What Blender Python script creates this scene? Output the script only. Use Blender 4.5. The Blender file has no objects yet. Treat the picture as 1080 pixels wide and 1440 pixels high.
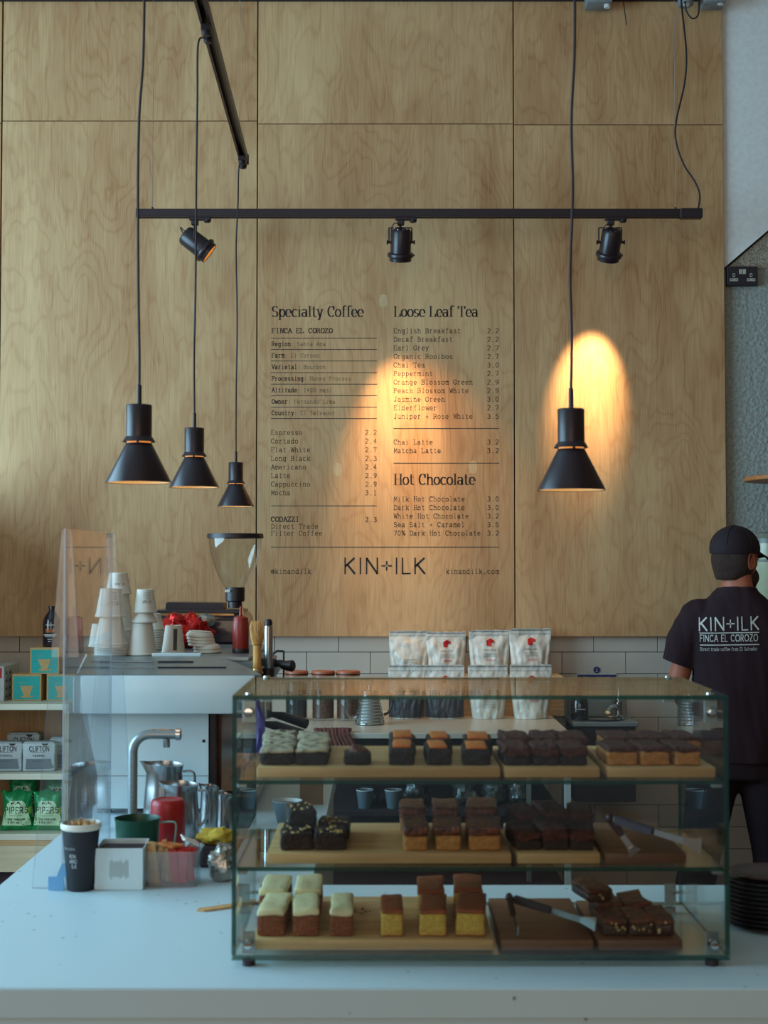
import bpy, bmesh, math, random
from mathutils import Vector, Matrix, noise
from mathutils.bvhtree import BVHTree
R = math.radians
PI = math.pi
S = bpy.context.scene
COL = S.collection

# ------------------------------------------------------------------ camera
CAM_Z = 1.66
TH = math.atan(70 / 2000)
cd = bpy.data.cameras.new('camera')
cam = bpy.data.objects.new('camera', cd)
COL.objects.link(cam)
cam.location = (0, 0, CAM_Z)
cam.rotation_euler = (PI / 2 + TH, 0, 0)
cd.sensor_fit = 'VERTICAL'
cd.sensor_height = 36
cd.lens = 50
cd.clip_start = 0.05
cd.dof.use_dof = True
cd.dof.focus_distance = 6.6
cd.dof.aperture_fstop = 7.0
S.camera = cam

# ------------------------------------------------------------------ world, daylight, fill, exposure
W = bpy.data.worlds.new('world')
S.world = W
W.use_nodes = True
W.node_tree.nodes['Background'].inputs[0].default_value = (0.7, 0.72, 0.75, 1)
W.node_tree.nodes['Background'].inputs[1].default_value = 0.3


def area(name, loc, target, sx, sy, power, col, spread=180):
    l = bpy.data.lights.new(name, 'AREA')
    l.shape = 'RECTANGLE'
    l.size = sx
    l.size_y = sy
    l.energy = power
    l.color = col
    l.spread = R(spread)
    o = bpy.data.objects.new(name, l)
    COL.objects.link(o)
    o.location = loc
    o.rotation_euler = (Vector(target) - Vector(loc)).to_track_quat('-Z', 'Y').to_euler()
    return o


# cool daylight from the left shop window, plus a warm fill behind the camera
area('daylight_and_fill', (-4.35, 3.3, 2.35), (0, 3.3, 2.1), 4.4, 2.7, 385, (0.45, 0.77, 1.0))
area('daylight_and_fill', (-1.2, -3.4, 2.5), (-1.2, 6, 2.2), 4.4, 3.0, 74, (1.0, 0.76, 0.56))  # fill lamp added at the street front to warm the right side
S.view_settings.view_transform = 'Standard'
S.view_settings.look = 'None'
S.view_settings.gamma = 1.0
S.view_settings.use_curve_mapping = False
S.view_settings.exposure = 0.0
S.cycles.max_bounces = 10
S.cycles.transparent_max_bounces = 32
S.cycles.sample_clamp_indirect = 4
S.cycles.caustics_reflective = False
S.cycles.caustics_refractive = False


# ------------------------------------------------------------------ measuring helpers (photo pixel + depth -> metres)
def _dir(px, py):
    a = (px - 540) / 2000
    b = (720 - py) / 2000
    return Vector((a, math.cos(TH) - b * math.sin(TH), math.sin(TH) + b * math.cos(TH)))


def P(px, py, Y):
    d = _dir(px, py)
    t = Y / d.y
    return Vector((d.x * t, Y, CAM_Z + d.z * t))


def G(px, py, z):
    d = _dir(px, py)
    t = (z - CAM_Z) / d.z
    return Vector((d.x * t, d.y * t, z))


# ------------------------------------------------------------------ materials
def lin(c):
    return tuple(((x / 255) / 12.92 if x / 255 < 0.04045 else ((x / 255 + 0.055) / 1.055) ** 2.4) for x in c)


MATS = {}


def new_mat(name):
    m = bpy.data.materials.new(name)
    m.use_nodes = True
    nt = m.node_tree
    for n in list(nt.nodes):
        nt.nodes.remove(n)
    out = nt.nodes.new('ShaderNodeOutputMaterial')
    MATS[name] = m
    return m, nt, out


def pm(name, rgb, rough=0.5, metal=0.0, vary=0.12, scale=30, bump=0.0, bscale=None, stretch=(1, 1, 1), rgb2=None,
       emit=None, estr=0, spec=0.5, coat=0, trans=0, aniso=0, sss=0, thr=(0.35, 0.65), detail=3):
    m, nt, out = new_mat(name)
    N, L = nt.nodes, nt.links
    b = N.new('ShaderNodeBsdfPrincipled')
    L.new(b.outputs[0], out.inputs[0])
    c = lin(rgb)
    b.inputs['Roughness'].default_value = rough
    b.inputs['Metallic'].default_value = metal
    b.inputs['Specular IOR Level'].default_value = spec
    b.inputs['Coat Weight'].default_value = coat
    b.inputs['Transmission Weight'].default_value = trans
    b.inputs['Anisotropic'].default_value = aniso
    b.inputs['Subsurface Weight'].default_value = sss
    b.inputs['Subsurface Scale'].default_value = 0.01
    tc = N.new('ShaderNodeTexCoord')
    mp = N.new('ShaderNodeMapping')
    mp.inputs['Scale'].default_value = stretch
    L.new(tc.outputs['Object'], mp.inputs[0])
    no = N.new('ShaderNodeTexNoise')
    no.inputs['Scale'].default_value = scale
    no.inputs['Detail'].default_value = detail
    L.new(mp.outputs[0], no.inputs['Vector'])
    cr = N.new('ShaderNodeValToRGB')
    cr.color_ramp.elements[0].position = thr[0]
    cr.color_ramp.elements[1].position = thr[1]
    c2 = lin(rgb2) if rgb2 else tuple(min(1, x * (1 + vary)) for x in c)
    c1 = c if rgb2 else tuple(x * (1 - vary) for x in c)
    cr.color_ramp.elements[0].color = (*c1, 1)
    cr.color_ramp.elements[1].color = (*c2, 1)
    L.new(no.outputs[0], cr.inputs[0])
    L.new(cr.outputs[0], b.inputs['Base Color'])
    if bump:
        n2 = N.new('ShaderNodeTexNoise')
        n2.inputs['Scale'].default_value = bscale or scale
        n2.inputs['Detail'].default_value = 4
        L.new(mp.outputs[0], n2.inputs['Vector'])
        bp = N.new('ShaderNodeBump')
        bp.inputs['Strength'].default_value = bump
        bp.inputs['Distance'].default_value = 0.01
        L.new(n2.outputs[0], bp.inputs['Height'])
        L.new(bp.outputs[0], b.inputs['Normal'])
    if emit:
        b.inputs['Emission Color'].default_value = (*lin(emit), 1)
        b.inputs['Emission Strength'].default_value = estr
    return m


def glass_mat(name, tint=(1, 1, 1), ior=1.5, rough=0.0, haze=0.0, hazecol=(0.7, 0.8, 0.85), refl=1.0):
    m, nt, out = new_mat(name)
    N, L = nt.nodes, nt.links
    g = N.new('ShaderNodeNewGeometry')
    mr = N.new('ShaderNodeMapRange')
    mr.inputs['To Min'].default_value = ior
    mr.inputs['To Max'].default_value = 1 / ior
    L.new(g.outputs['Backfacing'], mr.inputs['Value'])
    fr = N.new('ShaderNodeFresnel')
    L.new(mr.outputs[0], fr.inputs['IOR'])
    mul = N.new('ShaderNodeMath')
    mul.operation = 'MULTIPLY'
    mul.inputs[1].default_value = refl
    L.new(fr.outputs[0], mul.inputs[0])
    t = N.new('ShaderNodeBsdfTransparent')
    t.inputs[0].default_value = (*tint, 1)
    gl = N.new('ShaderNodeBsdfGlossy')
    gl.inputs['Roughness'].default_value = rough
    base = t
    if haze:
        d = N.new('ShaderNodeBsdfDiffuse')
        d.inputs[0].default_value = (*hazecol, 1)
        mh = N.new('ShaderNodeMixShader')
        mh.inputs[0].default_value = haze
        L.new(t.outputs[0], mh.inputs[1])
        L.new(d.outputs[0], mh.inputs[2])
        base = mh
    mx = N.new('ShaderNodeMixShader')
    L.new(mul.outputs[0], mx.inputs[0])
    L.new(base.outputs[0], mx.inputs[1])
    L.new(gl.outputs[0], mx.inputs[2])
    L.new(mx.outputs[0], out.inputs[0])
    return m


def plywood(name, a, b, dark, rough=0.55, zs=0.16, per_object=True, gain=1.0, sheen=0.4):
    """birch ply: contour-like cathedral figure, fine vertical fibre, blotches and rare pin knots"""
    m, nt, out = new_mat(name)
    N, L = nt.nodes, nt.links
    bs = N.new('ShaderNodeBsdfPrincipled')
    L.new(bs.outputs[0], out.inputs[0])
    bs.inputs['Roughness'].default_value = rough
    bs.inputs['Specular IOR Level'].default_value = sheen
    tc = N.new('ShaderNodeTexCoord')
    oi = N.new('ShaderNodeObjectInfo')
    mulr = N.new('ShaderNodeVectorMath')
    mulr.operation = 'SCALE'
    mulr.inputs[0].default_value = (17, 5, 29)
    L.new(oi.outputs['Random'], mulr.inputs['Scale'])
    add = N.new('ShaderNodeVectorMath')
    add.operation = 'ADD'
    L.new(tc.outputs['Object'], add.inputs[0])
    L.new(mulr.outputs[0], add.inputs[1])

    def mapped(sc):
        mp = N.new('ShaderNodeMapping')
        mp.inputs['Scale'].default_value = sc
        L.new(add.outputs[0], mp.inputs[0])
        return mp

    def nz(sc, scale, detail, dist=0):
        n = N.new('ShaderNodeTexNoise')
        n.inputs['Scale'].default_value = scale
        n.inputs['Detail'].default_value = detail
        n.inputs['Distortion'].default_value = dist
        L.new(mapped(sc).outputs[0], n.inputs['Vector'])
        return n.outputs[0]

    def math_(op, x, y=None):
        n = N.new('ShaderNodeMath')
        n.operation = op
        for i, v in enumerate((x, y)):
            if v is None:
                continue
            if isinstance(v, (int, float)):
                n.inputs[i].default_value = v
            else:
                L.new(v, n.inputs[i])
        return n.outputs[0]

    fig = nz((1.0, 1.0, zs * 1.9), 3.0, 3.5, 0.25)
    ring = math_('SINE', math_('MULTIPLY', fig, 120.0))
    ring = math_('MULTIPLY', math_('ADD', ring, 1.0), 0.5)
    ring = math_('POWER', ring, 5.0)
    fibre = nz((1, 1, 0.035), 190, 3)
    blot = nz((1, 1, 0.45), 2.2, 4, 0.8)
    strk = nz((1, 1, 0.1), 9, 4, 0.2)
    v = math_('ADD', math_('MULTIPLY', ring, -0.085), math_('MULTIPLY', fibre, 0.40))
    v = math_('ADD', v, math_('MULTIPLY', blot, 0.74))
    v = math_('ADD', v, math_('MULTIPLY', strk, 0.36))
    cr = N.new('ShaderNodeValToRGB')
    e = cr.color_ramp.elements
    e[0].position = 0.40
    e[0].color = (*[x * gain for x in a], 1)
    e[1].position = 1.0
    e[1].color = (*[x * gain for x in b], 1)
    L.new(v, cr.inputs[0])
    # pin knots / dark flecks, elongated along the grain
    vo = N.new('ShaderNodeTexVoronoi')
    vo.inputs['Scale'].default_value = 3.2
    L.new(mapped((1, 1, 0.42)).outputs[0], vo.inputs['Vector'])
    k = N.new('ShaderNodeMapRange')
    k.inputs['From Min'].default_value = 0.016
    k.inputs['From Max'].default_value = 0.034
    k.inputs['To Min'].default_value = 0.75
    k.inputs['To Max'].default_value = 0.0
    L.new(vo.outputs['Distance'], k.inputs['Value'])
    mx = N.new('ShaderNodeMix')
    mx.data_type = 'RGBA'
    L.new(k.outputs[0], mx.inputs['Factor'])
    L.new(cr.outputs[0], mx.inputs[6])
    mx.inputs[7].default_value = (*dark, 1)
    L.new(mx.outputs[2], bs.inputs['Base Color'])
    bp = N.new('ShaderNodeBump')
    bp.inputs['Strength'].default_value = 0.06
    bp.inputs['Distance'].default_value = 0.004
    L.new(fibre, bp.inputs['Height'])
    L.new(bp.outputs[0], bs.inputs['Normal'])
    return m


# ------------------------------------------------------------------ mesh builder
class MB:
    def __init__(s):
        s.bm = bmesh.new()
        s.mi = 0

    def _tag(s, faces):
        for f in faces:
            f.material_index = s.mi

    def box(s, x0, x1, y0, y1, z0, z1, bev=0.0, seg=1, rot=None, piv=None):
        n0 = set(s.bm.faces)
        r = bmesh.ops.create_cube(s.bm, size=1)
        vs = r['verts']
        for v in vs:
            v.co = Vector(((x0 + x1) / 2 + v.co.x * (x1 - x0), (y0 + y1) / 2 + v.co.y * (y1 - y0),
                           (z0 + z1) / 2 + v.co.z * (z1 - z0)))
        if rot is not None:
            pv = Vector(piv) if piv else Vector(((x0 + x1) / 2, (y0 + y1) / 2, (z0 + z1) / 2))
            for v in vs:
                v.co = pv + rot @ (v.co - pv)
        if bev > 0:
            es = list({e for v in vs for e in v.link_edges})
            bmesh.ops.bevel(s.bm, geom=es, offset=bev, segments=seg, affect='EDGES', profile=0.5)
        s._tag([f for f in s.bm.faces if f not in n0])
        return s

    def lathe(s, prof, c=(0, 0, 0), seg=32, M=None, cap0=False, cap1=False):
        c = Vector(c)
        rings = []
        for (r, z) in prof:
            if r <= 1e-6:
                p = Vector((0, 0, z))
                rings.append([s.bm.verts.new(c + (M @ p if M else p))])
            else:
                ring = []
                for i in range(seg):
                    a = 2 * PI * i / seg
                    p = Vector((r * math.cos(a), r * math.sin(a), z))
                    ring.append(s.bm.verts.new(c + (M @ p if M else p)))
                rings.append(ring)
        fs = []
        for A, B in zip(rings, rings[1:]):
            if len(A) == 1 and len(B) == 1:
                continue
            for i in range(seg):
                j = (i + 1) % seg
                if len(A) == 1:
                    fs.append(s.bm.faces.new((A[0], B[j], B[i])))
                elif len(B) == 1:
                    fs.append(s.bm.faces.new((A[i], A[j], B[0])))
                else:
                    fs.append(s.bm.faces.new((A[i], A[j], B[j], B[i])))
        if cap0 and len(rings[0]) > 1:
            fs.append(s.bm.faces.new(list(reversed(rings[0]))))
        if cap1 and len(rings[-1]) > 1:
            fs.append(s.bm.faces.new(rings[-1]))
        s._tag(fs)
        return s

    def tube(s, pts, r, seg=10, caps=True):
        pts = [Vector(p) for p in pts]
        rs = r if isinstance(r, (list, tuple)) else [r] * len(pts)
        rings = []
        up = Vector((0.013, 0.02, 1))
        for i, p in enumerate(pts):
            t = (pts[min(i + 1, len(pts) - 1)] - pts[max(i - 1, 0)]).normalized()
            if i == 0:
                n = t.cross(up)
                if n.length < 0.1:
                    n = t.cross(Vector((1, 0, 0)))
                n.normalize()
            else:
                n = (n - t * n.dot(t)).normalized()
            b = t.cross(n)
            rings.append([s.bm.verts.new(p + (n * math.cos(2 * PI * k / seg) + b * math.sin(2 * PI * k / seg)) * rs[i])
                          for k in range(seg)])
        fs = []
        for A, B in zip(rings, rings[1:]):
            for k in range(seg):
                j = (k + 1) % seg
                fs.append(s.bm.faces.new((A[k], A[j], B[j], B[k])))
        if caps:
            fs.append(s.bm.faces.new(list(reversed(rings[0]))))
            fs.append(s.bm.faces.new(rings[-1]))
        s._tag(fs)
        return s

    def prism(s, poly, y0, y1, axis='y'):
        """poly in (x,z) extruded along y, or (y,z) along x, or (x,y) along z"""
        def mk(a, b, t):
            return {'y': (a, t, b), 'x': (t, a, b), 'z': (a, b, t)}[axis]
        A = [s.bm.verts.new(mk(a, b, y0)) for a, b in poly]
        B = [s.bm.verts.new(mk(a, b, y1)) for a, b in poly]
        fs = [s.bm.faces.new(A), s.bm.faces.new(list(reversed(B)))]
        n = len(poly)
        for i in range(n):
            j = (i + 1) % n
            fs.append(s.bm.faces.new((A[i], B[i], B[j], A[j])))
        s._tag(fs)
        return s

    def ball(s, c, rx, ry=None, rz=None, u=14, v=10, M=None):
        ry = ry or rx
        rz = rz or rx
        prof = [(math.sin(PI * i / v), -math.cos(PI * i / v)) for i in range(v + 1)]
        prof[0] = (0, -1)
        prof[-1] = (0, 1)
        D = Matrix.Diagonal((rx, ry, rz))
        return s.lathe(prof, c, u, (M @ D) if M else D)

    def quad(s, a, b, c, d):
        s._tag([s.bm.faces.new([s.bm.verts.new(p) for p in (a, b, c, d)])])
        return s

    def poly(s, pts):
        s._tag([s.bm.faces.new([s.bm.verts.new(p) for p in pts])])
        return s

    def jitter(s, amp, freq=40, seed=0):
        for v in s.bm.verts:
            v.co += noise.noise_vector(v.co * freq + Vector((seed * 3.7, seed * 1.3, seed))) * amp
        return s

    def cut(s, n):
        bmesh.ops.subdivide_edges(s.bm, edges=s.bm.edges[:], cuts=n, use_grid_fill=True)
        return s

    def xf(s, M):
        for v in s.bm.verts:
            v.co = M @ v.co
        return s

    def build(s, name, mat, parent=None, off=None, loc=None, smooth=35, normals=True):
        if normals:
            bmesh.ops.recalc_face_normals(s.bm, faces=s.bm.faces[:])
        o_ = off
        if o_ is None and parent is not None:
            o_ = LOC.get(parent.name)
        if o_ is None and loc is not None:
            o_ = Vector(loc)
        if o_ is not None and (parent is None or not parent.get('_local')):
            for v in s.bm.verts:
                v.co -= o_
        me = bpy.data.meshes.new(name)
        s.bm.to_mesh(me)
        s.bm.free()
        for mm in (mat if isinstance(mat, (list, tuple)) else [mat]):
            me.materials.append(MATS[mm] if isinstance(mm, str) else mm)
        if smooth:
            me.shade_smooth() if hasattr(me, 'shade_smooth') else None
            me.set_sharp_from_angle(angle=R(smooth))
        ob = bpy.data.objects.new(name, me)
        COL.objects.link(ob)
        if parent:
            ob.parent = parent
            if parent.name in LOC and not parent.get('_local'):
                LOC[ob.name] = LOC[parent.name]
            if parent.get('_local'):
                ob['_local'] = 1
        if loc is not None and parent is None:
            ob.location = loc
            LOC[ob.name] = Vector(loc)
        return ob


LOC = {}


def tag(o, label, cat, group=None, kind=None):
    if label:
        o['label'] = label
    if cat:
        o['category'] = cat
    if group:
        o['group'] = group
    if kind:
        o['kind'] = kind
    return o


def thing(name, label, cat, loc=(0, 0, 0), rz=0, group=None, local=False):
    """an Empty at the thing's base; local=True: its parts are modelled about the origin"""
    o = bpy.data.objects.new(name, None)
    o.empty_display_size = 0.05
    COL.objects.link(o)
    o.location = loc
    o.rotation_euler = (0, 0, rz)
    LOC[o.name] = Vector(loc)
    if local:
        o['_local'] = 1
    return tag(o, label, cat, group)


def struct(o):
    o['kind'] = 'structure'
    return o


def dup(root, loc=None, rz=None, label=None, group=None, scale=None):
    def rec(o, par):
        c = o.copy()
        COL.objects.link(c)
        if par:
            c.parent = par
        for ch in KIDS(o):
            rec(ch, c)
        return c
    r = rec(root, None)
    if loc is not None:
        r.location = loc
    if rz is not None:
        r.rotation_euler = (0, 0, rz)
    if scale is not None:
        r.scale = scale
    if label:
        r['label'] = label
    if group:
        r['group'] = group
    return r


def KIDS(o):
    return [c for c in list(COL.objects) if c.parent == o]


# ------------------------------------------------------------------ materials used
BIRCH = (0.60, 0.46, 0.30)
plywood('birch_ply', lin((156, 102, 58)), lin((217, 178, 130)), lin((84, 46, 28)))
pm('ply_edge', (190, 160, 120), 0.6, vary=0.15, scale=60, stretch=(0.1, 0.1, 6))
pm('knot_plug', (200, 170, 126), 0.6, vary=0.08, scale=80, stretch=(1, 1, 0.1))
pm('black_print', (34, 26, 28), 0.6, vary=0.02)
pm('tile_glaze', (202, 190, 176), 0.16, vary=0.05, scale=2.5, bump=0.02, bscale=14, coat=0.3)
pm('grout', (52, 46, 50), 0.9, vary=0.1)
pm('plaster_smooth', (236, 238, 236), 0.8, vary=0.04, scale=40, bump=0.12, bscale=90)
pm('plaster_rough', (158, 164, 158), 0.85, vary=0.16, scale=60, bump=1.0, bscale=55)
pm('plaster_stipple', (170, 158, 140), 0.7, vary=0.45, scale=160, bump=1.0, bscale=160)
pm('warm_paint', (138, 104, 78), 0.8, vary=0.04)
pm('floor_concrete', (116, 88, 66), 0.6, vary=0.12, scale=3, bump=0.1)
pm('ceiling_paint', (206, 206, 202), 0.9, vary=0.03)
pm('wall_paint', (190, 190, 186), 0.85, vary=0.03)
pm('dark_paint', (48, 42, 46), 0.8, vary=0.05)
pm('frame_paint', (54, 54, 58), 0.5)
pm('black_metal', (38, 25, 30), 0.38, vary=0.06, scale=60)
pm('black_satin', (40, 28, 34), 0.33, vary=0.04)
pm('black_plastic', (38, 26, 31), 0.45, vary=0.05)
pm('black_gloss', (34, 22, 27), 0.18, vary=0.05, coat=0.4)
pm('cable_black', (38, 25, 30), 0.6, vary=0.05)
pm('shade_inner', (236, 214, 170), 0.5, vary=0.03)
pm('grey_plastic', (128, 134, 136), 0.5, vary=0.05)
pm('white_plastic', (214, 214, 208), 0.4, vary=0.03)
pm('steel', (176, 178, 178), 0.24, metal=1, vary=0.05, scale=4)
pm('steel_brushed', (150, 162, 166), 0.36, metal=0.75, vary=0.08, scale=300, stretch=(0.02, 1, 1))
pm('chrome', (210, 212, 212), 0.08, metal=1, vary=0.02)
pm('brass', (200, 150, 90), 0.3, metal=1)
pm('gold_reflector', (230, 170, 90), 0.3, metal=0.7, emit=(255, 160, 70), estr=0.5)
pm('enamel_white', (206, 224, 226), 0.32, vary=0.02, scale=3, coat=0.2)
pm('enamel_grey', (122, 134, 136), 0.4, vary=0.03)
pm('paper_white', (222, 218, 206), 0.7, vary=0.03)
pm('paper_kraft', (190, 152, 98), 0.75, vary=0.1, scale=80)
pm('teal_print', (24, 160, 150), 0.6, vary=0.04)
pm('stripe_grey', (70, 78, 70), 0.7)
pm('lid_white', (226, 222, 208), 0.35, vary=0.03)
pm('red_foil', (190, 28, 22), 0.22, metal=0.55, vary=0.3, scale=30, bump=0.6, bscale=30)
pm('silver_foil', (168, 168, 160), 0.22, metal=0.85, vary=0.3, scale=30, bump=0.5, bscale=40)
pm('sauce_red', (158, 46, 36), 0.35, vary=0.08)
pm('bamboo', (214, 158, 84), 0.5, vary=0.18, scale=50, stretch=(6, 6, 0.3))
pm('beans_brown', (96, 52, 30), 0.5, vary=0.6, scale=160)
pm('copper_lid', (176, 98, 62), 0.45, vary=0.12, scale=20, stretch=(0.3, 3, 1))
pm('pouch_white', (212, 208, 196), 0.36, vary=0.04, scale=12, bump=0.5, bscale=22)
pm('pouch_silver', (150, 152, 150), 0.36, metal=0.25, vary=0.08, scale=12, bump=0.3, bscale=22)
pm('pouch_dark', (58, 58, 66), 0.45, vary=0.08)
pm('red_print', (190, 26, 26), 0.6, vary=0.03)
pm('grey_print', (120, 112, 104), 0.7, vary=0.03)
pm('clifton_light', (176, 182, 180), 0.45, vary=0.04, bump=0.2, bscale=20)
pm('clifton_dark', (104, 112, 116), 0.45, vary=0.04)
pm('crisp_green', (24, 132, 72), 0.3, vary=0.12, scale=18, bump=0.4, bscale=20, metal=0.15)
pm('crisp_pale', (196, 224, 176), 0.4, vary=0.05, scale=18)
pm('crisp_lime', (150, 196, 84), 0.4, vary=0.05, scale=18)
pm('shelf_birch', (205, 186, 150), 0.55, vary=0.1, scale=8, stretch=(0.3, 3, 6))
pm('shelf_birch_edge', (212, 204, 180), 0.5, vary=0.08, scale=30, stretch=(0.1, 1, 20))
pm('dark_and_shade', (52, 38, 44), 0.8, vary=0.05)  # dark tone for painted-in shade in hollows and for plainly dark parts
pm('worktop_white', (196, 190, 176), 0.3, vary=0.03)
pm('board_wood', (200, 160, 108), 0.5, vary=0.16, scale=14, stretch=(0.4, 4, 8), bump=0.05)
pm('board_dark', (112, 70, 46), 0.5, vary=0.18, scale=14, stretch=(0.4, 4, 8), bump=0.05)
pm('carrot_sponge', (140, 72, 34), 0.85, vary=0.4, scale=170, bump=0.8, bscale=220)
pm('cream_icing', (236, 220, 172), 0.45, vary=0.05, scale=30, bump=0.2, bscale=60)
pm('lemon_sponge', (214, 172, 74), 0.85, vary=0.16, scale=170, bump=0.6, bscale=240)
pm('lemon_crust', (150, 66, 24), 0.6, vary=0.25, scale=60, bump=0.3, bscale=160)
pm('brownie_dark', (44, 24, 21), 0.75, vary=0.3, scale=120, bump=0.8, bscale=160)
pm('brownie_marble', (196, 184, 156), 0.5, vary=0.1, scale=60, rgb2=(74, 44, 32), thr=(0.5, 0.62), bump=0.4)
pm('orange_top', (214, 116, 44), 0.5, vary=0.2, scale=60, bump=0.3)
pm('nut_bits', (206, 170, 110), 0.7, vary=0.2, scale=100)
pm('tan_sponge', (188, 128, 66), 0.8, vary=0.2, scale=120, bump=0.6, bscale=200)
pm('dark_topping', (62, 28, 20), 0.45, vary=0.4, scale=70, rgb2=(128, 62, 32), bump=0.8, bscale=110)
pm('crumble_red', (84, 36, 26), 0.8, vary=0.4, scale=100, bump=1.0, bscale=130)
pm('flapjack', (146, 86, 48), 0.8, vary=0.35, scale=130, bump=1.0, bscale=150)
pm('choc_glossy', (56, 28, 21), 0.4, vary=0.3, scale=60, bump=0.5)
pm('skin', (178, 104, 78), 0.55, vary=0.06, scale=20, sss=0.1)
pm('hair', (58, 36, 28), 0.7, vary=0.3, scale=90, bump=0.8, bscale=160, stretch=(3, 3, 0.6))
pm('shirt_black', (49, 34, 39), 0.9, vary=0.06, scale=400, bump=0.1, bscale=500, spec=0.2)
pm('trouser_black', (46, 36, 41), 0.9, vary=0.08, scale=300, spec=0.2)
pm('cap_black', (46, 37, 42), 0.8, vary=0.06, scale=300, spec=0.25)
pm('shirt_print', (206, 204, 196), 0.7, vary=0.12, scale=200)
pm('eye_white', (220, 214, 205), 0.3)
pm('cup_black', (34, 33, 38), 0.6, vary=0.05)
pm('cup_print', (170, 176, 178), 0.6)
pm('stirrer_wood', (206, 160, 104), 0.7, vary=0.15, scale=60)
pm('green_pot', (14, 70, 50), 0.4, vary=0.06)
pm('wire_green', (120, 160, 140), 0.4, vary=0.04)
pm('red_lid', (170, 30, 30), 0.35, vary=0.05)
pm('sachet_red', (206, 44, 40), 0.5, vary=0.08)
pm('sachet_white', (226, 220, 208), 0.5, vary=0.05)
pm('cloth_yellow', (206, 176, 60), 0.8, vary=0.1, scale=60, bump=0.3)
pm('cup_glaze', (98, 118, 130), 0.35, vary=0.04)
pm('cup_inside', (206, 214, 212), 0.35, vary=0.03)
pm('purple_cloth', (120, 108, 190), 0.6, vary=0.1, scale=10)
pm('blue_plastic', (30, 110, 190), 0.4)
pm('rust_cloth', (110, 52, 40), 0.85, vary=0.35, scale=60, bump=0.8, stretch=(4, 4, 1))
pm('kraft_card', (120, 92, 66), 0.8, vary=0.1)
pm('sign_blue', (34, 44, 104), 0.5, vary=0.03)
pm('sign_white', (188, 190, 186), 0.5)
pm('tape_blue', (110, 170, 214), 0.5, vary=0.05)
pm('socket_face', (58, 54, 62), 0.35, metal=0.4)
pm('socket_pale', (176, 176, 160), 0.4)
pm('shelf_orange_wood', (176, 112, 62), 0.5, vary=0.2, scale=30, stretch=(0.5, 2, 4))
pm('hopper_pale', (176, 180, 150), 0.25, vary=0.04)
pm('lid_grey', (112, 120, 110), 0.4)
pm('plate_black', (40, 28, 32), 0.3, vary=0.04, coat=0.2)
pm('clear_dark', (40, 44, 46), 0.2)
glass_mat('clear_glass', (0.955, 0.985, 0.972), 1.5)
glass_mat('thin_glass', (0.97, 0.98, 0.97), 1.45)
glass_mat('acrylic', (0.965, 0.98, 0.99), 1.49, haze=0.03)
glass_mat('plastic_film', (0.86, 0.9, 0.92), 1.5, rough=0.12, haze=0.12)
glass_mat('tub_plastic', (0.93, 0.94, 0.94), 1.45, rough=0.1, haze=0.10)
glass_mat('window_pane', (0.97, 0.98, 0.98), 1.5)
glass_mat('glass_edge', (0.07, 0.26, 0.23), 1.5, rough=0.15, haze=0.35, hazecol=(0.03, 0.14, 0.12))
glass_mat('acrylic_edge', (0.72, 0.80, 0.88), 1.5, rough=0.2, haze=0.6, hazecol=(0.60, 0.70, 0.80))


def terrazzo(name):
    m, nt, out = new_mat(name)
    N, L = nt.nodes, nt.links
    b = N.new('ShaderNodeBsdfPrincipled')
    L.new(b.outputs[0], out.inputs[0])
    b.inputs['Roughness'].default_value = 0.42
    b.inputs['Specular IOR Level'].default_value = 0.4
    tc = N.new('ShaderNodeTexCoord')
    vo = N.new('ShaderNodeTexVoronoi')
    vo.inputs['Scale'].default_value = 26
    L.new(tc.outputs['Object'], vo.inputs['Vector'])
    mr = N.new('ShaderNodeMapRange')
    mr.inputs['From Min'].default_value = 0.05
    mr.inputs['From Max'].default_value = 0.12
    mr.inputs['To Min'].default_value = 0.8
    mr.inputs['To Max'].default_value = 0.0
    L.new(vo.outputs['Distance'], mr.inputs['Value'])
    no = N.new('ShaderNodeTexNoise')
    no.inputs['Scale'].default_value = 5
    L.new(tc.outputs['Object'], no.inputs['Vector'])
    gt = N.new('ShaderNodeMath')
    gt.operation = 'GREATER_THAN'
    gt.inputs[1].default_value = 0.5
    L.new(no.outputs[0], gt.inputs[0])
    ml = N.new('ShaderNodeMath')
    ml.operation = 'MULTIPLY'
    L.new(gt.outputs[0], ml.inputs[0])
    L.new(mr.outputs[0], ml.inputs[1])
    mx = N.new('ShaderNodeMix')
    mx.data_type = 'RGBA'
    L.new(ml.outputs[0], mx.inputs['Factor'])
    mx.inputs[6].default_value = (*lin((200, 224, 230)), 1)
    mx.inputs[7].default_value = (*lin((96, 92, 92)), 1)
    L.new(mx.outputs[2], b.inputs['Base Color'])


terrazzo('counter_stone')

# ------------------------------------------------------------------ stroke lettering (slab/Didone and plain)
def _arc(cx, cy, rx, ry, a0, a1, n=9):
    n = max(3, int(abs(a1 - a0) / 28) + 1)
    return [(cx + rx * math.cos(R(a0 + (a1 - a0) * i / n)), cy + ry * math.sin(R(a0 + (a1 - a0) * i / n))) for i in range(n + 1)]


def _sf(x, y, h=0.9):
    return [(x - h, y), (x + h, y)]


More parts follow.
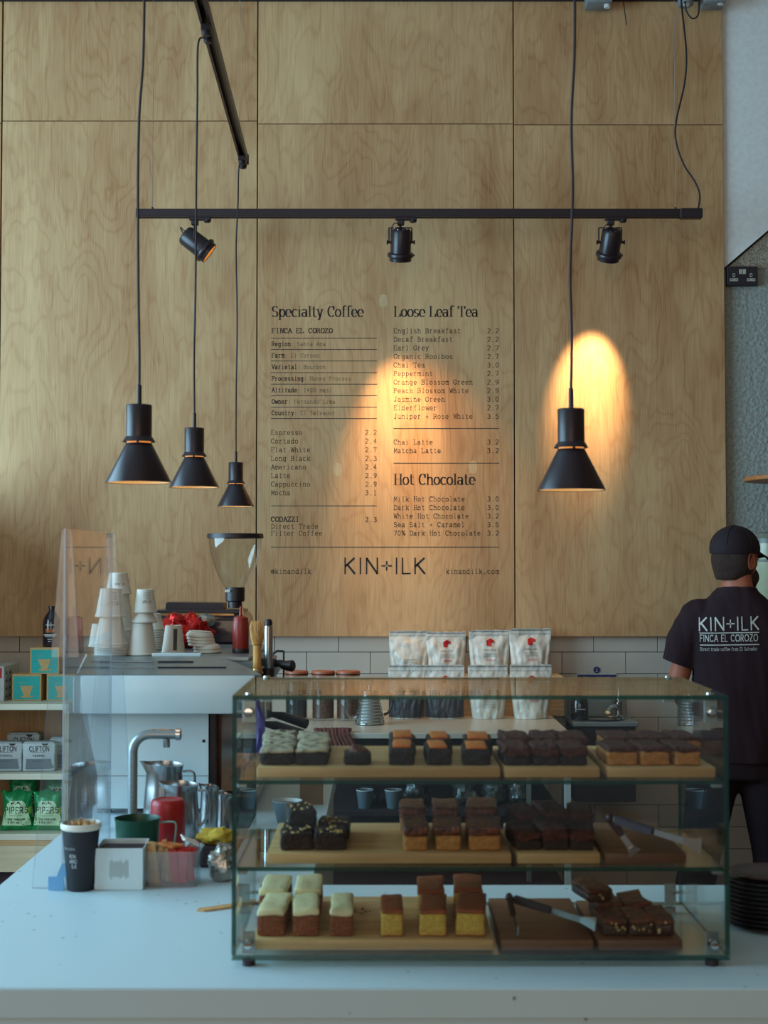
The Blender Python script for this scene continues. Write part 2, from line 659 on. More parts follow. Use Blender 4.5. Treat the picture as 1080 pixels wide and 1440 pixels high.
A_ = _arc
GL = {
    'a': (4.4, [A_(2.0, 3.5, 1.5, 1.5, 150, 0) + [(3.5, .4)], [(3.5, 0.05), (4.3, 0.05)], A_(1.9, 1.45, 1.6, 1.45, 0, 360)]),
    'b': (4.6, [[(.8, 7.2), (.8, 0)], [(0, 7.2), (.8, 7.2)], A_(2.6, 2.5, 1.8, 2.5, 0, 360)]),
    'c': (4.2, [A_(2.3, 2.5, 1.9, 2.5, 45, 315)]),
    'd': (4.8, [[(3.8, 7.2), (3.8, 0)], [(3.0, 7.2), (3.8, 7.2)], [(3.8, 0), (4.6, 0)], A_(2.1, 2.5, 1.8, 2.5, 0, 360)]),
    'e': (4.3, [A_(2.2, 2.5, 1.9, 2.5, 0, 315), [(.3, 2.5), (4.1, 2.5)]]),
    'f': (3.4, [A_(2.7, 5.9, 1.2, 1.5, 40, 180) + [(1.5, 0)], [(.4, 4.9), (2.9, 4.9)], _sf(1.5, 0)]),
    'g': (4.6, [A_(2.0, 2.6, 1.7, 2.4, 0, 360), [(3.7, 5), (3.7, -1)] + A_(2.2, -1, 1.5, 1.3, 0, -140), [(3.7, 5), (4.5, 5)]]),
    'h': (4.9, [[(.9, 7.2), (.9, 0)], [(.1, 7.2), (.9, 7.2)], A_(2.5, 3.4, 1.5, 1.6, 180, 0) + [(4.0, 0)], _sf(.9, 0, .75), _sf(4.0, 0, .75)]),
    'i': (2.6, [[(1.3, 5), (1.3, 0)], [(.4, 5), (1.3, 5)], _sf(1.3, 0, 1.0), [(1.3, 6.8), (1.3, 7.1)]]),
    'k': (4.6, [[(.9, 7.2), (.9, 0)], [(.1, 7.2), (.9, 7.2)], [(3.9, 5), (.9, 1.9)], [(1.9, 3), (4.1, 0)], _sf(.9, 0, .7), _sf(4.0, 0, .6), _sf(3.8, 5, .6)]),
    'l': (2.6, [[(1.3, 7.2), (1.3, 0)], [(.4, 7.2), (1.3, 7.2)], _sf(1.3, 0, 1.0)]),
    'm': (6.4, [[(.8, 5), (.8, 0)], [(0, 5), (.8, 5)], A_(2.0, 3.7, 1.2, 1.3, 180, 0) + [(3.2, 0)], A_(4.4, 3.7, 1.2, 1.3, 180, 0) + [(5.6, 0)], _sf(.8, 0, .6), _sf(3.2, 0, .5), _sf(5.6, 0, .6)]),
    'n': (4.9, [[(.9, 5), (.9, 0)], [(.1, 5), (.9, 5)], A_(2.5, 3.4, 1.5, 1.6, 180, 0) + [(4.0, 0)], _sf(.9, 0, .75), _sf(4.0, 0, .75)]),
    'o': (4.4, [A_(2.2, 2.5, 1.95, 2.5, 0, 360)]),
    'p': (4.6, [[(.8, 5), (.8, -2)], [(0, 5), (.8, 5)], _sf(.8, -2, .8), A_(2.6, 2.5, 1.8, 2.5, 0, 360)]),
    'r': (3.9, [[(1.1, 5), (1.1, 0)], [(.3, 5), (1.1, 5)], A_(2.7, 3.3, 1.6, 1.7, 180, 60), _sf(1.1, 0)]),
    's': (3.8, [A_(2.0, 3.7, 1.4, 1.3, 30, 240) + A_(1.9, 1.3, 1.5, 1.3, 60, -150)]),
    't': (3.4, [[(1.4, 6.6), (1.4, 1.2)] + A_(2.5, 1.2, 1.1, 1.2, 180, 310), [(.3, 4.9), (3.0, 4.9)]]),
    'u': (4.9, [[(.9, 5), (.9, 1.6)] + A_(2.4, 1.6, 1.5, 1.6, 180, 360) + [(3.9, 5)], [(3.9, 1.6), (3.9, 0)], [(.1, 5), (.9, 5)], [(3.1, 5), (3.9, 5)], [(3.9, 0), (4.7, 0)]]),
    'v': (4.5, [[(.6, 5), (2.2, 0), (3.9, 5)], _sf(.6, 5, .6), _sf(3.9, 5, .6)]),
    'w': (6.0, [[(.5, 5), (1.6, 0), (3.0, 4.2), (4.4, 0), (5.5, 5)], _sf(.5, 5, .5), _sf(5.5, 5, .5)]),
    'x': (4.5, [[(.5, 5), (4, 0)], [(4, 5), (.5, 0)]]),
    'y': (4.6, [[(.6, 5), (2.4, 0)], [(4.0, 5), (1.6, -2), (.6, -2)], _sf(.6, 5, .6), _sf(4.0, 5, .6)]),
    'A': (6.0, [[(.7, 0), (3, 7), (5.3, 0)], [(1.5, 2.4), (4.5, 2.4)], _sf(.7, 0, .7), _sf(5.3, 0, .7)]),
    'B': (5.4, [[(1, 0), (1, 7)], [(.3, 7), (2.8, 7)] + A_(2.8, 5.35, 1.6, 1.65, 90, -90) + [(1, 3.7)], [(2.8, 3.7)] + A_(2.9, 1.85, 1.9, 1.85, 90, -90) + [(.3, 0)]]),
    'C': (5.4, [A_(2.9, 3.5, 2.4, 3.5, 45, 315), [(4.7, 4.6), (4.7, 6.8)]]),
    'D': (5.8, [[(1, 0), (1, 7)], [(.3, 7), (2.4, 7)] + A_(2.4, 3.5, 2.7, 3.5, 90, -90) + [(.3, 0)]]),
    'E': (5.2, [[(1, 0), (1, 7)], [(.3, 7), (4.6, 7), (4.6, 5.5)], [(1, 3.7), (3.2, 3.7)], [(.3, 0), (4.8, 0), (4.8, 1.6)]]),
    'F': (5.0, [[(1, 0), (1, 7)], [(.3, 7), (4.6, 7), (4.6, 5.5)], [(1, 3.7), (3.2, 3.7)], [(.3, 0), (2.1, 0)]]),
    'G': (5.6, [A_(2.9, 3.5, 2.4, 3.5, 45, 330) + [(5.0, 2.9)], [(3.3, 2.9), (5.4, 2.9)], [(4.7, 4.6), (4.7, 6.8)]]),
    'H': (6.0, [[(1.1, 0), (1.1, 7)], [(4.9, 0), (4.9, 7)], [(1.1, 3.6), (4.9, 3.6)], _sf(1.1, 0), _sf(1.1, 7), _sf(4.9, 0), _sf(4.9, 7)]),
    'I': (2.8, [[(1.4, 0), (1.4, 7)], _sf(1.4, 0, 1.1), _sf(1.4, 7, 1.1)]),
    'J': (4.0, [[(2.9, 7), (2.9, 1.6)] + A_(1.6, 1.6, 1.3, 1.6, 0, -170), _sf(2.9, 7)]),
    'K': (5.8, [[(1, 0), (1, 7)], [(4.8, 7), (1, 3)], [(2.4, 4.2), (5, 0)], _sf(1, 0), _sf(1, 7), _sf(5, 0, .7), _sf(4.8, 7, .7)]),
    'L': (5.0, [[(1, 0), (1, 7)], _sf(1, 7), [(.2, 0), (4.6, 0), (4.6, 1.8)]]),
    'M': (6.6, [[(1, 0), (1, 7), (3.3, 1.8), (5.6, 7), (5.6, 0)], _sf(1, 0, .7), _sf(5.6, 0, .7)]),
    'N': (6.0, [[(1, 0), (1, 7), (5, 0), (5, 7)], _sf(1, 0, .7), _sf(5, 7, .7)]),
    'O': (5.8, [A_(2.9, 3.5, 2.5, 3.5, 0, 360)]),
    'P': (5.2, [[(1, 0), (1, 7)], [(.3, 7), (2.8, 7)] + A_(2.8, 5.2, 1.9, 1.8, 90, -90) + [(1, 3.4)], _sf(1, 0)]),
    'R': (5.6, [[(1, 0), (1, 7)], [(.3, 7), (2.8, 7)] + A_(2.8, 5.2, 1.8, 1.8, 90, -90) + [(1, 3.4)], [(2.8, 3.4), (5.1, 0)], _sf(1, 0), ]),
    'S': (5.0, [A_(2.6, 5.2, 1.9, 1.8, 30, 250) + A_(2.4, 1.8, 2.0, 1.8, 70, -150)]),
    'T': (5.6, [[(2.8, 0), (2.8, 7)], [(.4, 5.4), (.4, 7), (5.2, 7), (5.2, 5.4)], _sf(2.8, 0)]),
    'V': (5.8, [[(.6, 7), (2.9, 0), (5.2, 7)], _sf(.6, 7, .6), _sf(5.2, 7, .6)]),
    'W': (7.2, [[(.5, 7), (2, 0), (3.6, 6), (5.2, 0), (6.7, 7)], _sf(.5, 7, .5), _sf(6.7, 7, .5)]),
    'Z': (5.0, [[(.6, 5.6), (.6, 7), (4.4, 7), (.5, 0), (4.6, 0), (4.6, 1.4)]]),
    '0': (4.6, [A_(2.3, 3.5, 1.8, 3.5, 0, 360)]),
    '1': (4.0, [[(.9, 5.8), (2.1, 7), (2.1, 0)], _sf(2.1, 0, 1.4)]),
    '2': (4.6, [A_(2.3, 5.2, 1.8, 1.8, 160, -20) + [(.5, 0), (4.2, 0)]]),
    '3': (4.6, [A_(2.2, 5.3, 1.6, 1.7, 150, -80) + A_(2.2, 1.9, 1.9, 1.9, 90, -150)]),
    '4': (4.6, [[(3.2, 0), (3.2, 7), (.4, 2.2), (4.3, 2.2)]]),
    '5': (4.6, [[(4.0, 7), (1, 7), (.8, 3.9)] + A_(2.2, 2.2, 1.9, 2.2, 120, -150)]),
    '7': (4.6, [[(.5, 5.8), (.5, 7), (4.2, 7), (1.8, 0)]]),
    '9': (4.6, [A_(2.3, 4.9, 1.8, 2.1, 0, 360), [(4.1, 4.9), (3.6, 1.5), (1.2, 0)]]),
    '.': (1.6, [[(.5, .4), (1.1, .4)], [(.5, .0), (1.1, .0)]]),
    ':': (1.6, [[(.8, .1), (.8, .4)], [(.8, 3.9), (.8, 4.2)]]),
    '+': (4.6, [[(2.3, .9), (2.3, 4.9)], [(.3, 2.9), (4.3, 2.9)]]),
    '&': (5.6, [[(5, 0), (1.5, 5)] + A_(2.5, 5.7, 1.1, 1.2, 200, -40) + [(.9, 2.4)] + A_(2.2, 1.6, 1.6, 1.6, 150, 340) + [(4.8, 3)]]),
    '@': (5.6, [A_(2.8, 3, 2.4, 3, -40, 300), A_(2.9, 3, 1.1, 1.4, 0, 360), [(4, 4.4), (4.2, 1.8)]]),
    '%': (6.0, [A_(1.4, 5.6, 1.1, 1.3, 0, 360), A_(4.6, 1.4, 1.1, 1.3, 0, 360), [(4.6, 7), (1.4, 0)]]),
    ' ': (2.6, []),
}
# plain (sans) capitals for the logo and the shirt
GS = {
    'K': (4.6, [[(.4, 0), (.4, 7)], [(4.1, 7), (.5, 3.3)], [(1.3, 4.1), (4.3, 0)]]),
    'I': (1.4, [[(.7, 0), (.7, 7)]]),
    'N': (5.4, [[(.5, 0), (.5, 7), (4.9, 0), (4.9, 7)]]),
    'L': (3.8, [[(.4, 7), (.4, 0), (3.4, 0)]]),
    '+': (4.0, [[(2, 4.2), (2, 5.4)], [(2, 1.6), (2, 2.8)], [(.1, 3.5), (1.3, 3.5)], [(2.7, 3.5), (3.9, 3.5)]]),
    'F': (3.8, [[(.4, 0), (.4, 7), (3.4, 7)], [(.4, 3.7), (3, 3.7)]]),
    'C': (5.4, [A_(3, 3.5, 2.6, 3.5, 45, 315)]),
    'A': (5.2, [[(.2, 0), (2.6, 7), (5, 0)], [(1, 2.2), (4.2, 2.2)]]),
    'E': (4.0, [[(3.5, 7), (.4, 7), (.4, 0), (3.6, 0)], [(.4, 3.6), (3.1, 3.6)]]),
    'O': (6.4, [A_(3.2, 3.5, 2.8, 3.5, 0, 360)]),
    'R': (4.4, [[(.4, 0), (.4, 7), (2, 7)] + A_(2.0, 5.2, 1.7, 1.8, 90, -90) + [(.4, 3.4)], [(2, 3.4), (4, 0)]]),
    'Z': (4.4, [[(.4, 7), (4, 7), (.3, 0), (4.2, 0)]]),
    'T': (4.4, [[(.2, 7), (4.2, 7)], [(2.2, 7), (2.2, 0)]]),
    'P': (4.4, [[(.4, 0), (.4, 7), (2, 7)] + A_(2.0, 5.1, 1.9, 1.9, 90, -90) + [(.4, 3.2)]]),
    'S': (4.2, [A_(2.1, 5.2, 1.7, 1.8, 30, 250) + A_(2.0, 1.8, 1.8, 1.8, 70, -150)]),
    ' ': (2.6, []),
}


MAXSEG = 0


def hull(pts):
    pts = sorted(set(pts))
    def half(it):
        h = []
        for p in it:
            while len(h) >= 2 and (h[-1][0] - h[-2][0]) * (p[1] - h[-2][1]) - (h[-1][1] - h[-2][1]) * (p[0] - h[-2][0]) <= 1e-12:
                h.pop()
            h.append(p)
        return h
    a, b = half(pts), half(reversed(pts))
    return a[:-1] + b[:-1]


def letters(mb, s, x, z, cap, width=None, nib=(0.35, 0.35), mono=None, sans=False, y=0.0, gap=0.9, tilt=0.0):
    """write s on the plane y, baseline starting at (x,z); cap = capital height; fitted to width"""
    u = cap / 7
    src = GS if sans else GL
    adv = []
    for ch in s:
        g = src.get(ch) or GL.get(ch) or GL['o']
        adv.append(g[0] + gap)
    if mono:
        adv = [mono] * len(s)
    tot = sum(adv) - gap
    kx = (width / (tot * u)) if width else 1.0
    cx = 0
    for ch, ad in zip(s, adv):
        g = src.get(ch) or GL.get(ch) or GL['o']
        ox = cx + ((ad - gap - g[0]) / 2 if mono else 0)
        kk = 1.0
        if mono and g[0] > mono - 0.3:
            kk = (mono - 0.3) / g[0]
            ox = cx + 0.1
        for st in g[1]:
            if MAXSEG:
                st2 = [st[0]]
                for p, q in zip(st, st[1:]):
                    n_ = max(1, int(math.hypot((q[0] - p[0]) * u * kx, (q[1] - p[1]) * u) / MAXSEG + 0.99))
                    st2 += [(p[0] + (q[0] - p[0]) * i / n_, p[1] + (q[1] - p[1]) * i / n_) for i in range(1, n_ + 1)]
                st = st2
            for p, q in zip(st, st[1:]):
                pts = []
                for (a, b) in (p, q):
                    for sx in (-1, 1):
                        for sz in (-1, 1):
                            pts.append((round((ox + a * kk + sx * nib[0]) * u * kx, 6), round((b + sz * nib[1]) * u, 6)))
                h = hull(pts)
                if len(h) > 2:
                    mb.poly([(x + a, y, z + b + tilt * a) for a, b in h])
        cx += ad
    return mb


def rule(mb, x0, x1, z, t, y=0.0, tilt=0.0):
    n = 24 if MAXSEG else 6
    for i in range(n):
        a = x0 + (x1 - x0) * i / n
        b = x0 + (x1 - x0) * (i + 1) / n
        mb.quad((a, y, z - t / 2 + tilt * (a - x0)), (b, y, z - t / 2 + tilt * (b - x0)),
                (b, y, z + t / 2 + tilt * (b - x0)), (a, y, z + t / 2 + tilt * (a - x0)))


def drape(mb, target_mesh, d=Vector((0, 1, 0)), off=0.0012, start=-1.0):
    """lay a flat print onto a curved surface (mesh in the same local space)"""
    bm = bmesh.new()
    bm.from_mesh(target_mesh)
    t = BVHTree.FromBMesh(bm)
    bm.free()
    for v in mb.bm.verts:
        hit = t.ray_cast(v.co + d * start, d)
        if hit[0] is not None:
            v.co = hit[0] - d * off
    return mb


# ================================================================== THE SETTING
YW = 6.76          # face of the plywood cladding
YT = 6.80          # face of the wall behind it (tiles stand on this)
XL, XR, YF, ZC = -4.5, 3.4, -3.7, 4.75

struct(MB().box(XL, XR, YF, 7.0, -0.06, 0).build('floor', 'floor_concrete'))
struct(MB().box(XL, XR, YF, 7.0, ZC, ZC + 0.1).build('ceiling', 'ceiling_paint'))
wall_back = struct(MB().box(XL, XR, YT + 0.008, 6.98, 0, ZC).build('wall_back', 'grout'))
LOC[wall_back.name] = Vector((0, 0, 0))
struct(MB().box(XR, XR + 0.1, YF, 7.0, 0, ZC).build('wall_right', 'warm_paint'))
# left wall with a wide shop window
mb = MB()
mb.box(XL - 0.1, XL, YF, 1.0, 0, ZC).box(XL - 0.1, XL, 5.6, 7.0, 0, ZC)
mb.box(XL - 0.1, XL, 1.0, 5.6, 0, 0.9).box(XL - 0.1, XL, 1.0, 5.6, 3.8, ZC)
struct(mb.build('wall_left', 'wall_paint'))
w1 = struct(MB().box(XL - 0.06, XL - 0.05, 1.0, 5.6, 0.9, 3.8).build('window_1', 'window_pane'))
for k in range(5):
    y = 1.0 + 4.6 * k / 4
    MB().box(XL - 0.09, XL - 0.01, y - 0.03, y + 0.03, 0.9, 3.8).build('window_frame', 'frame_paint', w1)
mb = MB()
mb.box(XL, -3.5, YF - 0.1, YF, 0, ZC).box(1.1, XR, YF - 0.1, YF, 0, ZC)
mb.box(-3.5, 1.1, YF - 0.1, YF, 4.1, ZC).box(-3.5, 1.1, YF - 0.1, YF, 0, 0.9)
struct(mb.build('wall_front', 'wall_paint'))
w2 = struct(MB().box(-3.5, 1.1, YF - 0.06, YF - 0.05, 0.9, 4.1).build('window_2', 'window_pane'))
for k in range(4):
    x = -3.5 + 4.6 * k / 3
    MB().box(x - 0.03, x + 0.03, YF - 0.09, YF - 0.01, 0.9, 4.1).build('window_frame', 'frame_paint', w2)

# unseen partition added left of the frame to shade the lower left corner
struct(MB().box(-2.16, -2.06, 5.75, YT, 0, 1.98, bev=0.003).build('wall_shade_block', 'wall_paint'))

# plywood sheets, each one a part of the back wall
zt = P(540, 174, YW).z      # joint between the two rows
zb = P(540, 895, YW).z      # lower edge
zt2 = P(540, 2, YW).z       # top edge
g = 0.002
cols = [(-3.02, P(-1, 500, YW).x, 173), (P(0, 500, YW).x, P(361, 500, YW).x, 170), (P(361.5, 500, YW).x, P(723, 500, YW).x, 174),
        (P(723.5, 500, YW).x, P(1020, 500, YW).x, 175.5)]
panels = []
for ci, (xa, xb, yj) in enumerate(cols):
    zj = P(540, yj, YW).z
    for (za, zc_) in ((zb, zj - g), (zj + g, zt2)):
        m = MB().box(xa + g, xb - g, YW, YW + 0.018, za, zc_, bev=0.0012)
        panels.append(m.build('plywood_panel', 'birch_ply', wall_back))
menu_panel = panels[4]
logo_par = menu_panel
# battens the sheets are fixed on (seen as the dark line along the edges)
MB().box(cols[0][0], cols[3][1] - 0.02, YW + 0.018, YT + 0.008, zb + 0.02, zt2 - 0.01).build('batten', 'dark_and_shade', wall_back)
# repaired knots: boat-shaped plugs
for (kx, ky) in ((539, 423), (475, 660), (665, 657)):
    c = P(kx, ky, YW)
    pts = []
    for i in range(16):
        a = 2 * PI * i / 16
        r = 1 - 0.06 * math.cos(4 * a) + 0.05 * math.cos(8 * a)
        pts.append((c.x + 0.021 * r * math.cos(a), YW - 0.0006, c.z + 0.033 * r * math.sin(a)))
    MB().poly(pts).build('knot_plug', 'knot_plug', menu_panel)
rng = random.Random(5)
# screws in the sheets
# dark beam and services above the sheets
tb = struct(MB().box(-3.0, P(1020, 0, YW).x, YW - 0.03, YT + 0.008, zt2 + 0.002, zt2 + 0.16, bev=0.004).build('trim_1', 'dark_paint'))

# rendered wall right of the plywood: smooth coat above, rough coat below
xe = P(1020.5, 500, YW).x
d0, d1 = P(1021, 378, YT), P(1100, 310, YT)
MB().box(xe, XR, YT, YT + 0.008, zb, P(540, 378, YT).z, 0).build('rough_render', 'plaster_rough', wall_back)
m = MB().prism([(xe, P(540, 378, YT).z), (XR, P(540, 378, YT).z), (XR, d0.z + (XR - d0.x) * 0.86), (d0.x, d0.z)], YT - 0.004, YT + 0.008)
m.build('stippled_render', 'plaster_stipple', wall_back)
m = MB().prism([(xe, d0.z), (XR, d0.z + (XR - d0.x) * 0.86), (XR, ZC), (xe, ZC)], YT - 0.02, YT + 0.008)
m.build('smooth_render', 'plaster_smooth', wall_back)

# glazed wall tiles, running bond, one object each
zr = [P(540, 917.0, YT).z]
tile_w, tile_h = 0.3025 * YT / 6.76, 0.1035
x_even = P(835, 900, YT).x
proto = None
tm = {}
ntile = 0
row_tops = [zr[0] + tile_h] + [zr[0] - k * tile_h for k in range(0, 12)]
for ri, ztop in enumerate(row_tops):
    zb_ = ztop - tile_h
    if zb_ < -0.02:
        break
    off = 0 if ri % 2 == 0 else tile_w / 2
    k0 = -10
    for k in range(-10, 9):
        xa = x_even + off + k * tile_w
        xb = xa + tile_w
        if xb < -2.05 or xb > XR:
            continue
        o = None
        if proto is None:
            m = MB().box(0.0014, tile_w - 0.0014, -0.0, 0.008, 0.0014, tile_h - 0.0014, bev=0.0012)
            proto = m.build('wall_tile', 'tile_glaze', wall_back, off=Vector((0, 0, 0)))
            o = proto
        else:
            o = proto.copy()
            COL.objects.link(o)
        o.location = (xa, YT + rng.uniform(-0.0006, 0.0006), zb_)
        ntile += 1

# ------------------------------------------------------------------ the menu printed on the middle sheet
YM = YW - 0.0007
PX = YW / 2000


def mtext(s, x0, x1, yb, cap_px, nib, mono=None, sans=False, name='menu_line', gap=0.9, ext=None):
    p0 = P(x0, yb, YW)
    w = P(x1, yb, YW).x - p0.x
    mb = MB()
    letters(mb, s, p0.x, p0.z, cap_px * PX, w, nib, mono, sans, YM, gap)
    return mb


def mput(mb, name='menu_line'):
    return mb.build(name, 'black_print', menu_panel, smooth=0, normals=False)


TYPE = 5.9
hd = (0.56, 0.11)
for (s, x0, x1, yb, cap) in (('Specialty Coffee', 382, 511, 445.5, 15), ('Loose Leaf Tea', 554, 672, 445.5, 15), ('Hot Chocolate', 554, 668, 681.5, 15)):
    mput(mtext(s, x0, x1, yb, cap, hd, gap=0.35), 'menu_heading')
thin = (0.29, 0.29)
bold = (0.50, 0.42)


def row(s, y, x0, cw, price=None, nb=thin, px0=513.5, px1=530, cap=6.6):
    mb = mtext(s, x0, x0 + cw * len(s) - 1, y + 2.9, cap, nb, TYPE)
    if price:
        p0 = P(px0, y + 2.9, YW)
        letters(mb, price, p0.x, p0.z, cap * PX, (px1 - px0) * PX, nb, TYPE, False, YM)
    mput(mb)


row('FINCA EL COROZO', 465.3, 382, 5.75, nb=bold)
for (a, b, y) in (('Region:', 'Santa Ana', 484), ('Farm:', 'El Corozo', 500), ('Varietal:', 'Bourbon', 516.3), ('Processing:', 'Honey Process', 532.6),
                  ('Altitude:', '1400 masl', 548.8), ('Owner:', 'Fernando Lima', 565), ('Country:', 'El Salvador', 581)):
    mb = mtext(a, 382, 382 + 4.47 * len(a), y + 2.6, 6.0, bold, TYPE)
    x1 = 382 + 4.47 * (len(a) + 1)
    p0 = P(x1, y + 2.6, YW)
    letters(mb, b, p0.x, p0.z, 5.6 * PX, 4.47 * len(b) * PX, (0.2, 0.2), TYPE, False, YM)
    mput(mb)
for (a, pr, y) in (('Espresso', '2.2', 608.5), ('Cortado', '2.4', 620.6), ('Flat White', '2.7', 632.8), ('Long Black', '2.3', 644.9),
                   ('Americano', '2.4', 657), ('Latte', '2.9', 669.1), ('Cappuccino', '2.9', 681.2), ('Mocha', '3.1', 693.2)):
    row(a, y, 381, 5.6, pr)
row('CODAZZI', 730.5, 381, 5.8, None, nb=bold)
row('Direct Trade', 740.5, 381, 5.6, None)
row('Filter Coffee', 750.3, 381, 5.6, None)
mb = MB()
p0 = P(513.5, 734, YW)
letters(mb, '2.3', p0.x, p0.z, 6.6 * PX, 16.5 * PX, thin, TYPE, False, YM)
mput(mb)
for i, (a, pr) in enumerate((('English Breakfast', '2.2'), ('Decaf Breakfast', '2.2'), ('Earl Grey', '2.7'), ('Organic Rooibos', '2.7'), ('Chai Tea', '3.0'),
                             ('Peppermint', '2.7'), ('Orange Blossom Green', '2.9'), ('Peach Blossom White', '2.9'), ('Jasmine Green', '3.0'),
                             ('Elderflower', '2.7'), ('Juniper + Rose White', '3.5'))):
    row(a, 465.5 + 12.03 * i, 553.5, 5.6, pr, px0=685, px1=701.5)
row('Chai Latte', 622, 553.5, 5.6, '3.2', px0=685, px1=701.5)
row('Matcha Latte', 634, 553.5, 5.6, '3.2', px0=685, px1=701.5)
for i, (a, pr) in enumerate((('Milk Hot Chocolate', '3.0'), ('Dark Hot Chocolate', '3.0'), ('White Hot Chocolate', '3.2'), ('Sea Salt + Caramel', '3.5'),
                             ('70% Dark Hot Chocolate', '3.2'))):
    row(a, 702 + 12.0 * i, 553.5, 5.6, pr, px0=685, px1=701.5)
row('@kinandilk', 803.8, 381, 5.75, None)
row('kinandilk.com', 803.8, 627, 5.8, None)
mb = MB()
for (xa, xb, y) in [(381, 530, v) for v in (475.5, 491.5, 507.6, 524, 540.2, 556.3, 572.5, 588.6, 711.4)] + \
        [(553.5, 702, 602.5), (553.5, 702, 651.3), (381, 702, 769.3)]:
    a, b = P(xa, y, YW), P(xb, y, YW)
    rule(mb, a.x, b.x, a.z, 0.9 * PX, YM)
mput(mb, 'menu_rule')
mb = MB()
p0 = P(484, 806.5, YW)
letters(mb, 'KIN+ILK', p0.x, p0.z, 21.5 * PX, 114 * PX, (0.30, 0.30), None, True, YM, 1.35)
mput(mb, 'logo_lettering')

# ------------------------------------------------------------------ double socket on the render
c = P(1041.5, 390, YT)
sk = thing('wall_socket', 'dark double power socket screwed to the white wall beside the plywood', 'socket', (c.x, YT - 0.001, c.z))
w, h = 0.073, 0.046
MB().box(c.x - w, c.x + w, YT - 0.03, YT - 0.001, c.z - h, c.z + h, bev=0.004, seg=2).build('back_box', 'black_plastic', sk)
MB().box(c.x - w, c.x + w, YT - 0.036, YT - 0.03, c.z - h, c.z + h, bev=0.002).build('face_plate', 'socket_face', sk)
for dx in (-0.009, 0.009):
    MB().box(c.x + dx - 0.0075, c.x + dx + 0.0075, YT - 0.040, YT - 0.036, c.z + 0.008, c.z + 0.032, bev=0.001).build('switch', 'socket_pale', sk)
for dx in (-0.041, 0.041):
    m = MB()
    m.box(c.x + dx - 0.006, c.x + dx + 0.006, YT - 0.0375, YT - 0.036, c.z - 0.006, c.z + 0.012, bev=0.0006)
    m.box(c.x + dx - 0.020, c.x + dx + 0.020, YT - 0.0375, YT - 0.036, c.z - 0.026, c.z - 0.012, bev=0.0006)
    o = m.build('socket_outlet', 'socket_pale', sk)
    m = MB()
    m.box(c.x + dx - 0.003, c.x + dx + 0.003, YT - 0.0379, YT - 0.0374, c.z - 0.002, c.z + 0.008)
    for d2 in (-0.011, 0.011):
        m.box(c.x + dx + d2 - 0.003, c.x + dx + d2 + 0.003, YT - 0.0379, YT - 0.0374, c.z - 0.021, c.z - 0.017)
    m.build('pin_slot', 'black_plastic', o)

# wooden shelf on the render, at the right edge of the frame
c = P(1053, 672, 6.4)
m = MB()
m.tube([(c.x + 0.02 + 0.5 * t, 6.4 + 0.06 * t, c.z + 0.035 * t * 0.4) for t in (0, 0.5, 1)], 0.016, 12)
m = MB()
pts = []
for i in range(24):
    a = 2 * PI * i / 24
    pts.append((c.x + 0.34 + 0.34 * math.cos(a), 6.46 + 0.30 * math.sin(a)))
m.prism(pts, c.z - 0.011, c.z + 0.009, 'z')
bmesh.ops.bevel(m.bm, geom=m.bm.edges[:], offset=0.003, segments=1, affect='EDGES')
m.xf(Matrix.Translation((0, 0, 0)))
sh = thing('round_shelf', 'round orange-brown wooden shelf on the rough wall, cut off by the right edge', 'shelf', (c.x + 0.34, 6.46, c.z))
m.build('shelf_board', 'shelf_orange_wood', sh)
MB().tube([(c.x + 0.34, 6.46, c.z - 0.012), (c.x + 0.34, 6.62, c.z - 0.1), (c.x + 0.34, YT - 0.002, c.z - 0.14)], 0.008).build('bracket', 'black_metal', sh)

# ------------------------------------------------------------------ services on the top edge
for (x0, x1, y1, lab, matn) in ((824, 859, 9, 'grey junction box with white gland above the plywood, left of the two cables', 'grey_plastic'),
                                (953, 975, 9, 'round grey conduit box above the plywood at the power cable', 'grey_plastic'),
                                (988, 1018, 8, 'grey junction box in the top right corner of the plywood', 'grey_plastic')):
    a, b = P(x0, y1, 6.66), P(x1, y1, 6.66)
    t = thing('junction_box', lab, 'junction box', ((a.x + b.x) / 2, 6.66, a.z))
    if 'round' in lab:
        m = MB().lathe([(0, a.z), (0.030, a.z), (0.037, a.z + 0.006), (0.037, a.z + 0.07), (0, a.z + 0.07)], ((a.x + b.x) / 2, 6.66, 0), 20)
    else:
        m = MB().box(a.x, b.x, 6.61, 6.72, a.z, a.z + 0.09, bev=0.006, seg=2)
    m.build('box_body', matn, t)
    m = MB().lathe([(0, 0.0), (0.013, 0), (0.016, 0.004), (0.016, 0.02), (0.02, 0.021), (0.02, 0.03), (0, 0.03)],
                   (b.x - 0.02 if 'round' not in lab else (a.x + b.x) / 2, 6.64, a.z - (0.016 if 'white' in lab else 0.004)), 14)
    m.build('cable_gland', 'white_plastic', t)
    if 'corner' in lab:
        for k in range(3):
            MB().box(a.x + 0.02 + 0.015 * k, a.x + 0.03 + 0.015 * k, 6.606, 6.611, a.z + 0.01 + 0.006 * k, a.z + 0.03).build('rating_label', 'paper_white', t)


def cable(name, pts, r, label, sub=14, mat='cable_black'):
    """smooth cable through the points (Catmull-Rom)"""
    pts = [Vector(p) for p in pts]
    q = [pts[0]] + pts + [pts[-1]]
    out = []
    for i in range(1, len(q) - 2):
        for k in range(sub):
            t = k / sub
            p0, p1, p2, p3 = q[i - 1:i + 3]
            out.append(0.5 * ((2 * p1) + (p2 - p0) * t + (2 * p0 - 5 * p1 + 4 * p2 - p3) * t * t + (3 * p1 - p0 - 3 * p2 + p3) * t ** 3))
    out.append(pts[-1])
    m = MB().tube(out, r, 8)
    if name is None:
        return m
    o = m.build(name, mat, loc=tuple(pts[-1]))
    tag(o, label, 'cable')
    return o


